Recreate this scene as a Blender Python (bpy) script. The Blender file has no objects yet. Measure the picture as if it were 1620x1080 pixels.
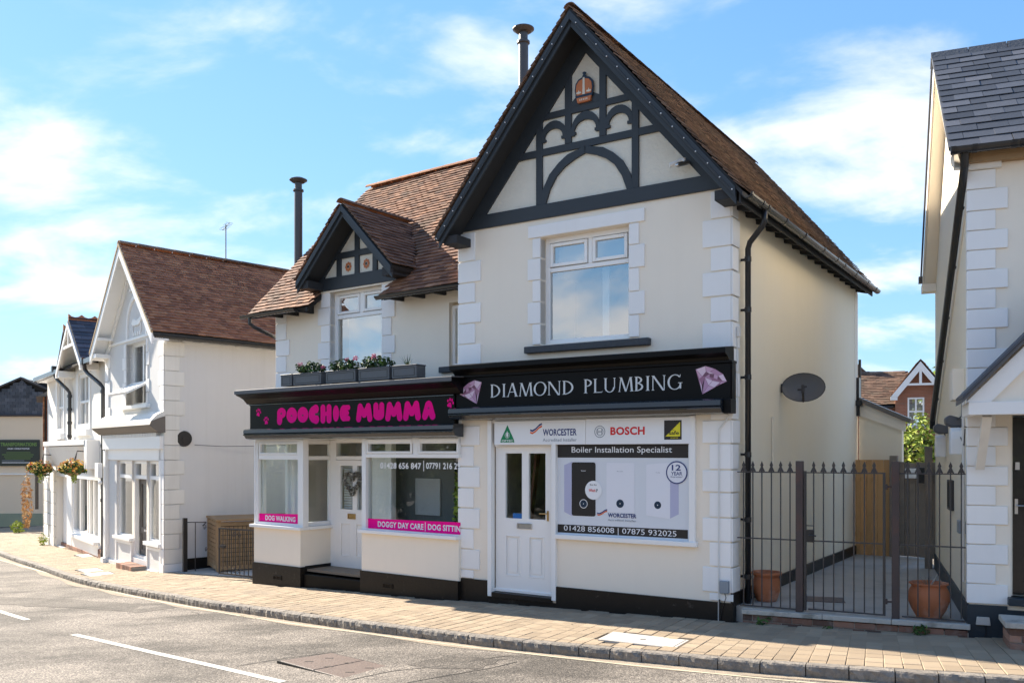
import bpy, bmesh, math, random
from mathutils import Vector, Matrix
R_ = math.radians
random.seed(7)
SC = bpy.context.scene
COL = SC.collection
# ------------------------------------------------------------------ camera, sky, sun, exposure
CAMZ = 2.02
cam_d = bpy.data.cameras.new('camera'); cam = bpy.data.objects.new('camera', cam_d); COL.objects.link(cam)
cam.location = (0, 0, CAMZ); cam.rotation_euler = (R_(90), 0, 0)
cam_d.sensor_width = 36; cam_d.lens = 36*1399/1620; cam_d.shift_y = 176/1620
cam_d.clip_start = .05; cam_d.clip_end = 3000
SC.camera = cam
EL = 31.0; AZ = 50.0      # sun height, and its bearing from +Y towards -X
world = bpy.data.worlds.new('World'); SC.world = world; world.use_nodes = True
nt = world.node_tree; nt.nodes.clear()
def WN(t, **k):
    n = nt.nodes.new(t)
    for a, b in k.items(): setattr(n, a, b)
    return n
def wm(op, a, b=None, c=None, clamp=False):
    n = WN('ShaderNodeMath', operation=op, use_clamp=clamp)
    for i, x in enumerate((a, b, c)):
        if x is None: continue
        if hasattr(x, 'is_output'): nt.links.new(x, n.inputs[i])
        else: n.inputs[i].default_value = x
    return n.outputs[0]
sky = WN('ShaderNodeTexSky', sky_type='NISHITA', sun_disc=False, sun_elevation=R_(EL), sun_rotation=R_(-AZ), air_density=1.0, dust_density=.05, ozone_density=1.4)
tc = WN('ShaderNodeTexCoord'); sep = WN('ShaderNodeSeparateXYZ'); nt.links.new(tc.outputs['Generated'], sep.inputs[0])
X, Y, Z = sep.outputs
zc = wm('MAXIMUM', Z, 0.0); den = wm('ADD', zc, .28)
comb = WN('ShaderNodeCombineXYZ'); nt.links.new(wm('DIVIDE', X, den), comb.inputs[0]); nt.links.new(wm('DIVIDE', Y, den), comb.inputs[1])
mp = WN('ShaderNodeMapping'); mp.inputs['Rotation'].default_value = (0, 0, R_(35)); mp.inputs['Scale'].default_value = (1.0, 1.5, 1)
mp.inputs['Location'].default_value = (2.3, 1.1, 0)
nt.links.new(comb.outputs[0], mp.inputs[0])
n1 = WN('ShaderNodeTexNoise'); n1.inputs['Scale'].default_value = 2.3; n1.inputs['Detail'].default_value = 9; n1.inputs['Roughness'].default_value = .55; n1.inputs['Distortion'].default_value = .25
nt.links.new(mp.outputs[0], n1.inputs['Vector'])
n2 = WN('ShaderNodeTexNoise'); n2.inputs['Scale'].default_value = .7; n2.inputs['Detail'].default_value = 3
nt.links.new(mp.outputs[0], n2.inputs['Vector'])
cl = wm('ADD', wm('MULTIPLY', n1.outputs[0], .75), wm('MULTIPLY', n2.outputs[0], .35))
hz = wm('MULTIPLY', wm('SUBTRACT', .62, zc, clamp=True), .16)            # more cloud low down
mr = WN('ShaderNodeMapRange', interpolation_type='SMOOTHSTEP'); mr.inputs[1].default_value = .555; mr.inputs[2].default_value = .76
nt.links.new(wm('ADD', cl, hz), mr.inputs[0])
mix = WN('ShaderNodeMix', data_type='RGBA')
nt.links.new(wm('MULTIPLY', mr.outputs[0], .82), mix.inputs[0]); hs = WN('ShaderNodeHueSaturation'); hs.inputs['Saturation'].default_value = .92; hs.inputs['Value'].default_value = .9; nt.links.new(sky.outputs[0], hs.inputs['Color']); tn = WN('ShaderNodeMix', data_type='RGBA', blend_type='MULTIPLY'); tn.inputs[0].default_value = 1; tn.inputs[7].default_value = (.27, .49, .93, 1); nt.links.new(hs.outputs[0], tn.inputs[6]); 
def vm(op, a, b):
    n = WN('ShaderNodeVectorMath', operation=op)
    for i, x in enumerate((a, b)):
        if hasattr(x, 'is_output'): nt.links.new(x, n.inputs[i])
        else: n.inputs[i].default_value = x
    return n.outputs[0]
soft = vm('DIVIDE', tn.outputs[2], vm('ADD', vm('MULTIPLY', tn.outputs[2], (1/1.9, 1/2.15, 1/2.4)), (1, 1, 1)))
nt.links.new(soft, mix.inputs[6])
mix.inputs[7].default_value = (1.85, 1.81, 1.78, 1)
lp = WN('ShaderNodeBackground'); lp.inputs['Strength'].default_value = .10
nt.links.new(mix.outputs[2], lp.inputs[0]); wo = WN('ShaderNodeOutputWorld'); nt.links.new(lp.outputs[0], wo.inputs[0])
sd = bpy.data.lights.new('sun', 'SUN'); sun = bpy.data.objects.new('sun', sd); COL.objects.link(sun)
sd.energy = 2.0; sd.angle = R_(.55); sd.color = (1.0, .90, .76)
ce = math.cos(R_(EL))
SUNV = Vector((-math.sin(R_(AZ))*ce, math.cos(R_(AZ))*ce, math.sin(R_(EL))))
sun.rotation_euler = SUNV.to_track_quat('Z', 'Y').to_euler(); sun.location = SUNV*40
SC.view_settings.view_transform = 'Standard'; SC.view_settings.look = 'None'; SC.view_settings.gamma = 1
SC.view_settings.use_curve_mapping = False; SC.view_settings.exposure = 2.92
SC.cycles.max_bounces = 8; SC.cycles.transparent_max_bounces = 16
SC.cycles.use_adaptive_sampling = True

# ------------------------------------------------------------------ materials
def material(name, col, rough=.6, spec=.5, metal=0, var=0, vscale=3., bump=0, bscale=60., island=0, col2=None, c2amt=0, c2scale=1.5, coat=0, bdet=4, rnd_hue=None, streak=0, c2lo=.5, c2hi=.7):
    m = bpy.data.materials.new(name); m.use_nodes = True
    t = m.node_tree; N = t.nodes; Lk = t.links
    b = N['Principled BSDF']
    b.inputs['Roughness'].default_value = rough; b.inputs['Metallic'].default_value = metal
    b.inputs['Specular IOR Level'].default_value = spec; b.inputs['Coat Weight'].default_value = coat
    tcn = N.new('ShaderNodeTexCoord')
    geo = N.new('ShaderNodeNewGeometry'); oi = N.new('ShaderNodeObjectInfo')
    cur = None
    rgb = N.new('ShaderNodeRGB'); rgb.outputs[0].default_value = (*col, 1); cur = rgb.outputs[0]
    def mx(fac, a, bb, blend='MIX'):
        n = N.new('ShaderNodeMix'); n.data_type = 'RGBA'; n.blend_type = blend
        for s, x in ((0, fac), (6, a), (7, bb)):
            if hasattr(x, 'is_output'): Lk.new(x, n.inputs[s])
            else: n.inputs[s].default_value = x
        return n.outputs[2]
    def mth(op, a, bb=0, clamp=False):
        n = N.new('ShaderNodeMath'); n.operation = op; n.use_clamp = clamp
        for s, x in ((0, a), (1, bb)):
            if hasattr(x, 'is_output'): Lk.new(x, n.inputs[s])
            else: n.inputs[s].default_value = x
        return n.outputs[0]
    def noise(scale, det=5, rgh=.55, vec=None):
        n = N.new('ShaderNodeTexNoise'); n.inputs['Scale'].default_value = scale; n.inputs['Detail'].default_value = det; n.inputs['Roughness'].default_value = rgh
        Lk.new(vec or tcn.outputs['Object'], n.inputs['Vector']); return n.outputs[0]
    if island or rnd_hue:
        r = mth('FRACT', mth('ADD', geo.outputs['Random Per Island'], oi.outputs['Random']))
        r2 = mth('FRACT', mth('MULTIPLY', r, 13.7))
        if rnd_hue:
            rp = N.new('ShaderNodeValToRGB'); Lk.new(r, rp.inputs[0]); cr = rp.color_ramp; cr.interpolation = 'LINEAR'
            while len(cr.elements) < len(rnd_hue): cr.elements.new(.5)
            for i, (p, c) in enumerate(rnd_hue): cr.elements[i].position = p; cr.elements[i].color = (*c, 1)
            cur = rp.outputs[0]
        if island:
            g = mth('ADD', mth('MULTIPLY', r2, 2*island), 1-island)
            cc = N.new('ShaderNodeCombineColor'); [Lk.new(g, cc.inputs[i]) for i in range(3)]
            cur = mx(1.0, cur, cc.outputs[0], 'MULTIPLY')
    if var:
        g = mth('ADD', mth('MULTIPLY', noise(vscale, 6, .6), 2*var), 1-var)
        cc = N.new('ShaderNodeCombineColor'); [Lk.new(g, cc.inputs[i]) for i in range(3)]
        cur = mx(1.0, cur, cc.outputs[0], 'MULTIPLY')
    if col2:
        mrn = N.new('ShaderNodeMapRange'); mrn.inputs[1].default_value = c2lo; mrn.inputs[2].default_value = c2hi
        Lk.new(noise(c2scale, 8, .65), mrn.inputs[0]); cur = mx(mth('MULTIPLY', mrn.outputs[0], c2amt), cur, (*col2, 1))
    if streak:
        mpn = N.new('ShaderNodeMapping'); mpn.inputs['Scale'].default_value = (7, 7, .35); Lk.new(tcn.outputs['Object'], mpn.inputs[0])
        mrn = N.new('ShaderNodeMapRange'); mrn.inputs[1].default_value = .5; mrn.inputs[2].default_value = .8
        Lk.new(noise(1.0, 6, .6, mpn.outputs[0]), mrn.inputs[0])
        cur = mx(mth('MULTIPLY', mrn.outputs[0], streak), cur, (.32, .27, .2, 1))
    Lk.new(cur, b.inputs['Base Color'])
    if bump:
        bn = N.new('ShaderNodeBump'); bn.inputs['Strength'].default_value = bump; bn.inputs['Distance'].default_value = .01
        Lk.new(noise(bscale, bdet, .6), bn.inputs['Height']); Lk.new(bn.outputs[0], b.inputs['Normal'])
    return m
def glass(name, fac, tint=(.9, .95, .95)):
    m = bpy.data.materials.new(name); m.use_nodes = True; t = m.node_tree; t.nodes.clear(); Lk = t.links
    tr = t.nodes.new('ShaderNodeBsdfTransparent'); tr.inputs[0].default_value = (*tint, 1)
    gl = t.nodes.new('ShaderNodeBsdfGlossy'); gl.inputs['Roughness'].default_value = .015
    gm = t.nodes.new('ShaderNodeNewGeometry'); dt = t.nodes.new('ShaderNodeVectorMath'); dt.operation = 'DOT_PRODUCT'
    Lk.new(gm.outputs['Incoming'], dt.inputs[0]); Lk.new(gm.outputs['Normal'], dt.inputs[1])
    def mm(op, a, b=0.):
        n = t.nodes.new('ShaderNodeMath'); n.operation = op
        for i, x in enumerate((a, b)):
            if hasattr(x, 'is_output'): Lk.new(x, n.inputs[i])
            else: n.inputs[i].default_value = x
        return n.outputs[0]
    fr = mm('POWER', mm('SUBTRACT', 1., mm('ABSOLUTE', dt.outputs['Value'])), 5.)     # Schlick, the same from both sides
    mrn = t.nodes.new('ShaderNodeMapRange'); mrn.inputs[3].default_value = fac; mrn.inputs[4].default_value = 1
    bn = t.nodes.new('ShaderNodeBump'); bn.inputs['Strength'].default_value = .04; bn.inputs['Distance'].default_value = .02
    ns = t.nodes.new('ShaderNodeTexNoise'); ns.inputs['Scale'].default_value = 1.6; tcn = t.nodes.new('ShaderNodeTexCoord')
    Lk.new(tcn.outputs['Object'], ns.inputs['Vector']); Lk.new(ns.outputs[0], bn.inputs['Height']); Lk.new(bn.outputs[0], gl.inputs['Normal'])
    ms = t.nodes.new('ShaderNodeMixShader'); o = t.nodes.new('ShaderNodeOutputMaterial')
    Lk.new(fr, mrn.inputs[0]); Lk.new(mrn.outputs[0], ms.inputs[0]); Lk.new(tr.outputs[0], ms.inputs[1]); Lk.new(gl.outputs[0], ms.inputs[2]); Lk.new(ms.outputs[0], o.inputs[0])
    return m
M_ = {}
def mk(n, *a, **k): M_[n] = material(n, *a, **k)
mk('cream_render', (.89, .80, .67), .85, .2, streak=.03, var=.035, vscale=1.3, bump=.12, bscale=90, col2=(.83, .75, .63), c2amt=.35, c2scale=.9)
mk('cream_side', (.90, .81, .64), .85, .2, var=.03, vscale=1.1, bump=.12, bscale=90, col2=(.88, .82, .70), c2amt=.5, c2scale=.5, streak=.03)  # front cream made lighter and warmer, alley bounce light put into the colour
mk('white_render', (.70, .685, .66), .8, .25, var=.04, vscale=2, bump=.18, bscale=50, streak=.10)
mk('pale_render', (.80, .765, .70), .85, .2, var=.05, vscale=1.6, bump=.15, bscale=60, streak=.12)
mk('peach_render', (.72, .58, .42), .85, .2, var=.05, vscale=.6, bump=.1)
mk('quoin_white', (.88, .86, .83), .7, .3, var=.03, vscale=3, bump=.1, bscale=40, island=.025, streak=.05)
mk('quoin_cream', (.80, .77, .70), .75, .3, var=.04, vscale=3, bump=.15, bscale=40, island=.03, streak=.15)
mk('roughcast', (.74, .70, .60), .9, .2, var=.06, vscale=8, bump=1.0, bscale=26, bdet=3)
mk('white_paint', (.88, .86, .825), .35, .4, var=.02, vscale=5)
mk('upvc', (.88, .865, .835), .28, .45)
mk('anthracite', (.030, .037, .044), .5, .4, var=.12, vscale=3, bump=.08, bscale=30)
mk('black_gloss', (.0035, .0033, .0033), .4, .16, var=.2, vscale=2, bump=.06, bscale=12)
mk('moulding_gloss', (.018, .023, .030), .2, .5, coat=.3, bump=.03, bscale=8)
mk('black_plinth', (.013, .010, .008), .4, .3, var=.35, vscale=3, bump=.35, bscale=20, col2=(.16, .13, .11), c2amt=.5, c2scale=9, c2lo=.62, c2hi=.8)
mk('plastic_black', (.016, .016, .018), .28, .5)
mk('gutter_black', (.03, .028, .027), .25, .6)
mk('sign_vinyl', (.0045, .0045, .0045), .5, .16, var=.15, vscale=5, bump=.25, bscale=4)
mk('lead_grey', (.10, .10, .105), .55, .5, var=.2, vscale=5, bump=.3, bscale=14)
CLAY = [(0, (.16, .08, .052)), (.3, (.24, .12, .072)), (.6, (.34, .175, .10)), (.85, (.225, .11, .066)), (1, (.14, .078, .055))]
mk('clay_tile', (.3, .14, .08), .85, .25, rnd_hue=CLAY, island=.22, var=.25, vscale=14, bump=.3, bscale=60, col2=(.10, .085, .06), c2amt=.55, c2scale=1.6, c2lo=.48, c2hi=.66)
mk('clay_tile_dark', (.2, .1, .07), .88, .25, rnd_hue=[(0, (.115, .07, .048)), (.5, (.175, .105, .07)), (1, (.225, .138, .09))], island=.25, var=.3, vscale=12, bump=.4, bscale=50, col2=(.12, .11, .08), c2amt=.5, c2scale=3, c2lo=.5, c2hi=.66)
mk('clay_tile_red', (.28, .10, .06), .85, .25, rnd_hue=[(0, (.24, .105, .06)), (.5, (.33, .145, .08)), (1, (.40, .19, .10))], island=.14, var=.2, vscale=10, bump=.3, bscale=60)
mk('clay_ridge', (.42, .19, .09), .85, .25, island=.15, var=.25, vscale=9, bump=.4, bscale=40, col2=(.16, .13, .10), c2amt=.4, c2scale=5)
mk('mortar', (.35, .31, .26), .95, .1, var=.2, vscale=10, bump=.6, bscale=50)
mk('slate', (.07, .08, .10), .6, .25, rnd_hue=[(0, (.055, .06, .07)), (.5, (.075, .082, .096)), (1, (.10, .103, .115))], island=.2, var=.15, vscale=10, bump=.2, bscale=25)
mk('roof_deck', (.03, .028, .026), .9, .2)
mk('timber_soffit', (.035, .036, .038), .7, .3)
mk('dark_stone', (.05, .055, .062), .6, .4, var=.3, vscale=14, bump=1.2, bscale=22)
mk('galv_flue', (.05, .05, .052), .38, .5)
mk('steel', (.6, .6, .6), .3, .5, metal=1)
mk('brass', (.55, .36, .14), .35, .5, metal=.9)
mk('letter_silver', (.66, .68, .68), .4, .4)
mk('pink', (.98, .003, .27), .6, .1)
mk('white_vinyl', (.85, .85, .85), .4, .4)
mk('poster_grey', (.72, .74, .77), .35, .4)
mk('poster_violet', (.48, .48, .64), .35, .4)
mk('poster_white', (.80, .80, .84), .35, .4)
mk('poster_black', (.028, .024, .022), .35, .4)
mk('logo_navy', (.012, .03, .16), .4, .4)
mk('logo_red', (.68, .018, .02), .4, .4)
mk('logo_orange', (.75, .13, .03), .4, .4)
mk('logo_green', (.008, .24, .09), .4, .4)
mk('logo_yellow', (.82, .72, .03), .4, .4)
mk('logo_grey', (.22, .25, .28), .4, .4)
mk('lime_green', (.16, .27, .06), .5, .4)
for i, c in enumerate([(.60, .36, .52), (.34, .15, .25), (.75, .58, .70), (.18, .07, .12), (.50, .27, .42), (.06, .02, .04)]): mk('gem_%s' % ['rose', 'plum', 'pale', 'wine', 'mauve', 'dark'][i], c, .35, .5)
mk('crown_orange', (.52, .17, .06), .5, .4, var=.15, vscale=20)
mk('crown_cream', (.72, .66, .55), .5, .4)
mk('crown_blue', (.01, .03, .06), .5, .4)
mk('terracotta', (.46, .165, .075), .8, .3, var=.12, vscale=6, bump=.12, bscale=40, col2=(.62, .42, .34), c2amt=.7, c2scale=3, c2lo=.5, c2hi=.7)
mk('iron', (.045, .038, .035), .55, .5, var=.3, vscale=12)
mk('rusty_post', (.07, .05, .045), .6, .4, var=.3, vscale=5, bump=.3, bscale=30, col2=(.16, .06, .035), c2amt=.6, c2scale=2.2, c2lo=.5, c2hi=.68)
mk('fence_new', (.62, .35, .15), .75, .3, island=.12, var=.18, vscale=5, bump=.3, bscale=30, streak=.25)
mk('fence_old', (.24, .20, .165), .9, .2, island=.2, var=.25, vscale=7, bump=.6, bscale=30, streak=.2)
mk('store_wood', (.33, .22, .12), .8, .25, island=.12, var=.18, vscale=8, bump=.3, bscale=30)
mk('concrete', (.43, .41, .37), .9, .25, var=.15, vscale=2.5, bump=.4, bscale=70, col2=(.24, .225, .20), c2amt=.6, c2scale=1.4)
mk('coping', (.50, .46, .40), .9, .25, var=.15, vscale=8, bump=.6, bscale=45, col2=(.10, .10, .08), c2amt=.6, c2scale=4, c2lo=.5, c2hi=.65)
mk('brick', (.26, .13, .09), .9, .25, rnd_hue=[(0, (.12, .075, .06)), (.5, (.25, .13, .09)), (1, (.36, .19, .13))], island=.2, var=.2, vscale=20, bump=.6, bscale=60, col2=(.4, .36, .32), c2amt=.3, c2scale=8)
mk('paver', (.40, .31, .23), .9, .25, rnd_hue=[(0, (.29, .225, .155)), (.5, (.335, .26, .178)), (1, (.375, .295, .205))], island=.06, var=.12, vscale=3, bump=.45, bscale=80, col2=(.24, .195, .15), c2amt=.6, c2scale=.9)
mk('joint_sand', (.13, .105, .08), .95, .1, var=.2, vscale=20, bump=.5, bscale=100)
mk('granite', (.25, .22, .185), .85, .3, island=.12, var=.45, vscale=26, bump=1.4, bscale=24, col2=(.10, .095, .09), c2amt=.7, c2scale=14, c2lo=.45, c2hi=.65)
mk('white_line', (.50, .48, .43), .8, .3, var=.15, vscale=30, bump=.5, bscale=120, col2=(.25, .23, .2), c2amt=.8, c2scale=9, c2lo=.55, c2hi=.7)
mk('yellow_line', (.50, .45, .33), .8, .3, var=.15, vscale=30, col2=(.3, .27, .2), c2amt=.8, c2scale=7, c2lo=.5, c2hi=.68)
mk('cast_iron', (.15, .11, .09), .6, .4, var=.25, vscale=8, bump=.5, bscale=40)
mk('cover_grey', (.50, .47, .42), .85, .3, var=.12, vscale=8, bump=.3, bscale=50)
mk('tar', (.03, .028, .025), .7, .3)
mk('interior_wall', (.62, .63, .60), .8, .2); mk('interior_dark', (.22, .225, .21), .8, .2); mk('stone_house', (.36, .30, .22), .9, .2, var=.2, vscale=1.5, bump=.4, bscale=8); mk('interior_floor', (.2, .16, .12), .6, .3)
mk('blind', (.62, .62, .60), .8, .2, var=.05); mk('curtain', (.75, .76, .76), .9, .1)
mk('leaf', (.06, .11, .03), .6, .3, rnd_hue=[(0, (.03, .07, .02)), (.5, (.06, .12, .025)), (1, (.12, .19, .035))], island=.3)
mk('leaf_yellow', (.2, .3, .05), .6, .3, rnd_hue=[(0, (.12, .20, .03)), (.5, (.28, .36, .05)), (1, (.45, .48, .09))], island=.25)
mk('leaf_dark', (.03, .06, .02), .6, .3, rnd_hue=[(0, (.02, .045, .02)), (1, (.06, .10, .03))], island=.3)
mk('petal_pink', (.70, .20, .30), .6, .3, rnd_hue=[(0, (.75, .30, .40)), (1, (.55, .10, .20))], island=.2)
mk('petal_mix', (.75, .25, .08), .6, .3, rnd_hue=[(0, (.70, .05, .06)), (.25, (.82, .38, .08)), (.6, (.88, .70, .12)), (1, (.80, .55, .25))], island=.2)
mk('dry_plant', (.55, .33, .14), .8, .2, rnd_hue=[(0, (.45, .22, .08)), (1, (.66, .45, .22))], island=.25)
mk('wreath_twig', (.2, .19, .16), .9, .2, rnd_hue=[(0, (.10, .09, .075)), (.6, (.26, .25, .2)), (1, (.7, .69, .63))], island=.2)
mk('planter_lead', (.10, .103, .108), .5, .5, var=.15, vscale=9, bump=.25, bscale=40)
mk('soil', (.05, .035, .025), .95, .1)
mk('brown_door', (.075, .045, .035), .35, .5); mk('box_brown', (.16, .06, .04), .7, .3)
mk('letter_label', (.02, .14, .40), .4, .4)
mk('black_door', (.014, .013, .014), .25, .5, coat=.3)
mk('taupe', (.16, .14, .12), .5, .4)
mk('banner', (.045, .05, .038), .6, .3); mk('green_plinth', (.28, .30, .21), .9, .2, var=.1)
mk('red_brick', (.3, .12, .07), .9, .2)
mk('stain_glass', (.05, .25, .34), .3, .5, var=.4, vscale=9)
mk('frost', (.85, .87, .86), .5, .3)
mk('grey_box', (.25, .28, .31), .5, .4); mk('cable_white', (.7, .68, .64), .6, .3)
M_['glass_upper'] = glass('glass_upper', .50); M_['glass_shop'] = glass('glass_shop', .11); M_['glass_left'] = glass('glass_left', .30); M_['glass_door'] = glass('glass_door', .08)
def brick_mat(name, c1, c2, mort, sc, bw=.5, rh=.25):
    m = material(name, c1, .9, .2); t = m.node_tree; b = t.nodes['Principled BSDF']
    tcn = t.nodes.new('ShaderNodeTexCoord'); sp = t.nodes.new('ShaderNodeSeparateXYZ'); t.links.new(tcn.outputs['Object'], sp.inputs[0])
    ad = t.nodes.new('ShaderNodeMath'); ad.operation = 'ADD'; t.links.new(sp.outputs[0], ad.inputs[0]); t.links.new(sp.outputs[1], ad.inputs[1])
    cb = t.nodes.new('ShaderNodeCombineXYZ'); t.links.new(ad.outputs[0], cb.inputs[0]); t.links.new(sp.outputs[2], cb.inputs[1])
    br = t.nodes.new('ShaderNodeTexBrick'); t.links.new(cb.outputs[0], br.inputs['Vector'])
    br.inputs['Color1'].default_value = (*c1, 1); br.inputs['Color2'].default_value = (*c2, 1); br.inputs['Mortar'].default_value = (*mort, 1)
    br.inputs['Scale'].default_value = sc; br.inputs['Mortar Size'].default_value = .02
    t.links.new(br.outputs[0], b.inputs['Base Color']); return m
M_['far_brick'] = brick_mat('far_brick', (.36, .13, .07), (.27, .10, .06), (.35, .28, .22), 5.2)
# asphalt
def asphalt():
    m = material('asphalt', (.2, .18, .16), .9, .3); t = m.node_tree; N = t.nodes; Lk = t.links; b = N['Principled BSDF']
    tcn = N.new('ShaderNodeTexCoord')
    v = N.new('ShaderNodeTexVoronoi'); v.inputs['Scale'].default_value = 75; Lk.new(tcn.outputs['Object'], v.inputs['Vector'])
    n = N.new('ShaderNodeTexNoise'); n.inputs['Scale'].default_value = .9; n.inputs['Detail'].default_value = 7; n.inputs['Roughness'].default_value = .6
    mpn = N.new('ShaderNodeMapping'); mpn.inputs['Rotation'].default_value = (0, 0, R_(35)); mpn.inputs['Scale'].default_value = (.7, 1.25, 1)
    Lk.new(tcn.outputs['Object'], mpn.inputs[0]); Lk.new(mpn.outputs[0], n.inputs['Vector'])
    rp = N.new('ShaderNodeValToRGB'); Lk.new(v.outputs['Color'], rp.inputs[0]); cr = rp.color_ramp
    cr.elements[0].color = (.065, .06, .055, 1); cr.elements[1].color = (.37, .34, .30, 1); cr.elements.new(.5).color = (.155, .142, .13, 1)
    r2 = N.new('ShaderNodeValToRGB'); Lk.new(n.outputs[0], r2.inputs[0]); c = r2.color_ramp
    c.elements[0].position = .38; c.elements[0].color = (.50, .48, .45, 1); c.elements[1].position = .60; c.elements[1].color = (1.2, 1.14, 1.06, 1)
    mx = N.new('ShaderNodeMix'); mx.data_type = 'RGBA'; mx.blend_type = 'MULTIPLY'; mx.inputs[0].default_value = 1
    Lk.new(rp.outputs[0], mx.inputs[6]); Lk.new(r2.outputs[0], mx.inputs[7]); Lk.new(mx.outputs[2], b.inputs['Base Color'])
    bn = N.new('ShaderNodeBump'); bn.inputs['Strength'].default_value = .75; bn.inputs['Distance'].default_value = .006
    v2 = N.new('ShaderNodeTexVoronoi'); v2.inputs['Scale'].default_value = 75; Lk.new(tcn.outputs['Object'], v2.inputs['Vector'])
    Lk.new(v2.outputs['Distance'], bn.inputs['Height']); bn.invert = True; Lk.new(bn.outputs[0], b.inputs['Normal']); return m
M_['asphalt'] = asphalt(); M_['asphalt_patch'] = asphalt(); M_['asphalt_patch'].name = 'asphalt_patch'
for n_ in M_['asphalt_patch'].node_tree.nodes:
    if n_.type == 'VALTORGB' and n_.color_ramp.elements[0].color[0] < .2:
        for e_ in n_.color_ramp.elements: e_.color = [c_*.62 for c_ in e_.color[:3]]+[1]

# ------------------------------------------------------------------ mesh helpers
class MB:
    def __init__(s): s.v = []; s.f = []
    def add(s, vs, fs):
        o = len(s.v); s.v += [tuple(p) for p in vs]; s.f += [[i+o for i in f] for f in fs]; return s
    def poly(s, pts): return s.add(pts, [list(range(len(pts)))])
    def box(s, x0, x1, y0, y1, z0, z1):
        if x0 > x1: x0, x1 = x1, x0
        if y0 > y1: y0, y1 = y1, y0
        if z0 > z1: z0, z1 = z1, z0
        return s.add([(x0,y0,z0),(x1,y0,z0),(x1,y1,z0),(x0,y1,z0),(x0,y0,z1),(x1,y0,z1),(x1,y1,z1),(x0,y1,z1)],
                     [(0,3,2,1),(4,5,6,7),(0,1,5,4),(1,2,6,5),(2,3,7,6),(3,0,4,7)])
    def prism(s, pts, c0, c1, ax='y'):      # pts 2D; ax is the extrusion axis
        def P(a, b, c): return {'y': (a, c, b), 'x': (c, a, b), 'z': (a, b, c)}[ax]
        n = len(pts)
        return s.add([P(a, b, c0) for a, b in pts] + [P(a, b, c1) for a, b in pts],
                     [list(range(n)), [n+i for i in range(n)][::-1]] + [[i, i+n, (i+1) % n+n, (i+1) % n] for i in range(n)])
    def strip(s, A, B, c0, c1, ax='y'):
        for i in range(len(A)-1): s.prism([A[i], A[i+1], B[i+1], B[i]], c0, c1, ax)
        return s
    def bar(s, p, q, w, h, up=(0, 0, 1)):
        p = Vector(p); q = Vector(q); d = (q-p).normalized(); u = Vector(up)
        x = d.cross(u)
        if x.length < 1e-4: x = d.cross(Vector((0, 1, 0)))
        x.normalize(); y = x.cross(d)
        a = [(-w/2, -h/2), (w/2, -h/2), (w/2, h/2), (-w/2, h/2)]
        return s.add([p+x*i+y*j for i, j in a]+[q+x*i+y*j for i, j in a], [(0,1,2,3),(7,6,5,4),(0,4,5,1),(1,5,6,2),(2,6,7,3),(3,7,4,0)])
    def tube(s, pts, r, n=8, caps=True):
        pts = [Vector(p) for p in pts]; rs = r if isinstance(r, (list, tuple)) else [r]*len(pts)
        o = len(s.v); prev = None
        for i, p in enumerate(pts):
            d = (pts[min(i+1, len(pts)-1)]-pts[max(i-1, 0)]).normalized()
            if prev is None:
                x = d.cross(Vector((0, 0, 1)))
                if x.length < .01: x = Vector((1, 0, 0))
            else: x = prev - d*prev.dot(d)
            x.normalize(); prev = x; y = d.cross(x)
            for k in range(n):
                a = 2*math.pi*k/n; s.v.append(tuple(p+x*math.cos(a)*rs[i]+y*math.sin(a)*rs[i]))
        for i in range(len(pts)-1):
            for k in range(n):
                s.f.append([o+i*n+k, o+i*n+(k+1) % n, o+(i+1)*n+(k+1) % n, o+(i+1)*n+k])
        if caps: s.f.append([o+k for k in range(n)][::-1]); s.f.append([o+(len(pts)-1)*n+k for k in range(n)])
        return s
    def lathe(s, prof, cx=0, cy=0, n=20):
        o = len(s.v)
        for r, z in prof:
            for k in range(n):
                a = 2*math.pi*k/n; s.v.append((cx+r*math.cos(a), cy+r*math.sin(a), z))
        for i in range(len(prof)-1):
            for k in range(n): s.f.append([o+i*n+k, o+i*n+(k+1) % n, o+(i+1)*n+(k+1) % n, o+(i+1)*n+k])
        s.f.append([o+k for k in range(n)][::-1]); s.f.append([o+(len(prof)-1)*n+k for k in range(n)]); return s
    def disc(s, c, r, v, n=24, rz=None):      # flat ellipse in the u,z plane at depth v
        rz = rz or r
        return s.poly([(c[0]+r*math.cos(2*math.pi*k/n), v, c[1]+rz*math.sin(2*math.pi*k/n)) for k in range(n)])
    def ring(s, c, r0, r1, v, n=32, a0=0, a1=360):
        for k in range(n):
            a = R_(a0+(a1-a0)*k/n); b = R_(a0+(a1-a0)*(k+1)/n)
            s.poly([(c[0]+r0*math.cos(a), v, c[1]+r0*math.sin(a)), (c[0]+r1*math.cos(a), v, c[1]+r1*math.sin(a)), (c[0]+r1*math.cos(b), v, c[1]+r1*math.sin(b)), (c[0]+r0*math.cos(b), v, c[1]+r0*math.sin(b))])
        return s
    def ball(s, c, r, n=8):
        o = len(s.v); m = n//2+1
        for i in range(m+1):
            t = math.pi*i/m
            for k in range(n):
                a = 2*math.pi*k/n; s.v.append((c[0]+r*math.sin(t)*math.cos(a), c[1]+r*math.sin(t)*math.sin(a), c[2]+r*math.cos(t)))
        for i in range(m):
            for k in range(n): s.f.append([o+i*n+k, o+(i+1)*n+k, o+(i+1)*n+(k+1) % n, o+i*n+(k+1) % n])
        return s
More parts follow.
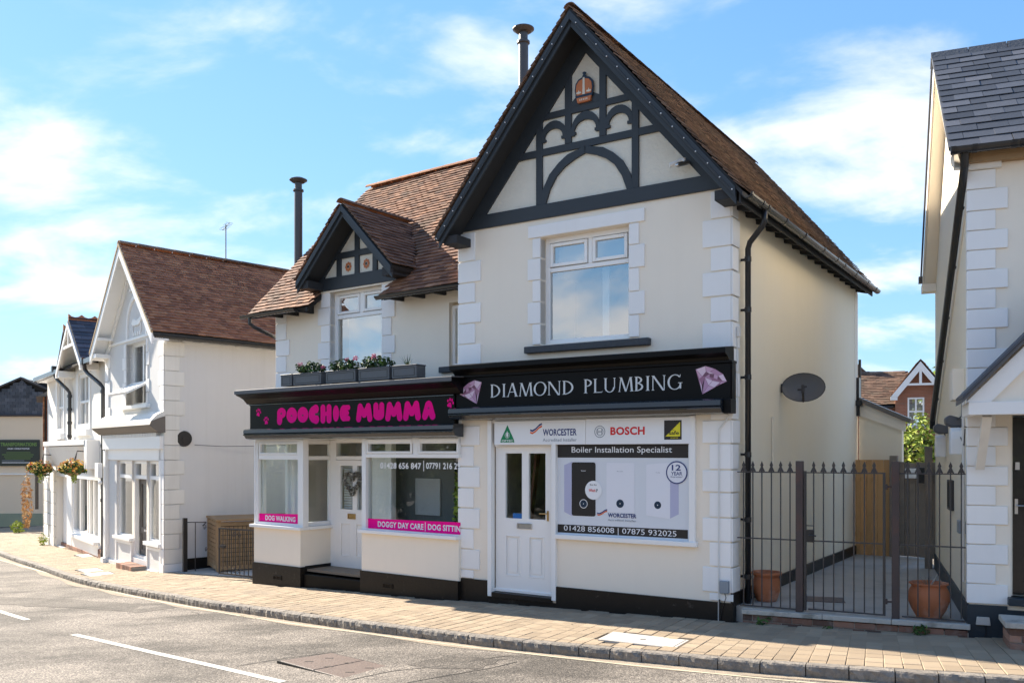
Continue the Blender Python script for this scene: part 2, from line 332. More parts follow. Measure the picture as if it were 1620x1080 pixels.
    def mesh(s, name, shear=0, fix=True, smooth=False):
        me = bpy.data.meshes.new(name)
        vs = s.v if not shear else [(x+shear*y, y, z) for x, y, z in s.v]
        me.from_pydata(vs, [], s.f); me.validate()
        if fix:
            bm = bmesh.new(); bm.from_mesh(me); bmesh.ops.recalc_face_normals(bm, faces=bm.faces); bm.to_mesh(me); bm.free()
        if smooth:
            for p in me.polygons: p.use_smooth = True
        return me
SHEAR = {}
def part(mb, name, mat, parent=None, bevel=0, smooth=False, kind=None, label=None, fix=True):
    sh = 0; r = parent
    while r is not None:
        if r.name in SHEAR: sh = SHEAR[r.name]
        r = r.parent
    me = mb.mesh(name, sh, fix, smooth) if isinstance(mb, MB) else mb
    me.materials.clear(); me.materials.append(M_[mat])
    o = bpy.data.objects.new(name, me); COL.objects.link(o)
    if parent: o.parent = parent
    if bevel:
        b = o.modifiers.new('bevel', 'BEVEL'); b.width = bevel; b.segments = 1 if bevel < .006 else 2; b.limit_method = 'ANGLE'
    if smooth == 'auto': pass
    if kind: o['kind'] = kind
    if label: o['label'] = label
    return o
def thing(name, label, cat, loc=(0, 0, 0), rz=0, group=None):
    o = bpy.data.objects.new(name, None); COL.objects.link(o); o.empty_display_size = .2
    o.location = loc; o.rotation_euler = (0, 0, R_(rz)); o['label'] = label; o['category'] = cat
    if group: o['group'] = group
    return o
def tag(o, label, cat, group=None):
    o['label'] = label; o['category'] = cat
    if group: o['group'] = group
    return o
def struct(mb, name, mat, **k):
    return part(mb, name, mat, kind='structure', **k)
def copy_tree(o, parent=None):
    c = o.copy(); COL.objects.link(c)
    if parent: c.parent = parent
    for ch in list(o.children): copy_tree(ch, c)
    return c
class Frame:
    def __init__(s, ox, oy, deg, shear=0):
        s.o = Vector((ox, oy, 0)); s.deg = deg; a = R_(deg); s.shear = shear
        s.ex = Vector((math.cos(a), math.sin(a), 0)); s.ey = Vector((-math.sin(a), math.cos(a), 0))
    def w(s, u, v, z=0): return s.o+s.ex*(u+s.shear*v)+s.ey*v+Vector((0, 0, z))
FD = Frame(2.728, 10.6, -33.3); FP = Frame(-4.55, 15.6, -36.5); FL = Frame(-7.234, 18.4, -49.5, -.1); FR = Frame(4.91, 9.5, -21.9); FM = Frame(-10.15, 22.17, -53)
FG = Frame(2.728, 10.6, -28)
def wall(mb, a0, a1, z0, z1, holes=(), c0=0, th=.25, ax='y'):
    """slab in the a,z plane from depth c0 to c0+th, holes = [(a0,a1,z0,z1)]"""
    def P(a, c, z): return (a, c, z) if ax == 'y' else (c, a, z)
    As = sorted({a0, a1, *[h[0] for h in holes], *[h[1] for h in holes]}); Zs = sorted({z0, z1, *[h[2] for h in holes], *[h[3] for h in holes]})
    As = [a for a in As if a0 <= a <= a1]; Zs = [z for z in Zs if z0 <= z <= z1]
    inh = lambda a, z: any(h[0] < a < h[1] and h[2] < z < h[3] for h in holes)
    for i in range(len(As)-1):
        for j in range(len(Zs)-1):
            p, q, r, s_ = As[i], As[i+1], Zs[j], Zs[j+1]
            if inh((p+q)/2, (r+s_)/2): continue
            for c in (c0, c0+th): mb.poly([P(p, c, r), P(q, c, r), P(q, c, s_), P(p, c, s_)])
    for h in list(holes)+[(a0, a1, z0, z1)]:
        x0, x1, y0, y1 = max(h[0], a0), min(h[1], a1), max(h[2], z0), min(h[3], z1)
        c1 = c0+th
        mb.poly([P(x0, c0, y0), P(x0, c1, y0), P(x0, c1, y1), P(x0, c0, y1)]); mb.poly([P(x1, c0, y0), P(x1, c1, y0), P(x1, c1, y1), P(x1, c0, y1)])
        mb.poly([P(x0, c0, y0), P(x1, c0, y0), P(x1, c1, y0), P(x0, c1, y0)]); mb.poly([P(x0, c0, y1), P(x1, c0, y1), P(x1, c1, y1), P(x0, c1, y1)])
    return mb
def frame_rect(mb, a0, a1, z0, z1, w, c0, c1, ax='y'):
    def bx(p, q, r, s_): mb.box(p, q, c0, c1, r, s_) if ax == 'y' else mb.box(c0, c1, p, q, r, s_)
    bx(a0, a0+w, z0, z1); bx(a1-w, a1, z0, z1); bx(a0+w, a1-w, z0, z0+w); bx(a0+w, a1-w, z1-w, z1); return mb
def pane(parent, a0, a1, z0, z1, c, mat='glass_shop', ax='y', name='pane'):
    P = (lambda a, z: (a, c, z)) if ax == 'y' else (lambda a, z: (c, a, z))
    return part(MB().poly([P(a0, z0), P(a1, z0), P(a1, z1), P(a0, z1)]), name, mat, parent)
def text(parent, s, u0, z0, w, h, v, mat, bold=0., name='lettering', shear=0, ax='y', condensed=True):
    cu = bpy.data.curves.new('t', 'FONT'); cu.body = s; cu.size = 1; cu.offset = bold; cu.shear = shear; cu.resolution_u = 3
    if bold > .015: cu.space_character = 1+bold*1.6
    ob = bpy.data.objects.new('t', cu); COL.objects.link(ob)
    dg = bpy.context.evaluated_depsgraph_get(); dg.update()
    me = bpy.data.meshes.new_from_object(ob.evaluated_get(dg)); bpy.data.objects.remove(ob); bpy.data.curves.remove(cu)
    xs = [p.co.x for p in me.vertices]; ys = [p.co.y for p in me.vertices]
    x0, x1, y0, y1 = min(xs), max(xs), min(ys), max(ys)
    for p in me.vertices:
        a = u0+(p.co.x-x0)/(x1-x0)*w; b = z0+(p.co.y-y0)/(y1-y0)*h
        p.co = (a, v, b) if ax == 'y' else (v, a, b)
    me.name = name; return part(me, name, mat, parent)
def inpoly(x, y, P):
    c = False; n = len(P)
    for i in range(n):
        x1, y1 = P[i]; x2, y2 = P[(i+1) % n]
        if (y1 > y) != (y2 > y) and x < (x2-x1)*(y-y1)/(y2-y1)+x1: c = not c
    return c
TILE = {}
def tiles(roof, fr, O, E, S, W, H, mat, poly=None, gauge=.1, tw=.165, n_ind=300, lift=.03, thick=.013, name='roof_tile', stuff='roof_tiling', jit=1., tl=1.65, vis=True):
    """courses of tiles on a slope; O eaves corner, E along eaves, S up the slope (local unit vectors)"""
    O, E, S = Vector(O), Vector(E).normalized(), Vector(S).normalized(); Nn = E.cross(S).normalized()
    if Nn.z < 0: Nn = -Nn
    key = (gauge, tw, thick, mat)
    base = MB().box(-tw/2+.0015, tw/2-.0015, 0, gauge*tl, 0, thick)
    if key not in TILE:
        TILE[key] = base.mesh(name); TILE[key].materials.append(M_[mat])
    rot0 = Matrix((E, S, Nn)).transposed().to_4x4()
    tilt = math.atan2(lift, gauge*tl)
    L_ = []
    nr = int(H/gauge); nc = int(W/tw)+1
    for j in range(nr):
        for i in range(-1 if j % 2 else 0, nc):
            s = (i+.5+(.5 if j % 2 else 0))*tw; t = j*gauge; hx = 1
            if i == -1: s = .25*tw; hx = .5
            if s > W+tw*.2: continue
            if poly and not inpoly(s, t+gauge*.5, poly): continue
            sag = .012*math.sin(s*1.7+t*.9)*jit
            P = O+E*(s+random.uniform(-.003, .003))+S*(t+random.uniform(-.004, .004)*jit)+Nn*(lift+random.uniform(-.003, .004)*jit+sag)
            m = Matrix.Translation(P) @ rot0 @ Matrix.Rotation(-tilt+random.uniform(-.02, .02)*jit, 4, 'X') @ Matrix.Rotation(random.uniform(-.015, .015)*jit, 4, 'Z') @ Matrix.Rotation(random.uniform(-.012, .012)*jit, 4, 'Y')
            if hx != 1: m = m @ Matrix.Diagonal((.5, 1, 1, 1))
            wp = fr.w(*P)
            L_.append(((wp-Vector((0, 0, CAMZ))).length + (0 if abs(wp.x/max(wp.y, .1)) < .60 else 50), m))
    L_.sort(key=lambda q: q[0])
    if fr.shear:
        SH = Matrix.Identity(4); SH[0][1] = fr.shear
    for d, m in L_[:n_ind]:
        o = bpy.data.objects.new(name, TILE[key]); COL.objects.link(o); o.parent = roof; o.matrix_basis = (SH@m) if fr.shear else m
    rest = L_[n_ind:]
    if rest:
        vs = []; fs = []
        for d, m in rest:
            k = len(vs); vs += [tuple(m @ Vector(p)) for p in base.v]; fs += [[a+k for a in f] for f in base.f]
        mb = MB(); mb.v = vs; mb.f = fs
        part(mb, stuff, mat, roof, kind='stuff', fix=False)
def leaves(mb, c, rad, n, size, seed=1, shell=.35, zup=.3, k=1.6):
    rr = random.Random(seed)
    for _ in range(n):
        while True:
            d = Vector((rr.uniform(-1, 1), rr.uniform(-1, 1), rr.uniform(-1, 1)))
            if .1 < d.length <= 1: break
        q = d.length**shell; d.normalize()
        wob = 1+.22*math.sin(5*d.x+seed)*math.cos(4*d.z+2*d.y+seed)
        p = Vector((c[0]+d.x*rad[0]*q*wob, c[1]+d.y*rad[1]*q*wob, c[2]+d.z*rad[2]*q*wob))
        nrm = (d+Vector((rr.uniform(-1, 1), rr.uniform(-1, 1), rr.uniform(-.6, 1)+zup))).normalized()
        a = nrm.cross(Vector((rr.uniform(-1, 1), rr.uniform(-1, 1), rr.uniform(-1, 1)))).normalized(); b = nrm.cross(a)
        s = size*rr.uniform(.6, 1.3); bend = nrm*(s*.2)
        mb.add([p-a*s*.5*k, p+b*s*.36+bend*.5, p+a*s*.5*k-bend, p-b*s*.36+bend*.5], [(0, 1, 2, 3)])
    return mb

# ------------------------------------------------------------------ ground
KS = [-60, -41.7, -27.7, -17, -12.6, -7.98, -3.8, -1.39, 10]; KZ = [-2.1, -1.4, -.88, -.5, -.28, -.12, 0, .06, .3]
def G(x, y):
    s = .82*x-.57*y
    if s <= KS[0]: return KZ[0]
    for i in range(len(KS)-1):
        if s <= KS[i+1]: return KZ[i]+(KZ[i+1]-KZ[i])*(s-KS[i])/(KS[i+1]-KS[i])
    return KZ[-1]
mb = MB()
ea = Vector((.821, -.571)); eb = Vector((.571, .821))
for i in range(len(KS)-1+2):
    ks = [-140]+KS+[120]; kz = [KZ[0]]+KZ+[KZ[-1]]
    a, b = ks[i], ks[i+1]; za, zb = kz[i]-.11, kz[i+1]-.11
    P = [ea*a+eb*-120, ea*b+eb*-120, ea*b+eb*160, ea*a+eb*160]
    mb.poly([(P[0].x, P[0].y, za), (P[1].x, P[1].y, zb), (P[2].x, P[2].y, zb), (P[3].x, P[3].y, za)])
struct(mb, 'road', 'asphalt')
struct(MB().poly([(-1500, -1500, -3.2), (1500, -1500, -3.2), (1500, 1500, -3.2), (-1500, 1500, -3.2)]), 'ground', 'concrete')
KP = [(-30, 47), (-22, 35.3), (-14.77, 25.51), (-11.33, 21.14), (-8.54, 17.64), (-5.33, 14.14), (-3.73, 12.73), (-2.2, 11.4), (-1.22, 10.68), (.03, 9.78), (1.23, 9.08), (2.25, 8.51), (3.38, 8.01), (4.42, 7.63), (7, 6.78), (10, 5.95)]
def cat(P, n=24):
    out = []
    for i in range(len(P)-1):
        p0 = Vector(P[max(i-1, 0)]); p1 = Vector(P[i]); p2 = Vector(P[i+1]); p3 = Vector(P[min(i+2, len(P)-1)])
        for k in range(n):
            t = k/n; out.append(.5*((2*p1)+(p2-p0)*t+(2*p0-5*p1+4*p2-p3)*t*t+(3*p1-p0-3*p2+p3)*t**3))
    out.append(Vector(P[-1])); return out
raw = cat(KP); cum = [0]
for i in range(1, len(raw)): cum.append(cum[-1]+(raw[i]-raw[i-1]).length)
# smooth the curve a little so measured jitter does not kink the kerb
def Kat(s):
    s = max(0, min(cum[-1]-1e-4, s))
    lo, hi = 0, len(cum)-1
    while hi-lo > 1:
        m = (lo+hi)//2
        if cum[m] <= s: lo = m
        else: hi = m
    return raw[lo].lerp(raw[hi], (s-cum[lo])/max(1e-9, cum[hi]-cum[lo]))
def Kf(s):
    P = (Kat(s-.5)+Kat(s)*2+Kat(s+.5))/4; T = (Kat(s+.5)-Kat(s-.5)).normalized()
    return P, T, Vector((-T.y, T.x)) if (-T.y*1+T.x*1) != 0 else T
def KN(s):
    P, T, _ = Kf(s); Nn = Vector((-T.y, T.x))     # T runs left to right, so this points to the buildings
    return P, T, Nn
SLEN = cum[-1]
foot = [[FD.w(-4.19, 0), FD.w(-.1, 0), FD.w(-.1, 7), FD.w(-4.19, 7)], [FP.w(0, 0), FP.w(1.25, 0), FP.w(1.25, .65), FP.w(2.69, .65), FP.w(2.69, 0), FP.w(5.2, 0), FP.w(5.2, 6), FP.w(0, 6)],
        [FL.w(-4.1, 0), FL.w(0, 0), FL.w(0, 6), FL.w(-4.1, 6)], [FR.w(0, 0), FR.w(6, 0), FR.w(6, 5), FR.w(0, 5)], [FM.w(-8, 0), FM.w(0, 0), FM.w(0, 6), FM.w(-8, 6)],
        [FG.w(-.2, 0), FG.w(2.6, 0), FG.w(2.6, 9), FG.w(-.2, 9)], [FP.w(-3.4, 2.8), FP.w(0, 1.2), FP.w(0, 8), FP.w(-3.4, 8)]]
foot = [[(p.x, p.y) for p in P] for P in foot]
mb = MB(); n = 140
for i in range(n):
    a, b = SLEN*i/n, SLEN*(i+1)/n; q = []
    for s, t in ((a, .12), (b, .12), (b, 7.5), (a, 7.5)):
        P, T, Nn = KN(s); p = P+Nn*t; q.append((p.x, p.y, G(p.x, p.y)-.012))
    mb.poly(q)
pav = struct(mb, 'pavement', 'joint_sand')
blocks = []
rr = random.Random(3); s = 9.0; cw = .168
while s < SLEN-.5:
    t = .135-rr.random()*.15
    P, T, Nn = KN(s+cw/2)
    while t < 4.6:
        ln = rr.choice((.168, .21, .252, .252)); t0 = max(t, .135); t1 = t+ln
        if t1-t0 > .03:
            tm = (t0+t1)/2; p = P+Nn*tm
            if not any(inpoly(p.x, p.y, F_) for F_ in foot) and abs(p.x/p.y) < .75:
                blocks.append((p, T, Nn, t1-t0, (p-Vector((0, 0))).length))
        t = t1
    s += cw
# blocks where the inspection cover lies are left out
cov = [FD.w(-1.95, -.99), FD.w(-1.0, -.99), FD.w(-1.0, -.62), FD.w(-1.95, -.62)]
COVP = [(p.x, p.y) for p in (Vector((.93, 9.66, 0)), Vector((1.70, 9.22, 0)), Vector((1.93, 9.62, 0)), Vector((1.15, 10.08, 0)))]
blocks = [b for b in blocks if not inpoly(b[0].x, b[0].y, COVP)]
blocks.sort(key=lambda b: b[4] + (0 if abs(b[0].x/b[0].y) < .59 and b[0].y > 7.1 else 60))
def paver_base(L_):
    b = MB(); w = cw/2-.0028; l = L_/2-.0028; c = .006
    b.add([(-w, -l, -.05), (w, -l, -.05), (w, l, -.05), (-w, l, -.05), (-w, -l, -c), (w, -l, -c), (w, l, -c), (-w, l, -c),
           (-w+c, -l+c, 0), (w-c, -l+c, 0), (w-c, l-c, 0), (-w+c, l-c, 0)],
          [(0,1,5,4),(1,2,6,5),(2,3,7,6),(3,0,4,7),(4,5,9,8),(5,6,10,9),(6,7,11,10),(7,4,8,11),(8,9,10,11)]); return b
PB = {}
stuff = MB()
for k, (p, T, Nn, L_, d) in enumerate(blocks):
    z = G(p.x, p.y)+rr.uniform(-.002, .002)
    sl = math.atan2(G(p.x+T.x*.1, p.y+T.y*.1)-G(p.x, p.y), .1)
    m = Matrix.Translation((p.x, p.y, z)) @ Matrix.Rotation(math.atan2(T.y, T.x)+rr.uniform(-.008, .008), 4, 'Z') @ Matrix.Rotation(-sl+rr.uniform(-.006, .006), 4, 'Y') @ Matrix.Rotation(rr.uniform(-.006, .006), 4, 'X')
    if k < 300:
        key = round(L_, 2)
        if key not in PB: PB[key] = paver_base(key).mesh('paving_block'); PB[key].materials.append(M_['paver'])
        o = bpy.data.objects.new('paving_block', PB[key]); COL.objects.link(o); o.parent = pav; o.matrix_basis = m
    else:
        b = paver_base(L_); q = len(stuff.v); stuff.v += [tuple(m @ Vector(v)) for v in b.v]; stuff.f += [[a+q for a in f] for f in b.f]
part(stuff, 'block_paving', 'paver', pav, kind='stuff', fix=False)
# kerb stones
mb = MB()
for i in range(n):
    q = []
    for s in (SLEN*i/n, SLEN*(i+1)/n):
        P, T, Nn = KN(s)
        for t in (.0, .13): p = P+Nn*(t); q.append((p.x, p.y, G(p.x, p.y)))
    a, b, c, d = q
    mb.poly([(a[0], a[1], a[2]-.03), (c[0], c[1], c[2]-.03), (d[0], d[1], d[2]-.03), (b[0], b[1], b[2]-.03)])
kerb = struct(mb, 'kerb', 'joint_sand')
s = 3.; rk = random.Random(5)
while s < SLEN-.3:
    ln = rk.uniform(.33, .42) if s > 20 else .6
    P, T, Nn = KN(s+ln/2); N1, N2 = 7, 4; vs = []; fs = []
    l = ln/2-.005; prof = [(.125, -.1), (.125, .0), (.012, .002), (-.004, -.012), (-.012, -.05), (-.008, -.13)]
    for i in range(N1+1):
        for j, (t, z) in enumerate(prof):
            jt = (rk.uniform(-.009, .009) if j >= 3 else rk.uniform(-.003, .003) if j == 2 else 0); jz = rk.uniform(-.004, .002) if j in (2, 3) else rk.uniform(-.0015, .0015)
            x = -l+2*l*i/N1
            if i in (0, N1) and j >= 2: jt += .006
            vs.append((x, t+jt, z+jz))
    m_ = len(prof)
    for i in range(N1):
        for j in range(m_-1): fs.append([i*m_+j, i*m_+j+1, (i+1)*m_+j+1, (i+1)*m_+j])
    fs.append(list(range(m_))); fs.append([N1*m_+j for j in range(m_)][::-1])
    b = MB(); b.add(vs, fs); o = part(b, 'kerb_stone', 'granite', kerb)
    sl = math.atan2(G(P.x+T.x*.1, P.y+T.y*.1)-G(P.x, P.y), .1)
    o.matrix_basis = Matrix.Translation((P.x, P.y, G(P.x, P.y)+rk.uniform(-.003, .002))) @ Matrix.Rotation(math.atan2(T.y, T.x), 4, 'Z') @ Matrix.Rotation(-sl, 4, 'Y')
    s += ln
def ribbon(name, mat, pts, w, dz, lift=.004, cl=lambda a: True):
    b = MB(); P = cat(pts, 12)
    L_ = []
    for i in range(len(P)):
        T = (P[min(i+1, len(P)-1)]-P[max(0, i-1)]).normalized(); Nn = Vector((-T.y, T.x))*(w/2)
        a, c = P[i]+Nn, P[i]-Nn; L_.append(((a.x, a.y, G(a.x, a.y)+dz+lift), (c.x, c.y, G(c.x, c.y)+dz+lift)))
    for i in range(len(L_)-1): b.poly([L_[i][0], L_[i+1][0], L_[i+1][1], L_[i][1]])
    return struct(b, name, mat)
ribbon('edge_line', 'yellow_line', [(-13.95, 24.09), (-9.74, 19.19), (-6.27, 14.99), (-4.82, 13.55), (-3.6, 12.4)], .04, -.11)
ribbon('edge_line', 'yellow_line', [(-3.9, 12.68), (-2.22, 11.3), (.04, 9.66), (2.21, 8.33), (4.2, 7.4), (6.5, 6.6)], .036, -.11)
ribbon('centre_line', 'white_line', [(-5.71, 11.52), (-4.0, 10.05), (-2.21, 8.54)], .095, -.11)
ribbon('centre_line', 'white_line', [(-9.4, 15.4), (-8.1, 14.0), (-7.08, 12.92)], .095, -.11)
ribbon('centre_line', 'white_line', [(-.4, 7.1), (1.3, 5.9)], .095, -.11)
for pts in ([(-2.9, 9.3), (-2.5, 9.62), (-2.0, 9.9), (-1.9, 9.93)], [(-1.56, 8.57), (-1.2, 8.9), (-.7, 9.1), (-.15, 9.45), (.0, 9.5)], [(-1.0, 8.4), (-.5, 8.75), (-.2, 8.95), (.05, 9.2)], [(-4.8, 13.2), (-4.6, 12.9), (-5.2, 12.6)]):
    ribbon('road_crack', 'tar', pts, .014, -.11, .003)
# gutter dirt strip beside the kerb
b = MB()
for i in range(n):
    q = []
    for s_ in (SLEN*i/n, SLEN*(i+1)/n):
        P, T, Nn = KN(s_)
        for t in (.02, -.16-.05*math.sin(s_*2.3)): p = P+Nn*t; q.append((p.x, p.y, G(p.x, p.y)-.11+.003))
    b.poly([q[0], q[2], q[3], q[1]])
mk('grit', (.34, .28, .21), .95, .2, var=.3, vscale=12, bump=.8, bscale=90, col2=(.2, .18, .15), c2amt=.7, c2scale=5)
struct(b, 'channel_grit', 'grit')
def dark_patch(pts, seed):
    r5 = random.Random(seed); P = []
    for i in range(len(pts)):
        a, b = Vector(pts[i]), Vector(pts[(i+1) % len(pts)])
        for k in range(6): q = a.lerp(b, k/6); P.append((q.x+r5.uniform(-.05, .05), q.y+r5.uniform(-.05, .05)))
    me_ = MB().poly([(x, y, G(x, y)-.11+.0025) for x, y in P]); struct(me_, 'road_patch', 'asphalt_patch')
dark_patch([(-9.6, 16.3), (-8.4, 15.7), (-6.2, 14.4), (-5.1, 13.9), (-5.6, 13.2), (-7.4, 14.3), (-9.2, 15.2)], 3)
dark_patch([(-1.1, 9.15), (-.75, 9.55), (-.05, 9.35), (-.35, 8.85)], 5)
# manhole in the road
mh = [(-2.49, 9.40), (-1.99, 9.79), (-1.13, 9.05), (-1.56, 8.57)]
t = thing('manhole_cover', 'rusty rectangular iron manhole cover sunk in the road asphalt', 'manhole cover', (-1.8, 9.2, G(-1.8, 9.2)-.11))
def inset(P, k):
    c = sum((Vector(p) for p in P), Vector((0, 0)))/len(P); return [(Vector(p)-c)*k for p in P]
b = MB(); o1 = inset(mh, 1.0); o2 = inset(mh, .955)
for i in range(4): b.prism([o1[i], o1[(i+1) % 4], o2[(i+1) % 4], o2[i]], -.02, .008, 'z')
part(b, 'rim', 'tar', t)
o3 = inset(mh, .945)
half = [(o3[0]+o3[3])/2, (o3[1]+o3[2])/2]
part(MB().prism([o3[0], o3[1], half[1], half[0]], -.02, .012, 'z'), 'lid', 'cast_iron', t, bevel=.004)
h2 = [half[0]*1+(o3[3]-o3[0])*.012, half[1]+(o3[2]-o3[1])*.012]
part(MB().prism([h2[0], h2[1], o3[2], o3[3]], -.02, .012, 'z'), 'lid', 'cast_iron', t, bevel=.004)
for k in range(6):
    b = MB()
    p = o3[0].lerp(o3[3], .2+.3*(k % 3)).lerp(o3[1].lerp(o3[2], .2+.3*(k % 3)), .3 if k < 3 else .7)
    b.box(p.x-.045, p.x+.045, p.y-.012, p.y+.012, .011, .0135); part(b, 'keyhole', 'tar', t)
# inspection cover in the pavement
t = thing('inspection_cover', 'pale grey rectangular inspection cover set in the paving before the plumbing shop', 'inspection cover', (1.43, 9.65, G(1.43, 9.65)))
cv = [(.97, 9.67), (1.13, 10.04), (1.88, 9.63), (1.69, 9.26)]
b = MB(); o1 = inset(COVP, .99); o2 = inset(COVP, .93)
for i in range(4): b.prism([o1[i], o1[(i+1) % 4], o2[(i+1) % 4], o2[i]], -.02, .001, 'z')
part(b, 'rim', 'cover_grey', t); part(MB().prism(inset(COVP, .92), -.02, .004, 'z'), 'lid', 'cover_grey', t, bevel=.003)
part(MB().box(-.03, .03, -.012, .012, .0, .007), 'lifting_key', 'iron', t)
for (x, y, w, h_, lab, mt) in ((-8.65, 18.55, .55, .5, 'pale square utility cover in the pavement by the white corner shop', 'cover_grey'), (-9.2, 19.35, .7, .4, 'thin grey utility cover in the pavement before the downpipe', 'cover_grey'), (-11.2, 23.3, .8, .35, 'white painted utility cover on the pavement left of the shop steps', 'white_line')):
    t = thing('utility_cover', lab, 'utility cover', (x, y, G(x, y)+.002), -50)
    part(MB().box(-w/2, w/2, -h_/2, h_/2, -.03, .006), 'lid', mt, t); part(frame_rect(MB(), -w/2-.03, w/2+.03, 0, 1, .0, 0, 0) if False else MB().box(-w/2-.04, w/2+.04, -h_/2-.04, h_/2+.04, -.03, .003), 'rim', 'tar', t)
# alley
pa = [FD.w(-.1, .1), FD.w(-.1, 7.2), FR.w(0, 6.6), FR.w(0, .0), FG.w(2.46, .05), FG.w(0.03, .05)]
struct(MB().prism([(p.x, p.y) for p in pa], -.2, .17, 'z'), 'alley_floor', 'concrete')
pa = [FL.w(0, .05), FL.w(0, 7), FP.w(.2, 7), FP.w(.2, .6)]
struct(MB().poly([(p.x, p.y, G(p.x, p.y)+.006) for p in pa]), 'yard_floor', 'concrete')

# ------------------------------------------------------------------ PLUMBING SHOP BUILDING (frame FD)
D = thing('shop_building', 'cream two storey corner shop with black timbered front gable and steep tiled roof', 'building', FD.o, FD.deg)
UL, UR = -4.19, -.1
holeW = (-2.79, -1.452, 3.5, 4.97); holeS = (-3.6, -.57, .05, 2.46)
b = wall(MB(), UL+.006, UR-.006, -.25, 5.24, [holeW, (-3.6, -2.6, .03, 2.46), (-2.6, -.57, .88, 2.46)], 0, .25)
part(b, 'front_wall', 'cream_render', D)
part(wall(MB(), .25, 6.85, -.2, 5.02, [], UR-.25, .245, 'x'), 'side_wall', 'cream_side', D)
part(wall(MB(), .25, 6.85, -.2, 4.95, [], UL, .25, 'x'), 'side_wall', 'cream_render', D)
b = MB().box(UL, UR, 6.6, 6.85, -.2, 4.95); b.prism([(UL, 4.95), (UR, 4.95), (-2.09, 7.5)], 6.6, 6.85); part(b, 'rear_wall', 'cream_render', D)
part(MB().box(UL+.26, UR-.26, .26, 6.5, 2.62, 2.72), 'floor_slab', 'interior_wall', D)
part(MB().box(UL+.26, UR-.26, .26, 6.5, 0, .05), 'floor', 'interior_floor', D)
part(MB().box(UL+.26, UR-.26, 3.0, 3.06, .05, 4.95), 'partition', 'interior_dark', D)
part(MB().prism([(UL+.02, 5.24), (UR-.02, 5.24), (-2.09, 7.6)], .005, .2), 'gable_panel', 'roughcast', D)
# timbers
tb = MB().prism([(UL-.01, 5.22), (UR+.01, 5.22), (UR-.06, 5.24), (-2.09+1.80, 5.412), (-2.09-1.80, 5.412), (UL+.0, 5.30)], -.032, .0)
part(tb, 'tie_beam', 'anthracite', D, bevel=.004)
def post(u0, u1, z0, z1, v=-.026): part(MB().box(u0, u1, v, .006, z0, z1), 'timber_post', 'anthracite', D, bevel=.004)
roofz = lambda u: 7.66-abs(u+2.09)*1.222
for u0, u1, z0 in ((-2.855, -2.755, 5.412), (-1.412, -1.313, 5.412), (-2.40, -2.30, 6.17), (-1.88, -1.78, 6.17)):
    post(u0, u1, z0, roofz(u0 if u0 > -2 else u1)-.12)
for z0, z1 in ((6.072, 6.17), (6.556, 6.644)):
    hw = (7.66-z0)/1.222-.1
    part(MB().box(-2.09-hw, -2.09+hw, -.024, .006, z0, z1), 'timber_rail', 'anthracite', D, bevel=.004)
for sg in (-1, 1):
    inn = [(-2.09+sg*1.612, 5.41), (-2.09+sg*.0, 7.325)]; out = [(-2.09+sg*1.85, 5.41), (-2.09, 7.67)]
    part(MB().strip(inn, out, -.029, .006), 'timber_rafter', 'anthracite', D)
def arch(cu, zs, r0, r1, hz0, hz1, zb, v=-.0275):
    A = []; B_ = []
    for k in range(13):
        a = math.pi*k/12
        A.append((cu+r0*math.cos(a), zs+hz0*math.sin(a))); B_.append((cu+r1*math.cos(a), zs+hz1*math.sin(a)))
    bb = MB().strip(A, B_, v, .006)
    for sg in (-1, 1): bb.box(cu+sg*r0, cu+sg*r1, v+.0008, .006, zb, zs); bb.box(cu+sg*(r0-.022), cu+sg*(r0+.0), v+.0016, .006, zs-.035, zs)
    part(bb, 'timber_arch', 'anthracite', D)
arch(-2.577, 6.29, .145, .205, .125, .23, 6.25); arch(-2.09, 6.30, .165, .215, .14, .25, 6.25); arch(-1.597, 6.29, .145, .205, .13, .235, 6.25)
bb = MB()
A = [(-2.70, 5.412), (-2.63, 5.60), (-2.527, 5.76), (-2.40, 5.865), (-2.25, 5.94), (-2.085, 5.995)]; B_ = [(-2.80, 5.412), (-2.754, 5.60), (-2.64, 5.80), (-2.50, 5.93), (-2.36, 6.02), (-2.08, 6.09)]
m_ = lambda L_: [(-4.18-a, b_) for a, b_ in L_]
bb.strip(A, B_, -.028, .006).strip(m_(A), m_(B_), -.028, .006)
part(bb, 'arch_brace', 'anthracite', D)
part(MB().strip([(-2.31, 6.64), (-2.2, 6.64), (-2.09, 6.64), (-1.98, 6.64), (-1.87, 6.64)], [(-2.31, 6.69), (-2.2, 6.78), (-2.09, 6.80), (-1.98, 6.78), (-1.87, 6.72)], -.027, .006), 'crown_bracket', 'anthracite', D)
# crown emblem on the gable
cr = thing('crown_emblem', 'painted orange crown emblem fixed at the top of the timbered gable', 'emblem', FD.w(-2.09, -.03, 6.66), FD.deg)
bb = MB(); outl = [(-.125, .10), (-.14, .18), (-.13, .26), (-.085, .315), (-.02, .335), (.02, .335), (.085, .315), (.13, .26), (.14, .18), (.125, .10)]
part(bb.prism(outl, -.02, 0), 'backing', 'crown_blue', cr)
part(MB().prism([(x*.86, .10+(z-.10)*.88) for x, z in outl], -.028, -.0205), 'cap', 'crown_orange', cr)
part(MB().prism([(-.095, .0), (.095, .0), (.11, .065), (-.11, .065)], -.03, 0), 'band', 'crown_orange', cr)
part(MB().prism([(-.125, .066), (.125, .066), (.13, .10), (-.13, .10)], -.026, 0), 'rim', 'crown_blue', cr)
bb = MB().prism([(-.018, .10), (.018, .10), (.014, .32), (-.014, .32)], -.034, -.0285)
for c in (-.075, .075): bb.prism([(c-.04, .125), (c, .115), (c+.04, .125), (c+.025, .145), (c+.008, .14), (c, .17), (c-.008, .14), (c-.025, .145)], -.034, -.0285)
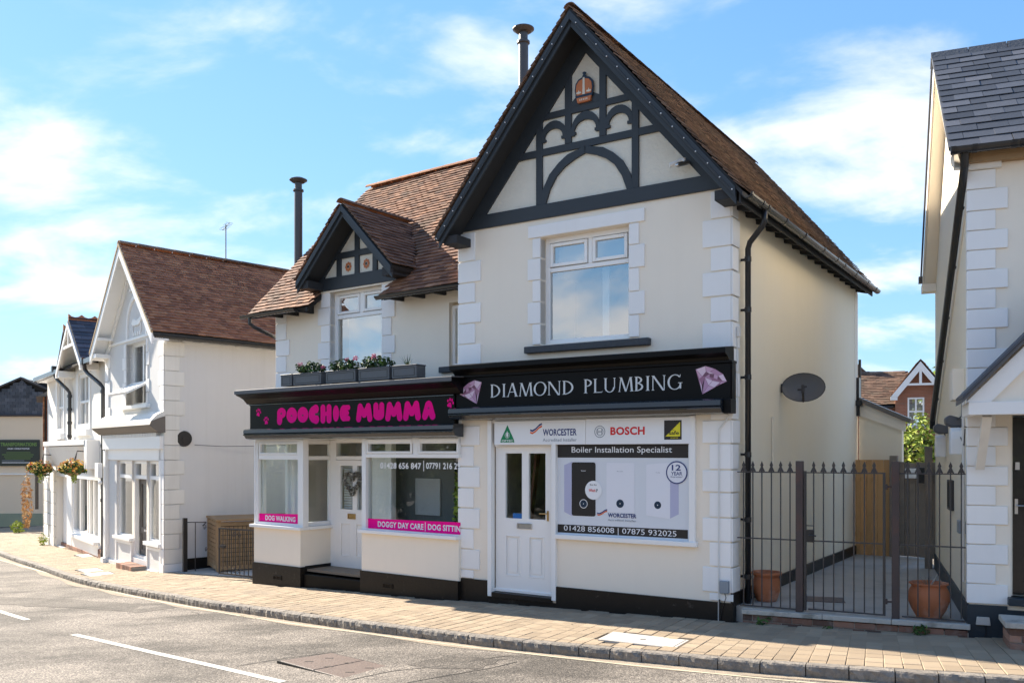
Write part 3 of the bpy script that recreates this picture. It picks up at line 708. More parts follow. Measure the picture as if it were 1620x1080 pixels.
for k in range(5): bb.box(-.055+k*.026-.006, -.055+k*.026+.006, -.034, -.0302, .02, .045)
part(bb, 'ornament', 'crown_cream', cr)
bb = MB().prism([(-.03, .335), (.03, .335), (.012, .37), (.03, .385), (.012, .40), (-.012, .40), (-.03, .385), (-.012, .37)], -.02, 0); part(bb, 'orb', 'crown_blue', cr)
# roof
def slope_slab(u0, z0, u1, z1, v0, v1, th):
    d = Vector((u1-u0, z1-z0)).normalized(); nn = Vector((-d.y, d.x))
    if nn.y > 0: nn = -nn
    return [(u0, z0), (u1, z1), (u1+nn.x*th*0, z1-th/abs(d.x)), (u0, z0-th/abs(d.x))]
def gable_roof(B_, fr, ua, za, ul, ur, sl, v0, v1, mat, n_ind=(300, 300), **kw):
    """ridge at ua,za; runs down to ul and ur; deck 4 cm thick"""
    roof = part(MB().prism([(ua, za), (ur, za-(ur-ua)*sl), (ur, za-(ur-ua)*sl-.06), (ua, za-.07), (ul, za-(ua-ul)*sl-.06), (ul, za-(ua-ul)*sl)], v0, v1), 'roof', 'timber_soffit', B_)
    h = math.sqrt(1+sl*sl)
    tiles(roof, fr, (ur, v0-.03, za-(ur-ua)*sl), (0, 1, 0), (-1/h, 0, sl/h), v1-v0+.05, (ur-ua)*h, mat, n_ind=n_ind[1], **kw)
    tiles(roof, fr, (ul, v0-.03, za-(ua-ul)*sl), (0, 1, 0), (1/h, 0, sl/h), v1-v0+.05, (ua-ul)*h, mat, n_ind=n_ind[0], **kw)
    return roof
Droof = gable_roof(D, FD, -2.09, 7.75, -4.30, .18, 1.2, -.43, 7.0, 'clay_tile_dark', (120, 300))
def ridge(roof, ua, z, v0, v1, mat='clay_ridge', L_=.45, r=.10, axis='y', c=0, name='ridge_tile'):
    s_ = v0
    while s_ < v1-.05:
        e = min(s_+L_-.012, v1); pts = []
        for q, rr_ in ((s_, r), (e, r*.96)):
            for k in range(7):
                a = math.pi*(k/6)*.86+math.pi*.07
                x, zz = rr_*math.cos(a)*1.05, rr_*math.sin(a)*.85-.03
                pts.append((x, q, zz))
        bb = MB(); bb.add([(x, y, zz) for x, y, zz in pts]+[(x*.86, y, zz*.86-.008) for x, y, zz in pts], [[k, k+1, 7+k+1, 7+k] for k in range(6)]+[[14+k, 14+k+1, 21+k+1, 21+k] for k in range(6)]+[[k, k+1, 14+k+1, 14+k] for k in range(6)]+[[7+k, 7+k+1, 21+k+1, 21+k] for k in range(6)])
        if axis == 'y': bb.v = [(ua+x, y, z+zz) for x, y, zz in bb.v]
        else: bb.v = [(y, c+x, z+zz) for x, y, zz in bb.v]
        part(bb, name, mat, roof); s_ += L_
ridge(Droof, -2.09, 7.77, -.45, 7.0, 'clay_tile_dark', .33, .085)
# bargeboards, two layers
for sg, ue in ((-1, -4.24), (1, .10)):
    for (v0, v1, a, w_, nm) in ((-.45, -.415, .035, .08, 'bargeboard'), (-.413, -.38, .06, .12, 'bargeboard')):
        ze = lambda u, k: 7.75-abs(u+2.09)*1.2-k
        part(MB().strip([(-2.09, ze(-2.09, a)), (ue, ze(ue, a))], [(-2.09, ze(-2.09, a+w_*1.5)), (ue, ze(ue, a+w_*1.5))], v0, v1), nm, 'anthracite', Droof, bevel=.004)
    # soffit under the overhang
    part(MB().strip([(-2.09, ze(-2.09, .075)), (ue, ze(ue, .075))], [(-2.09, ze(-2.09, .11)), (ue, ze(ue, .11))], -.38, -.002), 'soffit_board', 'timber_soffit', Droof)
    part(MB().box(min(ue-sg*.28, ue-sg*.05), max(ue-sg*.28, ue-sg*.05), -.36, -.0, 4.98, 5.10), 'eaves_box', 'timber_soffit', Droof, bevel=.004)
# rafter ends and gutter on the alley side
for k in range(17):
    v = .12+k*.41
    part(MB().prism([(UR-.01, 5.10), (UR-.01, 4.98), (.08, 4.93), (.13, 4.97), (.13, 5.00)], v, v+.06), 'rafter_end', 'timber_soffit', Droof)
part(MB().box(.13, .15, -.4, 6.9, 4.90, 5.02), 'fascia_board', 'timber_soffit', Droof)
gut = MB()
def halfround(bb, u, z, r, v0, v1, t=.004, n=8):
    A = [(u+r*math.cos(math.pi+math.pi*k/n), z+r*math.sin(math.pi+math.pi*k/n)) for k in range(n+1)]
    B2 = [(u+(r-t)*math.cos(math.pi+math.pi*k/n), z+(r-t)*math.sin(math.pi+math.pi*k/n)) for k in range(n+1)]
    return bb.strip(A, B2, v0, v1)
g = part(halfround(MB(), .225, 5.0, .058, -.42, 6.95), 'gutter', 'gutter_black', Droof, smooth=False)
for v in (-.40, .05, .25, 1.0, 1.9, 2.9, 3.7, 4.2, 5.0, 5.9, 6.6):
    part(halfround(MB(), .225, 5.005, .066, v, v+.05, .012), 'gutter_bracket', 'plastic_black', g)
# quoins
def quoins(B_, L_, c_in, c_out, v=-.022, th=.028, mat='quoin_white', side=None):
    """L_ = [(z0, z1, width)]; c_in corner u, c_out = +1 blocks run to +u"""
    for z0, z1, w_ in L_:
        bb = MB().box(min(c_in, c_in+c_out*w_), max(c_in, c_in+c_out*w_), v, v+th, z0+.009, z1-.009)
        part(bb, 'quoin_block', mat, B_, bevel=.007)
        if side is not None:
            sx = c_in-c_out*.0; d = side
            part(MB().box(sx-c_out*.003, sx+(-c_out)*.024, v, d(w_), z0+.009, z1-.009), 'quoin_block', mat, B_, bevel=.007)
N_, W_ = .285, .38
LU = [(4.785, 5.20, .30), (4.475, 4.785, .40), (4.18, 4.475, .30), (3.887, 4.18, .40), (3.59, 3.887, .30), (3.29, 3.59, .40)]
LL = [(2.12, 2.41, .38), (1.82, 2.12, .275), (1.515, 1.82, .38), (1.224, 1.515, .275), (.925, 1.224, .38), (.632, .925, .275), (.336, .632, .38), (.205, .336, .275)]
quoins(D, LU+LL, UL-.003, 1)
RU = [(4.86, 5.20, .255), (4.515, 4.86, .36), (4.22, 4.515, .255), (3.915, 4.22, .36), (3.605, 3.915, .255), (3.29, 3.605, .36), (3.0, 3.29, .255), (2.70, 3.0, .36), (2.42, 2.70, .255)]
RL = [(2.13, 2.42, .36), (1.815, 2.13, .27), (1.54, 1.815, .36), (1.235, 1.54, .27), (.94, 1.235, .36), (.64, .94, .27), (.325, .64, .36), (.22, .325, .27)]
quoins(D, RU+RL, UR, -1, side=lambda w_: .24 if w_ > .3 else .19)
# plinth
bb = MB().box(UL-.005, -3.652, -.035, 0.0, -.3, .205).box(-2.529, UR+.03, -.035, 0.0, -.3, .212).box(-3.652, -2.529, -.03, 0, -.3, -.015)
part(bb, 'plinth', 'black_plinth', D); part(MB().box(UR-.01, UR+.03, .0, 6.8, -.3, .33), 'plinth', 'black_plinth', D)
# upstairs window
part(MB().box(-2.985, -1.234, -.025, .03, 4.975, 5.14), 'lintel', 'quoin_white', D, bevel=.006)
for z0, z1, wd in ((4.69, 4.965, 0), (4.39, 4.69, 1), (4.09, 4.39, 0), (3.79, 4.09, 1), (3.50, 3.79, 0)):
    part(MB().box(-2.995 if wd else -2.915, -2.79, -.022, .12, z0+.006, z1-.006), 'quoin_block', 'quoin_white', D, bevel=.005)
    part(MB().box(-1.452, -1.234 if wd else -1.312, -.022, .12, z0+.006, z1-.006), 'quoin_block', 'quoin_white', D, bevel=.005)
part(MB().box(-3.013, -1.151, -.09, .12, 3.385, 3.478), 'window_sill', 'dark_stone', D, bevel=.01)
win = part(frame_rect(MB(), -2.788, -1.454, 3.50, 4.972, .072, .12, .19), 'window', 'upvc', D, bevel=.006)
part(MB().box(-2.716, -1.526, .122, .188, 4.50, 4.56), 'transom_bar', 'upvc', win, bevel=.005); part(MB().box(-2.12, -2.06, .121, .187, 4.56, 4.90), 'mullion', 'upvc', win, bevel=.005)
for a, c in ((-2.706, -2.13), (-2.05, -1.536)):
    part(frame_rect(MB(), a, c, 4.57, 4.89, .045, .105, .16), 'sash', 'upvc', win, bevel=.006); pane(win, a+.04, c-.04, 4.61, 4.85, .14, 'glass_upper')
pane(win, -2.716, -1.526, 3.572, 4.50, .15, 'glass_upper')
part(MB().box(-2.1, -2.0, .5, .52, 3.5, 4.9), 'curtain', 'curtain', win)
part(MB().box(-2.7, -1.5, .34, .345, 4.6, 4.9), 'blind', 'blind', win)
# shopfront joinery
sf = part(MB().box(-3.652, -3.585, -.05, .04, -.01, 2.48).box(-2.595, -2.529, -.05, .04, .02, 2.14).box(-.625, -.545, -.05, .04, .86, 2.48).box(-3.585, -.625, -.02, .08, 2.44, 2.50), 'shopfront_frame', 'white_paint', D, bevel=.005)
part(MB().box(-2.5285, -.52, -.07, .06, .862, .925), 'window_sill', 'white_paint', D, bevel=.008)
part(MB().box(-3.575, -2.6, .03, .09, 2.105, 2.16), 'door_head', 'white_paint', D)
part(MB().box(-3.575, -2.6, -.06, .2, -.02, .055), 'door_step', 'black_plinth', D, bevel=.008)
dr = part(wall(MB(), -3.575, -2.6, .062, 2.104, [(-3.41, -3.134, 1.10, 2.014), (-3.023, -2.749, 1.10, 2.014), (-3.42, -3.155, .285, .865), (-3.03, -2.765, .285, .865)], .055, .045), 'door', 'white_paint', D, bevel=.003)
for a in (-3.42, -3.03):
    part(MB().box(a, a+.265, .075, .095, .285, .865), 'door_panel', 'white_paint', dr)
    part(frame_rect(MB(), a+.0, a+.265, .285, .865, .022, .05, .075), 'panel_moulding', 'white_paint', dr, bevel=.005)
    part(MB().box(a+.06, a+.205, .062, .075, .335, .815), 'door_panel', 'white_paint', dr, bevel=.008)
for a in (-3.41, -3.023): pane(dr, a, a+.275, 1.10, 2.014, .08, 'glass_door')
part(MB().box(-3.59, -2.585, .035, .06, .058, .10), 'weather_bar', 'white_paint', dr, bevel=.006)
bb = frame_rect(MB(), -3.208, -2.964, .962, 1.038, .014, .035, .056); bb.box(-3.19, -2.98, .044, .056, .975, 1.025); part(bb, 'letter_box', 'steel', dr, bevel=.003)
bb = MB().box(-2.722, -2.696, .043, .056, 1.085, 1.225).tube([(-2.709, .05, 1.187), (-2.709, .01, 1.187), (-2.817, .005, 1.187)], .008, 8); part(bb, 'door_handle', 'brass', dr)
part(MB().poly([(-3.30, .0785, 1.10), (-3.145, .0785, 1.10), (-3.145, .0785, 1.172), (-3.30, .0785, 1.172)]), 'sticker', 'letter_label', dr)
text(dr, 'OPEN', -3.29, 1.125, .13, .028, .0775, 'white_vinyl') if False else None
# things behind the door glass
t = thing('timber_plank', 'brown plank leaning behind the left door glass of the plumbing shop', 'plank', FD.w(-3.3, .5, .05), FD.deg)
part(MB().bar((-.1, 0, 0), (.12, .05, 1.95), .16, .03), 'plank', 'box_brown', t)
t = thing('dust_sheet', 'grey sheet hanging behind the right door glass of the plumbing shop', 'sheet', FD.w(-2.85, .8, .05), FD.deg)
part(MB().strip([(-.2, 1.3), (-.05, 1.25), (.1, 1.3), (.22, 1.28)], [(-.15, 1.95), (-.02, 1.98), (.1, 1.9), (.2, 1.93)], 0, .02), 'cloth', 'interior_wall', t)
# printed window poster
po = thing('window_poster', 'boiler advert poster filling the plumbing shop window', 'poster', FD.w(0, .012, 0), FD.deg)
def flat(parent, name, mat, pts, v): return part(MB().poly([(a, v, z) for a, z in pts]), name, mat, parent)
def rect(parent, name, mat, a0, a1, z0, z1, v): return flat(parent, name, mat, [(a0, z0), (a1, z0), (a1, z1), (a0, z1)], v)
part(MB().box(-2.595, -.625, .0, .02, .925, 2.128), 'board', 'poster_grey', po)
rect(po, 'banner_panel', 'poster_black', -2.555, -.655, 1.957, 2.128, -.002); flat(po, 'banner_panel', 'poster_black', [(-2.55, .945), (-.66, .955), (-.66, 1.065), (-2.55, 1.055)], -.002)
text(po, 'Boiler Installation Specialist', -2.311, 2.0, 1.442, .102, -.0045, 'white_vinyl', .004)
text(po, '01428 856008 | 07875 932025', -2.43, .952, 1.62, .093, -.0045, 'white_vinyl', .0)
def rrect(a0, a1, z0, z1, r, n=4):
    P = []
    for cx_, cz_, s0 in ((a1-r, z1-r, 0), (a0+r, z1-r, 90), (a0+r, z0+r, 180), (a1-r, z0+r, 270)):
        for k in range(n+1): a = R_(s0+90*k/n); P.append((cx_+r*math.cos(a), cz_+r*math.sin(a)))
    return P
flat(po, 'boiler_picture', 'poster_violet', [(-2.427, 1.225), (-2.30, 1.172), (-2.30, 1.905), (-2.427, 1.855)], -.002)
flat(po, 'boiler_picture', 'poster_black', rrect(-2.311, -1.95, 1.18, 1.895, .03), -.0035)
flat(po, 'boiler_picture', 'poster_white', rrect(-1.789, -1.388, 1.246, 1.89, .02), -.002)
flat(po, 'boiler_picture', 'poster_violet', [(-.90, 1.195), (-.782, 1.255), (-.782, 1.85), (-.90, 1.88)], -.002)
flat(po, 'boiler_picture', 'poster_white', [(-1.221, 1.225), (-.895, 1.19), (-.895, 1.90), (-1.221, 1.872)], -.0035)
part(MB().ring((-2.129, 1.343), .052, .06, -.005), 'dial_rim', 'white_vinyl', po)
for c, r in (((-2.129, 1.343), .044), ((-1.591, 1.362), .054), ((-1.064, 1.36), .048)): part(MB().disc(c, r, -.0046), 'dial', 'crown_blue', po); part(MB().disc(c, .007, -.0056), 'dial_light', 'white_vinyl', po)
text(po, 'Worcester', -2.17, 1.775, .075, .016, -.005, 'white_vinyl', .01); text(po, 'Worcester', -1.64, 1.775, .09, .012, -.0035, 'logo_grey'); text(po, 'Worcester', -1.09, 1.765, .06, .012, -.005, 'logo_grey')
part(MB().disc((-1.98, 1.527), .125, -.006, 32), 'badge', 'white_vinyl', po)
text(po, 'Which', -2.05, 1.505, .10, .04, -.008, 'logo_red', .02); text(po, '?', -1.94, 1.505, .025, .04, -.008, 'poster_black', .02); text(po, 'Best Buy', -2.03, 1.585, .10, .024, -.008, 'poster_black', .01)
part(MB().disc((-.806, 1.775), .138, -.0065, 36), 'badge', 'poster_white', po); part(MB().ring((-.806, 1.775), .128, .143, -.008, 40), 'badge_rim', 'logo_navy', po)
text(po, '12', -.871, 1.80, .12, .072, -.0085, 'logo_navy', .02); text(po, 'YEAR', -.881, 1.74, .15, .045, -.0085, 'logo_navy', .012); text(po, 'Guarantee*', -.886, 1.712, .16, .02, -.0085, 'logo_navy')
def worcester(parent, u, z, w_, h_, v):
    text(parent, 'WORCESTER', u+w_*.28, z, w_*.72, h_, v, 'logo_navy', .025); text(parent, 'Accredited Installer', u+w_*.28, z-h_*.85, w_*.72, h_*.48, v, 'logo_grey')
    for k, mt in ((0, 'logo_navy'), (-.35, 'logo_orange')):
        A = [(u, z+h_*(.75+k)), (u+w_*.05, z+h_*(.62+k)), (u+w_*.12, z+h_*(.9+k)), (u+w_*.2, z+h_*(1.45+k)), (u+w_*.26, z+h_*(1.65+k))]; B2 = [(a, b_+h_*.26) for a, b_ in A]
        bb = MB()
        for i in range(4): bb.poly([(A[i][0], v, A[i][1]), (A[i+1][0], v, A[i+1][1]), (B2[i+1][0], v, B2[i+1][1]), (B2[i][0], v, B2[i][1])])
        part(bb, 'logo_wave', mt, parent)
worcester(po, -1.925, 1.18, .565, .055, -.005)
# white logo board above the shop window
lb = thing('logo_board', 'long white logo board over the plumbing shop door and window', 'sign', FD.w(0, -.04, 0), FD.deg)
part(MB().box(-3.53, -2.068, -.012, .015, 2.132, 2.462), 'panel', 'white_vinyl', lb, bevel=.003); part(MB().box(-2.063, -.602, -.012, .015, 2.132, 2.468), 'panel', 'white_vinyl', lb, bevel=.003)
v = -.014
flat(lb, 'logo_drop', 'logo_green', [(-3.424, 2.165), (-3.19, 2.165), (-3.20, 2.21), (-3.27, 2.34), (-3.306, 2.41), (-3.342, 2.34), (-3.414, 2.21)], v)
part(MB().ring((-3.307, 2.265), .036, .041, v-.002, 20).ring((-3.307, 2.265), .02, .024, v-.002, 20), 'logo_mark', 'white_vinyl', lb)
flat(lb, 'logo_mark', 'white_vinyl', [(-3.307, 2.225), (-3.29, 2.27), (-3.307, 2.33), (-3.324, 2.27)], v-.003)
text(lb, 'OFTEC', -3.40, 2.172, .19, .032, v-.003, 'white_vinyl', .02)
worcester(lb, -2.93, 2.252, .73, .092, v)
text(lb, 'BOSCH', -1.70, 2.25, .486, .105, v, 'logo_red', .035)
part(MB().ring((-1.854, 2.297), .070, .079, v, 36).ring((-1.854, 2.297), .045, .052, v, 30), 'logo_ring', 'logo_grey', lb)
bb = MB(); bb.poly([(-1.885, v-.001, 2.292), (-1.823, v-.001, 2.292), (-1.823, v-.001, 2.302), (-1.885, v-.001, 2.302)])
for a in (-1.888, -1.828): bb.poly([(a, v-.002, 2.262), (a+.008, v-.002, 2.262), (a+.008, v-.002, 2.332), (a, v-.002, 2.332)])
part(bb, 'logo_mark', 'logo_grey', lb)
rect(lb, 'logo_square', 'poster_black', -.949, -.716, 2.185, 2.426, v); flat(lb, 'logo_triangle', 'logo_yellow', [(-.93, 2.225), (-.735, 2.225), (-.735, 2.405)], v-.002)
text(lb, 'safe', -.885, 2.245, .135, .05, v-.004, 'poster_black', .015); text(lb, 'GAS', -.85, 2.298, .04, .012, v-.004, 'poster_black'); text(lb, 'REGISTER', -.86, 2.2, .10, .014, v-.004, 'logo_yellow', .01)
# fascia sign
fs_ = thing('shop_sign', 'black fascia sign lettered in silver between two pink diamonds', 'sign', FD.w(0, 0, 0), FD.deg)
part(MB().box(-4.16, -.045, -.13, .0, 2.50, 3.12), 'backing_box', 'black_gloss', fs_)
part(MB().box(-4.125, -.06, -.148, -.131, 2.665, 3.085), 'face', 'sign_vinyl', fs_)
def moulding(prof, u0, u1, name, mat, parent, **k): return part(MB().prism(prof, u0, u1, 'x'), name, mat, parent, **k)
moulding([(0, 3.30), (-.28, 3.27), (-.30, 3.255), (-.30, 3.20), (-.26, 3.185), (-.20, 3.16), (-.17, 3.12), (0, 3.12)], -4.14, -.07, 'cornice', 'black_gloss', fs_)
moulding([(-.15, 3.125), (-.175, 3.12), (-.175, 3.095), (-.15, 3.09), (0, 3.09), (0, 3.118)], -4.17, -.035, 'bead', 'black_gloss', fs_)
moulding([(-.13, 2.67), (-.24, 2.665), (-.285, 2.645), (-.29, 2.585), (-.275, 2.575), (-.29, 2.565), (-.29, 2.555), (-.27, 2.545), (-.235, 2.50), (-.13, 2.485), (0, 2.485), (0, 2.66)], -4.17, -.135, 'blind_box', 'moulding_gloss', fs_)
part(MB().box(-.134, -.04, -.2, 0, 2.49, 2.66), 'end_bracket', 'black_gloss', fs_, bevel=.01)
# serif capitals from thick and thin strokes
def serif(ch, x, bb, h, s, v):
    T_, t_ = .125*h, .05*h; sf_ = .075*h; k = [v]
    def q(pts): k[0] -= .0004; bb.poly([(x+a*s, k[0], z) for a, z in pts])
    def stem(a, w_, z0=0, z1=h, ser=(1, 1)):
        q([(a, z0), (a+w_, z0), (a+w_, z1), (a, z1)])
        for e, zz, d in ((ser[0], z0, 1), (ser[1], z1, -1)):
            if e: q([(a-sf_, zz), (a+w_+sf_, zz), (a+w_+sf_*.2, zz+d*.045*h), (a-sf_*.2, zz+d*.045*h)])
    def bowl(cx_, cz_, rx, rz, a0, a1, thick=T_, thin=t_, n=18):
        A = [];
        for i in range(n+1):
            a = R_(a0+(a1-a0)*i/n); w_ = thin+(thick-thin)*abs(math.cos(a))**1.5
            A.append(((cx_+rx*math.cos(a), cz_+rz*math.sin(a)), (cx_+(rx-w_)*math.cos(a), cz_+(rz-w_)*math.sin(a))))
        for i in range(n): q([A[i][0], A[i+1][0], A[i+1][1], A[i][1]])
    def diag(a0, z0, a1, z1, w_): q([(a0, z0), (a0+w_, z0), (a1+w_, z1), (a1, z1)])
    if ch == 'D': stem(.05*h, T_); bowl(.12*h, h*.5, .62*h, .5*h, -90, 90); return .80*h
    if ch == 'I': stem(.08*h, T_); return .30*h
    if ch == 'A': diag(.04*h, 0, .36*h, h*1.03, t_*1.2); diag(.62*h, 0, .34*h, h*1.03, T_*1.1); q([(.18*h, .33*h), (.6*h, .33*h), (.58*h, .38*h), (.2*h, .38*h)]); q([(-.04*h, 0), (.16*h, 0), (.13*h, .04*h), (0, .04*h)]); q([(.54*h, 0), (.84*h, 0), (.78*h, .045*h), (.60*h, .045*h)]); return .80*h
    if ch == 'M': diag(.06*h, 0, .16*h, h, t_*1.2); diag(.46*h, 0, .14*h, h, T_); diag(.50*h, 0, .78*h, h, t_*1.2); diag(.86*h, 0, .78*h, h, T_); q([(0, 0), (.18*h, 0), (.14*h, .04*h), (.04*h, .04*h)]); q([(.78*h, 0), (1.06*h, 0), (1.0*h, .045*h), (.84*h, .045*h)]); q([(.06*h, h), (.24*h, h), (.22*h, h*.955), (.14*h, h*.955)]); q([(.76*h, h), (.98*h, h), (.90*h, h*.955), (.80*h, h*.955)]); return 1.04*h
    if ch == 'O': bowl(.44*h, .5*h, .45*h, .52*h, 0, 360, T_*1.05, t_, 30); return .88*h
    if ch == 'N': stem(.08*h, t_*1.2); diag(.72*h, -.03*h, .06*h, h, T_*1.1); stem(.80*h, t_*1.2, 0, h, (0, 1)); return .98*h
    if ch == 'P': stem(.05*h, T_); bowl(.14*h, .73*h, .42*h, .27*h, -90, 90); return .60*h
    if ch == 'L': stem(.05*h, T_); q([(.05*h, 0), (.58*h, 0), (.62*h, .17*h), (.56*h, .05*h), (.1*h, .05*h)]); return .62*h
    if ch == 'U': stem(.08*h, T_*.95, .3*h, h, (0, 1)); stem(.72*h, t_*1.2, .3*h, h, (0, 1)); bowl(.43*h, .34*h, .35*h, .36*h, 180, 360, T_*.9, t_*1.1); return .92*h
    if ch == 'B': stem(.05*h, T_); bowl(.14*h, .765*h, .36*h, .235*h, -90, 90); bowl(.14*h, .285*h, .44*h, .285*h, -90, 90); return .64*h
    if ch == 'G': bowl(.46*h, .5*h, .46*h, .52*h, 48, 330, T_*1.05, t_, 26); q([(.76*h, 0.05*h), (.86*h, .05*h), (.86*h, .42*h), (.76*h, .42*h)]); q([(.66*h, .42*h), (.95*h, .42*h), (.93*h, .46*h), (.68*h, .46*h)]); q([(.76*h, .80*h), (.80*h, .80*h), (.82*h, 1.0*h), (.79*h, 1.0*h)]); return .95*h
    return .42*h
bb = MB(); hh = .182; scale = 1.0
def serif_line(txt, u0, u1, z, h, v):
    tmp = MB(); w_ = sum(serif(c, 0, tmp, h, 1, v)+.065*h for c in txt)
    s_ = (u1-u0)/w_; bb = MB(); x = u0
    for c in txt:
        a = serif(c, x, bb, h, s_, v); x += (a+.065*h)*s_
    bb.v = [(a, b_, z+c) for a, b_, c in bb.v]; return bb
part(serif_line('DIAMOND', -3.525, -2.165, 2.795, .182, -.150), 'lettering', 'letter_silver', fs_, fix=False)
part(serif_line('PLUMBING', -2.035, -.645, 2.800, .182, -.150), 'lettering', 'letter_silver', fs_, fix=False)
# diamond pictures
GEM = ['gem_rose', 'gem_plum', 'gem_pale', 'gem_wine', 'gem_mauve', 'gem_dark']
def gem(u0, u1, z0, z1, v, mirror):
    g = part(MB().poly([(u0+(u1-u0)*((1-a) if mirror else a), v+.0005, z0+(z1-z0)*b_) for a, b_ in [(0, .9), (.32, 1), (.62, .88), (.88, .68), (1, .42), (.78, .32), (.22, 0)]]), 'diamond_picture', 'gem_plum', fs_)
    Fc = [([(0, .9), (.32, 1), (.34, .80), (.22, .63)], 2), ([(.32, 1), (.62, .88), (.46, .78), (.34, .80)], 0), ([(.62, .88), (.88, .68), (.72, .64), (.46, .78)], 4), ([(.88, .68), (1, .42), (.86, .44), (.72, .64)], 2), ([(0, .9), (.22, .63), (.12, .55)], 0), ([(.12, .55), (.22, .63), (.2, .3)], 1),
          ([(.22, 0), (.2, .3), (.12, .55)], 2), ([(.22, 0), (.3, .6), (.2, .3)], 5), ([(.22, 0), (.30, .6), (.42, .3)], 4), ([(.3, .6), (.55, .47), (.42, .3)], 2), ([(.22, 0), (.42, .3), (.60, .22)], 0), ([(.42, .3), (.55, .47), (.80, .40), (.6, .22)], 2), ([(.78, .32), (.60, .22), (.8, .40)], 1), ([(.8, .4), (1, .42), (.78, .32)], 0),
          ([(.22, .63), (.34, .80), (.46, .72), (.32, .62)], 3), ([(.34, .80), (.46, .78), (.6, .7), (.46, .72)], 2), ([(.46, .72), (.6, .7), (.58, .56), (.45, .6)], 3), ([(.6, .7), (.72, .64), (.70, .5), (.58, .56)], 0), ([(.72, .64), (.86, .44), (.70, .5)], 3), ([(.32, .62), (.46, .72), (.45, .6), (.55, .47), (.3, .6)], 4), ([(.45, .6), (.58, .56), (.70, .5), (.8, .4), (.55, .47)], 1)]
    for pts, mi in Fc:
        k = .93; cx_ = sum(p[0] for p in pts)/len(pts); cz_ = sum(p[1] for p in pts)/len(pts)
        pts = [(cx_+(a-cx_)*k, cz_+(b_-cz_)*k) for a, b_ in pts]
        part(MB().poly([(u0+(u1-u0)*((1-a) if mirror else a), v-.001, z0+(z1-z0)*b_) for a, b_ in pts]), 'facet', GEM[mi], g)
gem(-4.063, -3.678, 2.712, 3.052, -.150, True); gem(-.495, -.104, 2.728, 3.068, -.150, False)
# downpipe, dish, boxes and cables on the corner
t = thing('drainpipe', 'black downpipe on the alley corner of the plumbing shop', 'drainpipe', FD.w(UR+.06, .34, 0), FD.deg)
bb = MB().tube([(.265, -.10, 4.95), (.265, -.10, 4.82), (.235, -.09, 4.76), (.06, -.02, 4.60), (.03, 0, 4.53), (.03, 0, .12)], .036, 10); part(bb, 'pipe', 'plastic_black', t, smooth=True)
for z in (4.40, 3.78, 2.95, 2.0, 1.2, .5): part(MB().tube([(.03, 0, z-.03), (.03, 0, z+.03)], .043, 10).box(-.06, .03, -.01, .01, z-.015, z+.015), 'pipe_bracket', 'plastic_black', t)
t = thing('satellite_dish', 'dark grey oval satellite dish on the cream alley wall', 'satellite dish', FD.w(UR, 2.05, 2.88), FD.deg)
c = Vector((.30, .0, .04)); nrm = Vector((.25, -1.0, .25)).normalized(); xx = Vector((0, 0, 1)).cross(nrm).normalized(); yy = nrm.cross(xx)
bb = MB(); rings = []
for i in range(6):
    q = i/5; rings.append([c+xx*(.285*q*math.cos(2*math.pi*k/28))+yy*(.205*q*math.sin(2*math.pi*k/28))+nrm*(-.06+.07*q*q) for k in range(28)])
for i in range(5):
    for k in range(28): bb.poly([rings[i][k], rings[i][(k+1) % 28], rings[i+1][(k+1) % 28], rings[i+1][k]])
mk('dish_grey', (.12, .12, .12), .5, .4, var=.08, vscale=4); part(bb, 'reflector', 'dish_grey', t, smooth=True, fix=False)
part(MB().tube([rings[5][k] for k in range(28)]+[rings[5][0]], .006, 5, False), 'rim', 'steel' if False else 'iron', t)
part(MB().tube([(0, .02, .04), (.12, .03, .04), (.28, .08, .02)], .016, 8).box(-.0, .02, -.03, .07, -.02, .10), 'wall_bracket', 'iron', t)
tip = c+nrm*.30-yy*.12
part(MB().tube([c-yy*.20, tip], .016, 6).tube([tip-yy*.05, tip+yy*.06], .022, 8).tube([tip, tip-xx*.07], .018, 8).tube([tip+yy*.03, tip+xx*.05+yy*.04], .014, 8), 'receiver_arm', 'iron', t)
t = thing('cable_trunking', 'thin white conduit running up the plumbing shop front by the corner', 'conduit', FD.w(-.245, -.03, 0), FD.deg)
part(MB().tube([(0, -.012, -.03), (0, -.012, 2.22), (.0, -.012, 2.30), (.10, -.012, 2.42), (.16, -.012, 2.55)], .009, 6), 'conduit', 'cable_white', t)
part(MB().tube([(.01, -.014, -.05), (.01, -.014, .25)], .012, 6), 'conduit_foot', 'iron', t)
t = thing('junction_box', 'small grey cable box low on the plumbing shop corner', 'junction box', FD.w(-.17, -.022, .33), FD.deg)
part(MB().box(-.055, .055, -.05, 0, 0, .15), 'box', 'grey_box', t, bevel=.006); part(MB().tube([(0, -.02, 0), (.02, -.03, -.05), (-.03, -.03, -.2), (-.06, -.03, -.36)], .005, 5), 'cable', 'plastic_black', t)
t = thing('alarm_cable', 'thin white cable and clips on the side quoins of the plumbing shop', 'cable', FD.w(UR+.03, .12, 2.45), FD.deg)
part(MB().tube([(0, 0, 0), (0, .01, .3), (0, -.01, .6), (0, 0, .98)], .006, 5), 'cable', 'cable_white', t); part(MB().box(-.0, .03, -.03, .05, .98, 1.10), 'clip_box', 'cable_white', t)
t = thing('wall_vent_strip', 'narrow cream strip fixed flat to the alley wall', 'wall strip', FD.w(UR, 1.66, 1.81), FD.deg); part(MB().box(0, .03, -.07, .07, 0, .70), 'strip', 'cream_side', t)
t = thing('security_camera', 'pair of white bullet cameras beside the right slope of the timbered gable', 'camera', FD.w(-.72, -.04, 5.60), FD.deg)
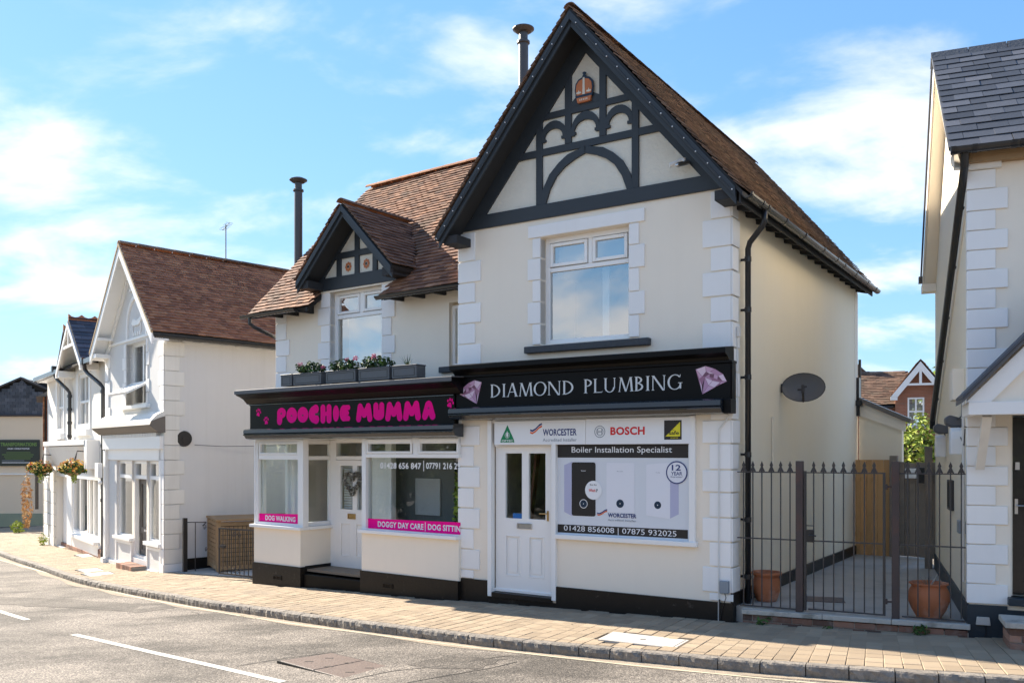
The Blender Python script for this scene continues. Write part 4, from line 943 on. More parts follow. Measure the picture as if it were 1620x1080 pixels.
part(MB().tube([(-.12, -.10, -.03), (.02, -.02, .04)], .028, 10), 'camera_body', 'white_paint', t); part(MB().tube([(.0, -.13, -.05), (.10, -.03, -.01)], .030, 10).ball((-.005, -.135, -.052), .024), 'camera_body', 'steel', t); part(MB().tube([(0, 0, .03), (.06, -.06, .03), (.06, -.06, -.01)], .02, 8), 'mount', 'white_paint', t)
# string lights along both bargeboards
for sg, lab in ((-1, 'string of tiny white bulbs along the left bargeboard of the big gable'), (1, 'string of tiny white bulbs along the right bargeboard of the big gable')):
    t = thing('string_lights', lab, 'string lights', FD.w(0, 0, 0), FD.deg, 'bulb strings on the big gable'); pts = []
    bulbs = []
    for k in range(15):
        u = sg*(.03+2.2*(k+.5)/15); z = 7.75-abs(u)*1.2-.11-.012*(k % 2); bulbs.append((-2.09+u, -.462, z))
    part(MB().tube(bulbs, .003, 4), 'wire', 'plastic_black', t)
    for p in bulbs: part(MB().ball(p, .009, 6), 'bulb', 'white_vinyl', t)
def flue(fr, u, v, z0, z1, r, lab):
    t = thing('flue_pipe', lab, 'flue pipe', fr.w(u, v, z0), fr.deg); h = z1-z0
    part(MB().lathe([(r, 0), (r, h*.5), (r*1.03, h*.5), (r*1.03, h*.5+.02), (r, h*.5+.02), (r, h-.28), (r*1.32, h-.27), (r*1.32, h-.24), (r*.9, h-.22), (r*.9, h-.10)], n=20), 'pipe', 'galv_flue', t)
    part(MB().lathe([(r*1.0, h-.11), (r*1.5, h-.10), (r*2.2, h-.06), (r*2.2, h-.045), (r*1.3, h-.012), (r*.5, h)], n=24), 'cowl', 'galv_flue', t)

# ------------------------------------------------------------------ POOCHIE building (frame FP)
P_ = thing('shop_building', 'cream two storey shop with pink lettered fascia and small timbered dormer gable', 'building', FP.o, FP.deg)
VU = .5    # upper wall plane
W5 = 4.70
h1 = (1.42, 2.66, 3.5, 4.78); h2 = (4.10, 4.55, 3.33, 4.40)
part(wall(MB(), 0, W5, 2.9, 4.83, [h1, h2], VU, .25), 'upper_wall', 'cream_render', P_)
part(wall(MB(), VU+.25, 5.9, -.6, 4.6, [], 0, .25, 'x'), 'side_wall', 'cream_render', P_)
part(MB().box(0, W5, 5.65, 5.9, -.4, 4.6), 'rear_wall', 'cream_render', P_)
part(MB().box(.02, W5, .02, 5.6, 2.6, 2.9), 'floor_slab', 'interior_wall', P_)
# bay and shopfront dwarf walls
part(MB().box(0, 1.235, 0, .12, .1, .72).box(1.115, 1.235, .12, .80, .1, .72).box(0, .12, .12, .75, .1, .72), 'bay_wall', 'cream_render', P_)
part(MB().box(2.70, W5, 0, .12, .155, .76).box(2.70, 2.82, .12, .75, .155, .76), 'dwarf_wall', 'cream_render', P_)
part(MB().box(-.02, 1.255, -.02, .1, -.6, .10).box(1.135, 1.255, .1, .80, -.6, .11).box(-.02, .1, .1, .8, -.6, .10), 'plinth', 'black_plinth', P_); part(MB().box(2.685, W5, -.02, .1, -.5, .165).box(2.685, 2.8, .1, .8, -.5, .165), 'plinth', 'black_plinth', P_)
part(MB().box(1.256, 2.684, .03, .95, -.5, -.01), 'door_step', 'black_gloss', P_, bevel=.01)
part(MB().box(1.256, 2.684, .6, .95, -.009, .045), 'door_step', 'black_gloss', P_)
for a, z in ((.555, -.085), (3.19, .01)):
    ab = part(frame_rect(MB(), a, a+.215, z-.075, z, .012, -.032, -.018), 'air_brick', 'black_plinth', P_)
    for k in range(5): part(MB().box(a+.02+k*.04, a+.03+k*.04, -.030, -.02, z-.063, z-.012), 'vent_bar', 'black_plinth', ab)
part(MB().box(-.05, 1.30, -.07, .14, .72, .772).box(1.10, 1.30, .14, .72, .72, .772), 'window_sill', 'upvc', P_, bevel=.006)
part(MB().box(2.665, W5, -.07, .14, .762, .815), 'window_sill', 'upvc', P_, bevel=.006)
ft = .09
def shopwin(name, a0, a1, panes, z0, z1, c0, c1, ax='y', w_=.07, mat='glass_shop'):
    w = part(frame_rect(MB(), a0, a1, z0, z1, w_, c0, c1, ax), name, 'upvc', P_, bevel=.005)
    return w
# bay front
w1 = shopwin('window', .03, 1.235, [], .772, 2.24, .02, .10, w_=.045)
part(MB().box(.10, 1.165, .022, .098, 1.905, 1.985), 'transom_bar', 'upvc', w1, bevel=.004)
part(frame_rect(MB(), .125, 1.165, 1.99, 2.20, .03, .008, .06), 'sash', 'upvc', w1, bevel=.004)
pane(w1, .075, 1.165, .817, 1.905, .06); pane(w1, .15, 1.14, 2.0, 2.17, .05)
part(MB().box(1.167, 1.30, .0, .12, .772, 2.24), 'corner_post', 'upvc', P_, bevel=.006)
part(MB().box(-.0, .03, .0, .12, .772, 2.24), 'corner_post', 'upvc', P_)
w2 = shopwin('window', .12, .74, [], .772, 2.24, 1.145, 1.225, 'x')
part(MB().box(1.147, 1.223, .19, .67, 1.90, 1.965), 'transom_bar', 'upvc', w2, bevel=.004)
pane(w2, .19, .67, .842, 1.90, 1.185, ax='x'); pane(w2, .19, .67, 1.965, 2.17, 1.185, ax='x')
# left return window of the bay
w2b = shopwin('window', .12, .74, [], .772, 2.24, .02, .10, 'x'); pane(w2b, .19, .67, .842, 2.17, .06, ax='x')
# door
part(MB().box(1.236, 1.375, .66, .78, .04, 2.24).box(2.60, 2.70, .62, .78, .04, 2.24).box(1.375, 2.60, .665, .76, 1.90, 1.965).box(1.375, 2.60, .665, .76, 2.19, 2.25), 'door_frame', 'upvc', P_, bevel=.005)
part(MB().box(2.02, 2.60, .668, .75, .05, 1.90), 'side_panel', 'upvc', P_)
dr = part(wall(MB(), 1.377, 2.26, .05, 1.895, [(1.497, 1.80, 1.055, 1.80), (1.905, 2.16, 1.055, 1.80), (1.497, 1.745, .25, .825), (1.87, 2.13, .25, .825)], .655, .05), 'door', 'white_paint', P_, bevel=.003)
for a in (1.497, 1.87):
    part(MB().box(a, a+.25, .675, .695, .25, .825), 'door_panel', 'white_paint', dr); part(frame_rect(MB(), a, a+.25, .25, .825, .02, .65, .675), 'panel_moulding', 'white_paint', dr, bevel=.005)
pane(dr, 1.497, 1.80, 1.055, 1.80, .68, 'glass_shop'); pane(dr, 1.905, 2.16, 1.055, 1.80, .68, 'glass_shop'); pane(P_, 1.375, 2.60, 1.965, 2.19, .70, 'glass_shop')
part(frame_rect(MB(), 1.69, 1.875, .895, .985, .015, .635, .656).box(1.71, 1.855, .643, .656, .912, .968), 'letter_box', 'brass', dr, bevel=.003)
w4 = part(frame_rect(MB(), .10, .64, .77, 2.24, .05, 2.705, 2.775, 'x'), 'window', 'upvc', P_); pane(w4, .15, .59, .82, 2.19, 2.74, ax='x')
for k in range(17): part(MB().box(1.49, 2.17, .74, .742, 1.06+k*.044, 1.094+k*.044), 'blind_slat', 'blind', dr)
# main window
w3 = part(MB().box(2.70, 2.79, 0, .1, .815, 2.25).box(2.79, W5, 0, .1, .815, .832).box(2.79, W5, 0, .1, 2.16, 2.25), 'window', 'upvc', P_, bevel=.005)
part(MB().box(2.79, W5, .002, .098, 1.945, 2.005), 'transom_bar', 'upvc', w3, bevel=.004); part(MB().box(3.80, 3.90, .001, .099, 2.005, 2.16), 'mullion', 'upvc', w3, bevel=.004)
for a, c in ((2.80, 3.80), (3.90, 4.78)): part(frame_rect(MB(), a+.015, min(c-.015, 4.70), 2.01, 2.235, .035, -.012, .05), 'sash', 'upvc', w3, bevel=.004)
pane(w3, 2.79, 3.80, 2.005, 2.16, .06); pane(w3, 3.90, 4.69, 2.005, 2.16, .06); pane(w3, 2.79, 4.69, .832, 1.945, .06)
# head above windows
part(MB().box(0.0, W5, .012, .12, 2.2405, 2.62).box(.0, .12, .12, .75, 2.241, 2.62), 'fascia_backing', 'upvc', P_)
part(MB().box(0.0, W5, .12, .9, 2.25, 2.29), 'porch_ceiling', 'upvc', P_)
# vinyl strips and numbers
rect(w1, 'vinyl_strip', 'pink', .12, 1.15, .80, .968, .018-.0) if False else part(MB().poly([(.076, .052, .818), (1.166, .052, .818), (1.166, .052, .985), (.076, .052, .955)]), 'vinyl_strip', 'pink', w1)
text(w1, 'DOG WALKING', .25, .845, .80, .088, .049, 'white_vinyl', .03)
part(MB().poly([(2.79, .052, .833), (4.69, .052, .833), (4.69, .052, 1.01), (2.79, .052, .985)]), 'vinyl_strip', 'pink', w3)
text(w3, 'DOGGY DAY CARE', 3.01, .865, .96, .09, .049, 'white_vinyl', .03); part(MB().box(4.0, 4.012, .049, .05, .85, .98), 'lettering', 'white_vinyl', w3); text(w3, 'DOG SITTIN', 4.06, .87, .63, .09, .049, 'white_vinyl', .03)
text(w3, '01428 656 847', 3.06, 1.775, .86, .095, .052, 'white_vinyl', .02); part(MB().box(3.965, 3.978, .052, .053, 1.745, 1.905), 'lettering', 'white_vinyl', w3); text(w3, '07791 216 29', 4.02, 1.78, .665, .095, .052, 'white_vinyl', .02)
# interior
part(MB().box(.13, W5, .13, 5.6, .02, .06), 'floor', 'interior_floor', P_)
part(MB().box(.13, 2.6, 2.2, 2.25, .06, 2.6), 'partition', 'interior_wall', P_); part(MB().box(2.6, W5, 3.1, 3.15, .06, 2.6), 'partition', 'interior_wall', P_); part(MB().box(2.45, 3.75, 1.03, 1.07, .06, 2.6), 'partition', 'interior_dark', P_)
part(MB().box(4.66, 4.70, .12, 3.1, .06, 2.6), 'partition', 'interior_dark', P_)
t = thing('curtain', 'pale curtain hanging inside the left bay of the dog shop', 'curtain', FP.w(.35, .45, .1), FP.deg)
bb = MB(); A = [(i*.035, .03*math.sin(i*1.3)) for i in range(14)]
for i in range(13): bb.poly([(A[i][0], A[i][1], 0), (A[i+1][0], A[i+1][1], 0), (A[i+1][0], A[i+1][1], 2.1), (A[i][0], A[i][1], 2.1)])
part(bb, 'cloth', 'curtain', t, fix=False); part(MB().tube([(.5, -.05, .0), (.5, -.05, 2.1)], .02, 6), 'pole', 'white_paint', t)
t = thing('picture_board', 'pale framed board on the dark wall inside the dog shop', 'picture', FP.w(2.93, 1.025, 1.0), FP.deg)
part(frame_rect(MB(), 0, .54, 0, .60, .03, -.03, 0), 'picture_frame', 'interior_wall', t); part(MB().box(.03, .51, -.02, 0, .03, .57), 'picture', 'blind', t)
t = thing('grooming_table', 'low dark table under the board inside the dog shop', 'table', FP.w(2.95, .4, .06), FP.deg); part(MB().box(0, 1.3, 0, .5, .7, .74), 'tabletop', 'brown_door', t, bevel=.005)
for x in (.04, 1.22):
    for y in (.04, .42): part(MB().box(x, x+.04, y, y+.04, 0, .7), 'leg', 'iron', t)
t = thing('potted_plant', 'leafy plant inside the dog shop window beside the white quoins', 'plant', FP.w(4.48, .38, .06), FP.deg); part(MB().lathe([(.10, 0), (.14, .3), (.15, .32)], n=14), 'pot', 'poster_black', t)
part(leaves(MB(), (0, 0, 1.2), (.16, .16, .55), 170, .10, 4, .6), 'foliage', 'leaf_yellow', t, fix=False); part(MB().tube([(0, 0, .2), (0, 0, 1.4)], .015, 5), 'stem', 'store_wood', t)
# fascia + cornice
fs2 = thing('shop_sign', 'black fascia sign with bubble pink lettering and three paw prints', 'sign', FP.o, FP.deg)
EP = 4.69
part(MB().box(.0, EP, -.085, .01, 2.42, 2.86), 'face', 'black_gloss', fs2)
moulding([(0.5, 3.12), (-.34, 3.085), (-.355, 3.07), (-.355, 3.015), (-.33, 3.005), (-.27, 2.985), (-.20, 2.95), (-.15, 2.90), (-.12, 2.87), (0, 2.861), (.5, 2.861)], -.04, 4.84, 'cornice', 'black_gloss', fs2)
moulding([(0.5, 3.135), (-.35, 3.10), (-.37, 3.09), (-.37, 3.03), (-.356, 3.03), (-.356, 3.084), (.5, 3.121)], -.06, 4.87, 'lead_flashing', 'lead_grey', fs2)
moulding([(-.085, 2.862), (-.11, 2.86), (-.11, 2.845), (-.085, 2.84)], -.005, EP, 'bead', 'letter_silver' if False else 'moulding_gloss', fs2)
moulding([(-.085, 2.44), (-.20, 2.43), (-.235, 2.415), (-.24, 2.36), (-.225, 2.35), (-.245, 2.34), (-.245, 2.325), (-.22, 2.315), (-.19, 2.27), (-.10, 2.25), (0, 2.25), (0, 2.44)], .015, 4.79, 'blind_box', 'moulding_gloss', fs2)
# bubble letters
def caps(bb, pts, r, v, n=10):
    r = r if isinstance(r, tuple) else (r, r)
    for i in range(len(pts)-1):
        p, q = Vector(pts[i]), Vector(pts[i+1]); d = (q-p); a = math.atan2(d.y, d.x); P = []
        for k in range(n+1): t_ = a+math.pi/2+math.pi*k/n; P.append((p.x+r[0]*math.cos(t_), v-.0003*i, p.y+r[0]*math.sin(t_)))
        for k in range(n+1): t_ = a-math.pi/2+math.pi*k/n; P.append((q.x+r[1]*math.cos(t_), v-.0003*i, q.y+r[1]*math.sin(t_)))
        bb.poly(P)
def bubble(ch, x, z, w_, h, bb, holes, v):
    r = .36*w_ if ch in 'PCE' else .3*w_
    X_ = lambda a: x+a*w_
    Z_ = lambda b_: z+b_*h
    if ch == 'O': bb.disc((X_(.5), Z_(.5)), .53*w_, v, 28, .5*h); holes.disc((X_(.5), Z_(.46)), .07*w_, v-.004, 12, .045*h)
    if ch == 'P': caps(bb, [(X_(.3), Z_(.14)), (X_(.33), Z_(.7))], .29*w_, v); bb.disc((X_(.52), Z_(.66)), .50*w_, v-.001, 24, .345*h); holes.disc((X_(.5), Z_(.62)), .075*w_, v-.004, 12, .06*h)
    if ch == 'C': caps(bb, [(X_(.66), Z_(.82)), (X_(.42), Z_(.72)), (X_(.30), Z_(.5)), (X_(.42), Z_(.27)), (X_(.70), Z_(.18))], .30*w_, v); bb.disc((X_(.40), Z_(.5)), .42*w_, v-.002, 24, .46*h); holes.poly([(X_(1.05), v-.004, Z_(.60)), (X_(.62), v-.004, Z_(.55)), (X_(.62), v-.004, Z_(.44)), (X_(1.05), v-.004, Z_(.40))])
    if ch == 'H': caps(bb, [(X_(.24), Z_(.13)), (X_(.24), Z_(.87))], .21*w_, v); caps(bb, [(X_(.76), Z_(.13)), (X_(.76), Z_(.87))], .21*w_, v-.001); caps(bb, [(X_(.3), Z_(.48)), (X_(.7), Z_(.52))], .13*h, v-.002)
    if ch == 'I': bb.disc((X_(.5), Z_(.5)), .5*w_, v, 24, .5*h)
    if ch == 'E':
        bb.disc((X_(.36), Z_(.5)), .40*w_, v, 24, .5*h)
        for k, zz in enumerate((.83, .5, .17)): caps(bb, [(X_(.3), Z_(zz)), (X_(.80 if k != 1 else .68), Z_(zz))], .155*h, v-.001-.0004*k)
    if ch == 'M':
        caps(bb, [(X_(.14), Z_(.13)), (X_(.24), Z_(.84))], .16*w_, v); caps(bb, [(X_(.24), Z_(.84)), (X_(.48), Z_(.38))], .15*w_, v-.001); caps(bb, [(X_(.52), Z_(.38)), (X_(.76), Z_(.84))], .15*w_, v-.002); caps(bb, [(X_(.76), Z_(.84)), (X_(.86), Z_(.13))], .16*w_, v-.003)
        bb.poly([(X_(.24), v-.0035, Z_(.8)), (X_(.30), v-.0035, Z_(.42)), (X_(.7), v-.0035, Z_(.42)), (X_(.76), v-.0035, Z_(.8)), (X_(.5), v-.0035, Z_(.6))])
    if ch == 'U': caps(bb, [(X_(.24), Z_(.86)), (X_(.24), Z_(.4))], .225*w_, v); caps(bb, [(X_(.76), Z_(.86)), (X_(.76), Z_(.4))], .225*w_, v-.001); bb.disc((X_(.5), Z_(.31)), .49*w_, v-.002, 24, .31*h)
    if ch == 'A':
        caps(bb, [(X_(.5), Z_(.74)), (X_(.22), Z_(.14))], (.27*w_, .2*w_), v); caps(bb, [(X_(.5), Z_(.74)), (X_(.78), Z_(.14))], (.27*w_, .2*w_), v-.001); caps(bb, [(X_(.34), Z_(.36)), (X_(.66), Z_(.36))], .12*h, v-.002); holes.disc((X_(.5), Z_(.60)), .05*w_, v-.0045, 10, .04*h)
bb = MB(); hb = MB(); x = .745
for word, ws, x0, x1 in (('POOCHIE', (1.0, 1.1, 1.1, 1.08, 1.2, .62, 1.05), .735, 2.545), ('MUMMA', (1.6, 1.1, 1.6, 1.6, 1.25), 2.675, 4.335)):
    k = (x1-x0-.012*(len(word)-1)*2)/sum(ws); x = x0
    for c, w_ in zip(word, ws): bubble(c, x, 2.522, w_*k, .262, bb, hb, -.088); x += w_*k+.024
part(bb, 'lettering', 'pink', fs2, fix=False); part(hb, 'letter_hole', 'poster_black', fs2, fix=False)
for cu, cz, an in ((.237, 2.715, 15), (.449, 2.57, -5), (4.612, 2.735, 20)):
    bb = MB(); ca, sa = math.cos(R_(an)), math.sin(R_(an))
    def rot(a, z): return (cu+a*ca+z*sa, cz-a*sa+z*ca)
    for a, z, r_, rz_ in ((-.052, .022, .015, .022), (-.02, .052, .016, .025), (.02, .052, .016, .025), (.052, .022, .015, .022)): bb.disc(rot(a, z), r_, -.088, 12, rz_)
    P2 = [rot(*q) for q in ((-.045, -.045), (-.035, -.012), (-.01, .015), (.01, .015), (.035, -.012), (.045, -.045), (.025, -.06), (0, -.05), (-.025, -.06))]
    bb.poly([(a, -.0885, z) for a, z in P2]); part(bb, 'paw_print', 'pink', fs2, fix=False)
# upper window and quoins
for z0, z1, wd in ((4.51, 4.78, 0), (4.21, 4.51, 1), (3.92, 4.21, 0), (3.63, 3.92, 1), (3.35, 3.63, 0)):
    part(MB().box(1.12 if wd else 1.20, 1.42, VU-.022, VU+.1, z0+.005, z1-.005), 'quoin_block', 'quoin_white', P_, bevel=.005)
    part(MB().box(2.66, 2.955 if wd else 2.876, VU-.022, VU+.1, z0+.005, z1-.005), 'quoin_block', 'quoin_white', P_, bevel=.005)
for z0, z1, w_ in ((4.345, 4.50, .27), (4.04, 4.345, .27), (3.755, 4.04, .36), (3.46, 3.755, .27), (3.16, 3.46, .36)):
    part(MB().box(-.012, w_, VU-.022, VU+.01, z0+.006, z1-.006), 'quoin_block', 'quoin_white', P_, bevel=.006)
win = part(frame_rect(MB(), 1.42, 2.66, 3.46, 4.775, .065, VU+.10, VU+.17), 'window', 'upvc', P_, bevel=.005)
part(MB().box(1.485, 2.595, VU+.102, VU+.168, 4.31, 4.375), 'transom_bar', 'upvc', win, bevel=.004); part(MB().box(2.04, 2.11, VU+.101, VU+.167, 4.375, 4.71), 'mullion', 'upvc', win)
for a, c in ((1.495, 2.035), (2.115, 2.585)): part(frame_rect(MB(), a, c, 4.385, 4.70, .045, VU+.088, VU+.14), 'sash', 'upvc', win, bevel=.005); pane(win, a+.04, c-.04, 4.42, 4.66, VU+.12, 'glass_upper')
pane(win, 1.485, 2.595, 3.525, 4.31, VU+.13, 'glass_upper'); part(MB().box(1.5, 2.6, VU+.35, VU+.36, 3.5, 4.7), 'blind', 'blind', win)
win = part(frame_rect(MB(), 4.10, 4.55, 3.34, 4.28, .05, VU+.06, VU+.13), 'window', 'upvc', P_, bevel=.005); pane(win, 4.15, 4.50, 3.39, 4.23, VU+.09, 'glass_upper')
part(MB().box(3.93, 4.62, VU-.07, VU+.05, 3.25, 3.34), 'window_sill', 'dark_stone', P_, bevel=.01); part(MB().box(3.99, 4.62, VU-.015, VU+.03, 4.32, 4.50), 'lintel', 'cream_render', P_, bevel=.004)
part(MB().box(3.99, 4.10, VU-.015, VU+.03, 3.34, 4.32), 'window_surround', 'cream_render', P_, bevel=.004)
part(MB().box(1.35, 2.73, .76, 2.4, 2.95, 4.7), 'inner_room', 'interior_dark', P_) if False else None
part(MB().box(.3, W5, 2.0, 2.05, 2.95, 4.8), 'partition', 'interior_dark', P_)
# main roof : pitch 45deg, eaves at v=.2 z=4.52
EV, EZ, RV, RZ = .17, 4.49, 3.17, 7.49
UL2 = -.38; UR2 = 5.6
s45 = 1/math.sqrt(2)
roof = part(MB().prism([(EV, EZ), (RV, RZ), (RV+3.0, EZ), (RV+3.0, EZ-.08), (RV, RZ-.1), (EV+.04, EZ-.06)], UL2+.03, 1.22, 'x'), 'roof', 'roof_deck', P_)
part(MB().prism([(EV, EZ), (RV, RZ), (RV+3.0, EZ), (RV+3.0, EZ-.08), (RV, RZ-.1), (EV+.04, EZ-.06)], 2.98, UR2, 'x'), 'roof_deck', 'roof_deck', roof)
part(MB().prism([(1.5, 5.82), (RV, RZ), (RV+3.0, EZ), (RV+3.0, EZ-.08), (RV, RZ-.1), (1.5, 5.72)], 1.22, 2.98, 'x'), 'roof_deck', 'roof_deck', roof)
SL = 3.0*math.sqrt(2)
# dormer: apex at (2.16, z 6.08), eaves at z 4.97, half width 1.12 ; valley lines on the main slope
AP, AZ2 = 2.16, 6.08
def vs_(z): return (z-EZ)*math.sqrt(2)
k_d = (AZ2-4.93)/1.14
polyM = [(0, 0), (1.20-UL2, 0), (1.20-UL2, vs_(4.80)), (AP-1.1-UL2, vs_(4.98)), (AP-UL2, vs_(AZ2)), (AP+1.1-UL2, vs_(4.98)), (3.0-UL2, vs_(4.80)), (2.96-UL2, 0), (UR2-UL2, 0), (UR2-UL2, SL+.1), (0, SL+.1)]
tiles(roof, FP, (UL2, EV, EZ), (1, 0, 0), (0, s45, s45), UR2-UL2, SL-.02, 'clay_tile', poly=polyM, n_ind=300)
tiles(roof, FP, (UL2, 6.2, EZ), (1, 0, 0), (0, -s45, s45), UR2-UL2, SL, 'clay_tile', n_ind=0)
ridge(roof, 0, RZ+.03, UL2, UR2, 'clay_ridge', .30, .11, 'x', RV)
# dormer
dm = part(MB().prism([(AP, AZ2), (AP+1.14, 4.93), (AP+1.14, 4.87), (AP, AZ2-.08), (AP-1.14, 4.87), (AP-1.14, 4.93)], .08, 2.3), 'dormer_roof', 'roof_deck', P_)
# keep the dormer roof above the main slope only: tiles clipped by the valley
ld = math.hypot(1.14, 1.15); dx, dz = 1.14/ld, 1.15/ld
def clipd(z): return (z-EZ)+EV      # v where main slope reaches z
pt = [(0, 0), (clipd(4.93)-.05, 0), (clipd(AZ2)-.05, ld+.05), (0, ld+.05)]
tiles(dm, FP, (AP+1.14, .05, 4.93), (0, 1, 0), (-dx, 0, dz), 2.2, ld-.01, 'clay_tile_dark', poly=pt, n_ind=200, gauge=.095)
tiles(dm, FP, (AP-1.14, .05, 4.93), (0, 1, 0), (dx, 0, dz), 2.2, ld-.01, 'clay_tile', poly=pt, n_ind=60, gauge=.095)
ridge(dm, AP, AZ2+.03, .04, 1.72, 'clay_tile_dark', .3, .09)
for sg in (-1, 1):
    ue = AP+sg*1.12; ze = lambda u, k: AZ2-abs(u-AP)*1.0088-k
    for v0, v1, a, w_ in ((.05, .085, .03, .11), (.087, .12, .05, .17)):
        part(MB().strip([(AP, ze(AP, a)), (ue, ze(ue, a))], [(AP, ze(AP, a+w_)), (ue, ze(ue, a+w_))], v0, v1), 'bargeboard', 'anthracite', dm, bevel=.004)
    part(MB().strip([(AP, ze(AP, .09)), (ue, ze(ue, .09))], [(AP, ze(AP, .12)), (ue, ze(ue, .12))], .12, VU-.04), 'soffit_board', 'timber_soffit', dm)
    part(MB().box(min(ue, ue-sg*.25), max(ue, ue-sg*.25), .12, VU+.1, 4.80, 4.93), 'eaves_box', 'timber_soffit', dm)
    part(MB().prism([(VU, 4.75), (VU+.5, 4.75), (VU+.9, 5.2), (VU, 5.0)], AP+sg*.9, AP+sg*.98, 'x'), 'dormer_cheek', 'anthracite', P_)
gp = part(MB().prism([(AP-1.02, 4.79), (AP+1.02, 4.79), (AP+1.02, 4.95), (AP, AZ2-.11), (AP-1.02, 4.95)], VU-.01, VU+.15), 'gable_panel', 'roughcast', P_)
part(MB().box(1.13, 3.03, VU-.05, VU-.008, 4.785, 5.003), 'tie_beam', 'anthracite', P_, bevel=.004)
part(MB().box(1.15, 3.05, VU-.035, VU-.0, 4.76, 4.786), 'lintel', 'cream_render', P_)
for u0, u1, z0, z1 in ((1.608, 1.715, 5.0, 5.29), (2.046, 2.15, 5.0, 5.95), (2.468, 2.573, 5.0, 5.29)): part(MB().box(u0, u1, VU-.040, VU-.008, z0, z1), 'timber_post', 'anthracite', P_, bevel=.004)
part(MB().box(1.4, 2.9, VU-.037, VU-.008, 5.295, 5.40), 'timber_rail', 'anthracite', P_, bevel=.004)
for sg in (-1, 1): part(MB().strip([(AP-.06+sg*.82, 5.0), (AP-.06, 5.84)], [(AP+sg*.98, 5.0), (AP, 5.99)], VU-.043, VU-.008), 'timber_rafter', 'anthracite', P_)
for c in (1.88, 2.31):
    t = thing('flower_rosette', 'orange flower rosette on the %s white panel of the dormer gable' % ('left' if c < 2 else 'right'), 'rosette', FP.w(c, VU-.012, 5.145), FP.deg, 'rosettes on the dormer gable')
    for k in range(8):
        a = 2*math.pi*k/8; part(MB().disc((.052*math.cos(a), .052*math.sin(a)*1.1), .024, -.006-.0004*k, 10, .027), 'petal', 'crown_orange', t, fix=False)
    part(MB().disc((0, 0), .022, -.012, 12), 'centre', 'poster_black', t, fix=False)
# eaves gutters
g = part(MB().prism([(EV-.075+.055*math.cos(math.pi+math.pi*k/8), EZ-.01+.055*math.sin(math.pi+math.pi*k/8)) for k in range(9)], UL2-.1, 1.0, 'x'), 'gutter', 'gutter_black', roof)
g = part(MB().prism([(EV-.075+.055*math.cos(math.pi+math.pi*k/8), EZ-.01+.055*math.sin(math.pi+math.pi*k/8)) for k in range(9)], 2.93, 4.62, 'x'), 'gutter', 'gutter_black', roof)
for u in (.15, .55, .95, 3.1, 3.55, 4.0, 4.45): part(MB().prism([(EV-.02, EZ-.06), (VU, EZ-.05), (VU, EZ+.1), (EV+.05, EZ-.02)], u, u+.05, 'x'), 'rafter_end', 'timber_soffit', roof)
part(MB().prism([(EV-.02, EZ-.07), (VU, EZ+.18), (VU, EZ+.26), (EV-.02, EZ+.0)], 1.19, 1.215, 'x'), 'verge_board', 'timber_soffit', roof)
part(MB().prism([(EV-.02, EZ-.07), (VU, EZ+.18), (VU, EZ+.26), (EV-.02, EZ+.0)], 2.985, 3.01, 'x'), 'verge_board', 'timber_soffit', roof)
t = thing('drainpipe', 'black swan neck pipe under the left eaves of the dog shop', 'drainpipe', FP.w(0, 0, 0), FP.deg)
part(MB().tube([(-.25, EV-.075, 4.45), (-.25, EV-.07, 4.33), (-.22, EV, 4.27), (-.03, VU+.3, 4.02), (-.03, VU+.35, 3.9), (-.03, VU+.35, 0)], .034, 10), 'pipe', 'plastic_black', t)
# planters on the shop canopy
def planter(u0, u1, lab, kind, seed):
    w_ = u1-u0; t = thing('planter', lab, 'planter', FP.w(u0, -.27, 3.125), FP.deg, 'lead planters on the shop canopy')
    bx_ = part(MB().box(0, w_, 0, .2, 0, .175).box(-.008, w_+.008, -.008, .208, .176, .195), 'box', 'planter_lead', t, bevel=.004)
    part(frame_rect(MB(), .035, w_-.035, .028, .152, .009, -.003, .001), 'panel_shade_line', 'poster_black', bx_)  # raised black frame; shade lines of the panel moulding put into colour
    if w_ < .4: part(MB().ring((w_/2, .09), .03, .038, -.004, 16), 'boss', 'planter_lead', bx_)
    part(MB().box(.01, w_-.01, .01, .19, .18, .197), 'soil', 'soil', t)
    if kind == 'spike':
        bb = MB(); rr2 = random.Random(3)
        for k in range(16):
            a = 2*math.pi*k/16; L2 = rr2.uniform(.10, .2); c = Vector((w_*.45, .1, .19)); e = c+Vector((math.cos(a)*L2*.8, math.sin(a)*L2*.8, L2*rr2.uniform(.5, 1.1))); s_ = Vector((-math.sin(a), math.cos(a), 0))*.008
            bb.poly([c-s_, c+s_, e])
        part(bb, 'foliage', 'leaf', t, fix=False)
    elif kind:
        part(leaves(MB(), (w_*.5, .1, .26), (w_*.48, .13, .10), 190, .062, seed, .6, .6, 1.2), 'foliage', 'leaf_dark', t, fix=False)
        part(leaves(MB(), (w_*.45, .06, .27), (w_*.45, .12, .10), 90, .055, seed+9, .6, .6, 1.2), 'foliage', 'leaf', t, fix=False)
        rr2 = random.Random(seed); fl = MB()
        for k in range(2):
            c = (w_*rr2.uniform(.05, .95), rr2.uniform(-.02, .1), rr2.uniform(.27, .38)); leaves(fl, c, (.042, .042, .036), 34, .026, seed+k, .9)
        part(fl, 'blossom', 'petal_pink', t, fix=False)
planter(1.06, 1.335, 'small square lead planter at the left end of the canopy', None, 1)
planter(1.38, 2.05, 'long lead planter with pink flowers trailing, nearest the left end', 'fl', 2)
planter(2.17, 2.84, 'long lead planter with pink flowers under the window, middle of the row', 'fl', 5)
planter(2.91, 3.565, 'long lead planter with bushy green leaves beside the spiky plant', 'fl', 11)
planter(3.62, 4.12, 'square lead planter with a spiky green plant at the right end', 'spike', 4)
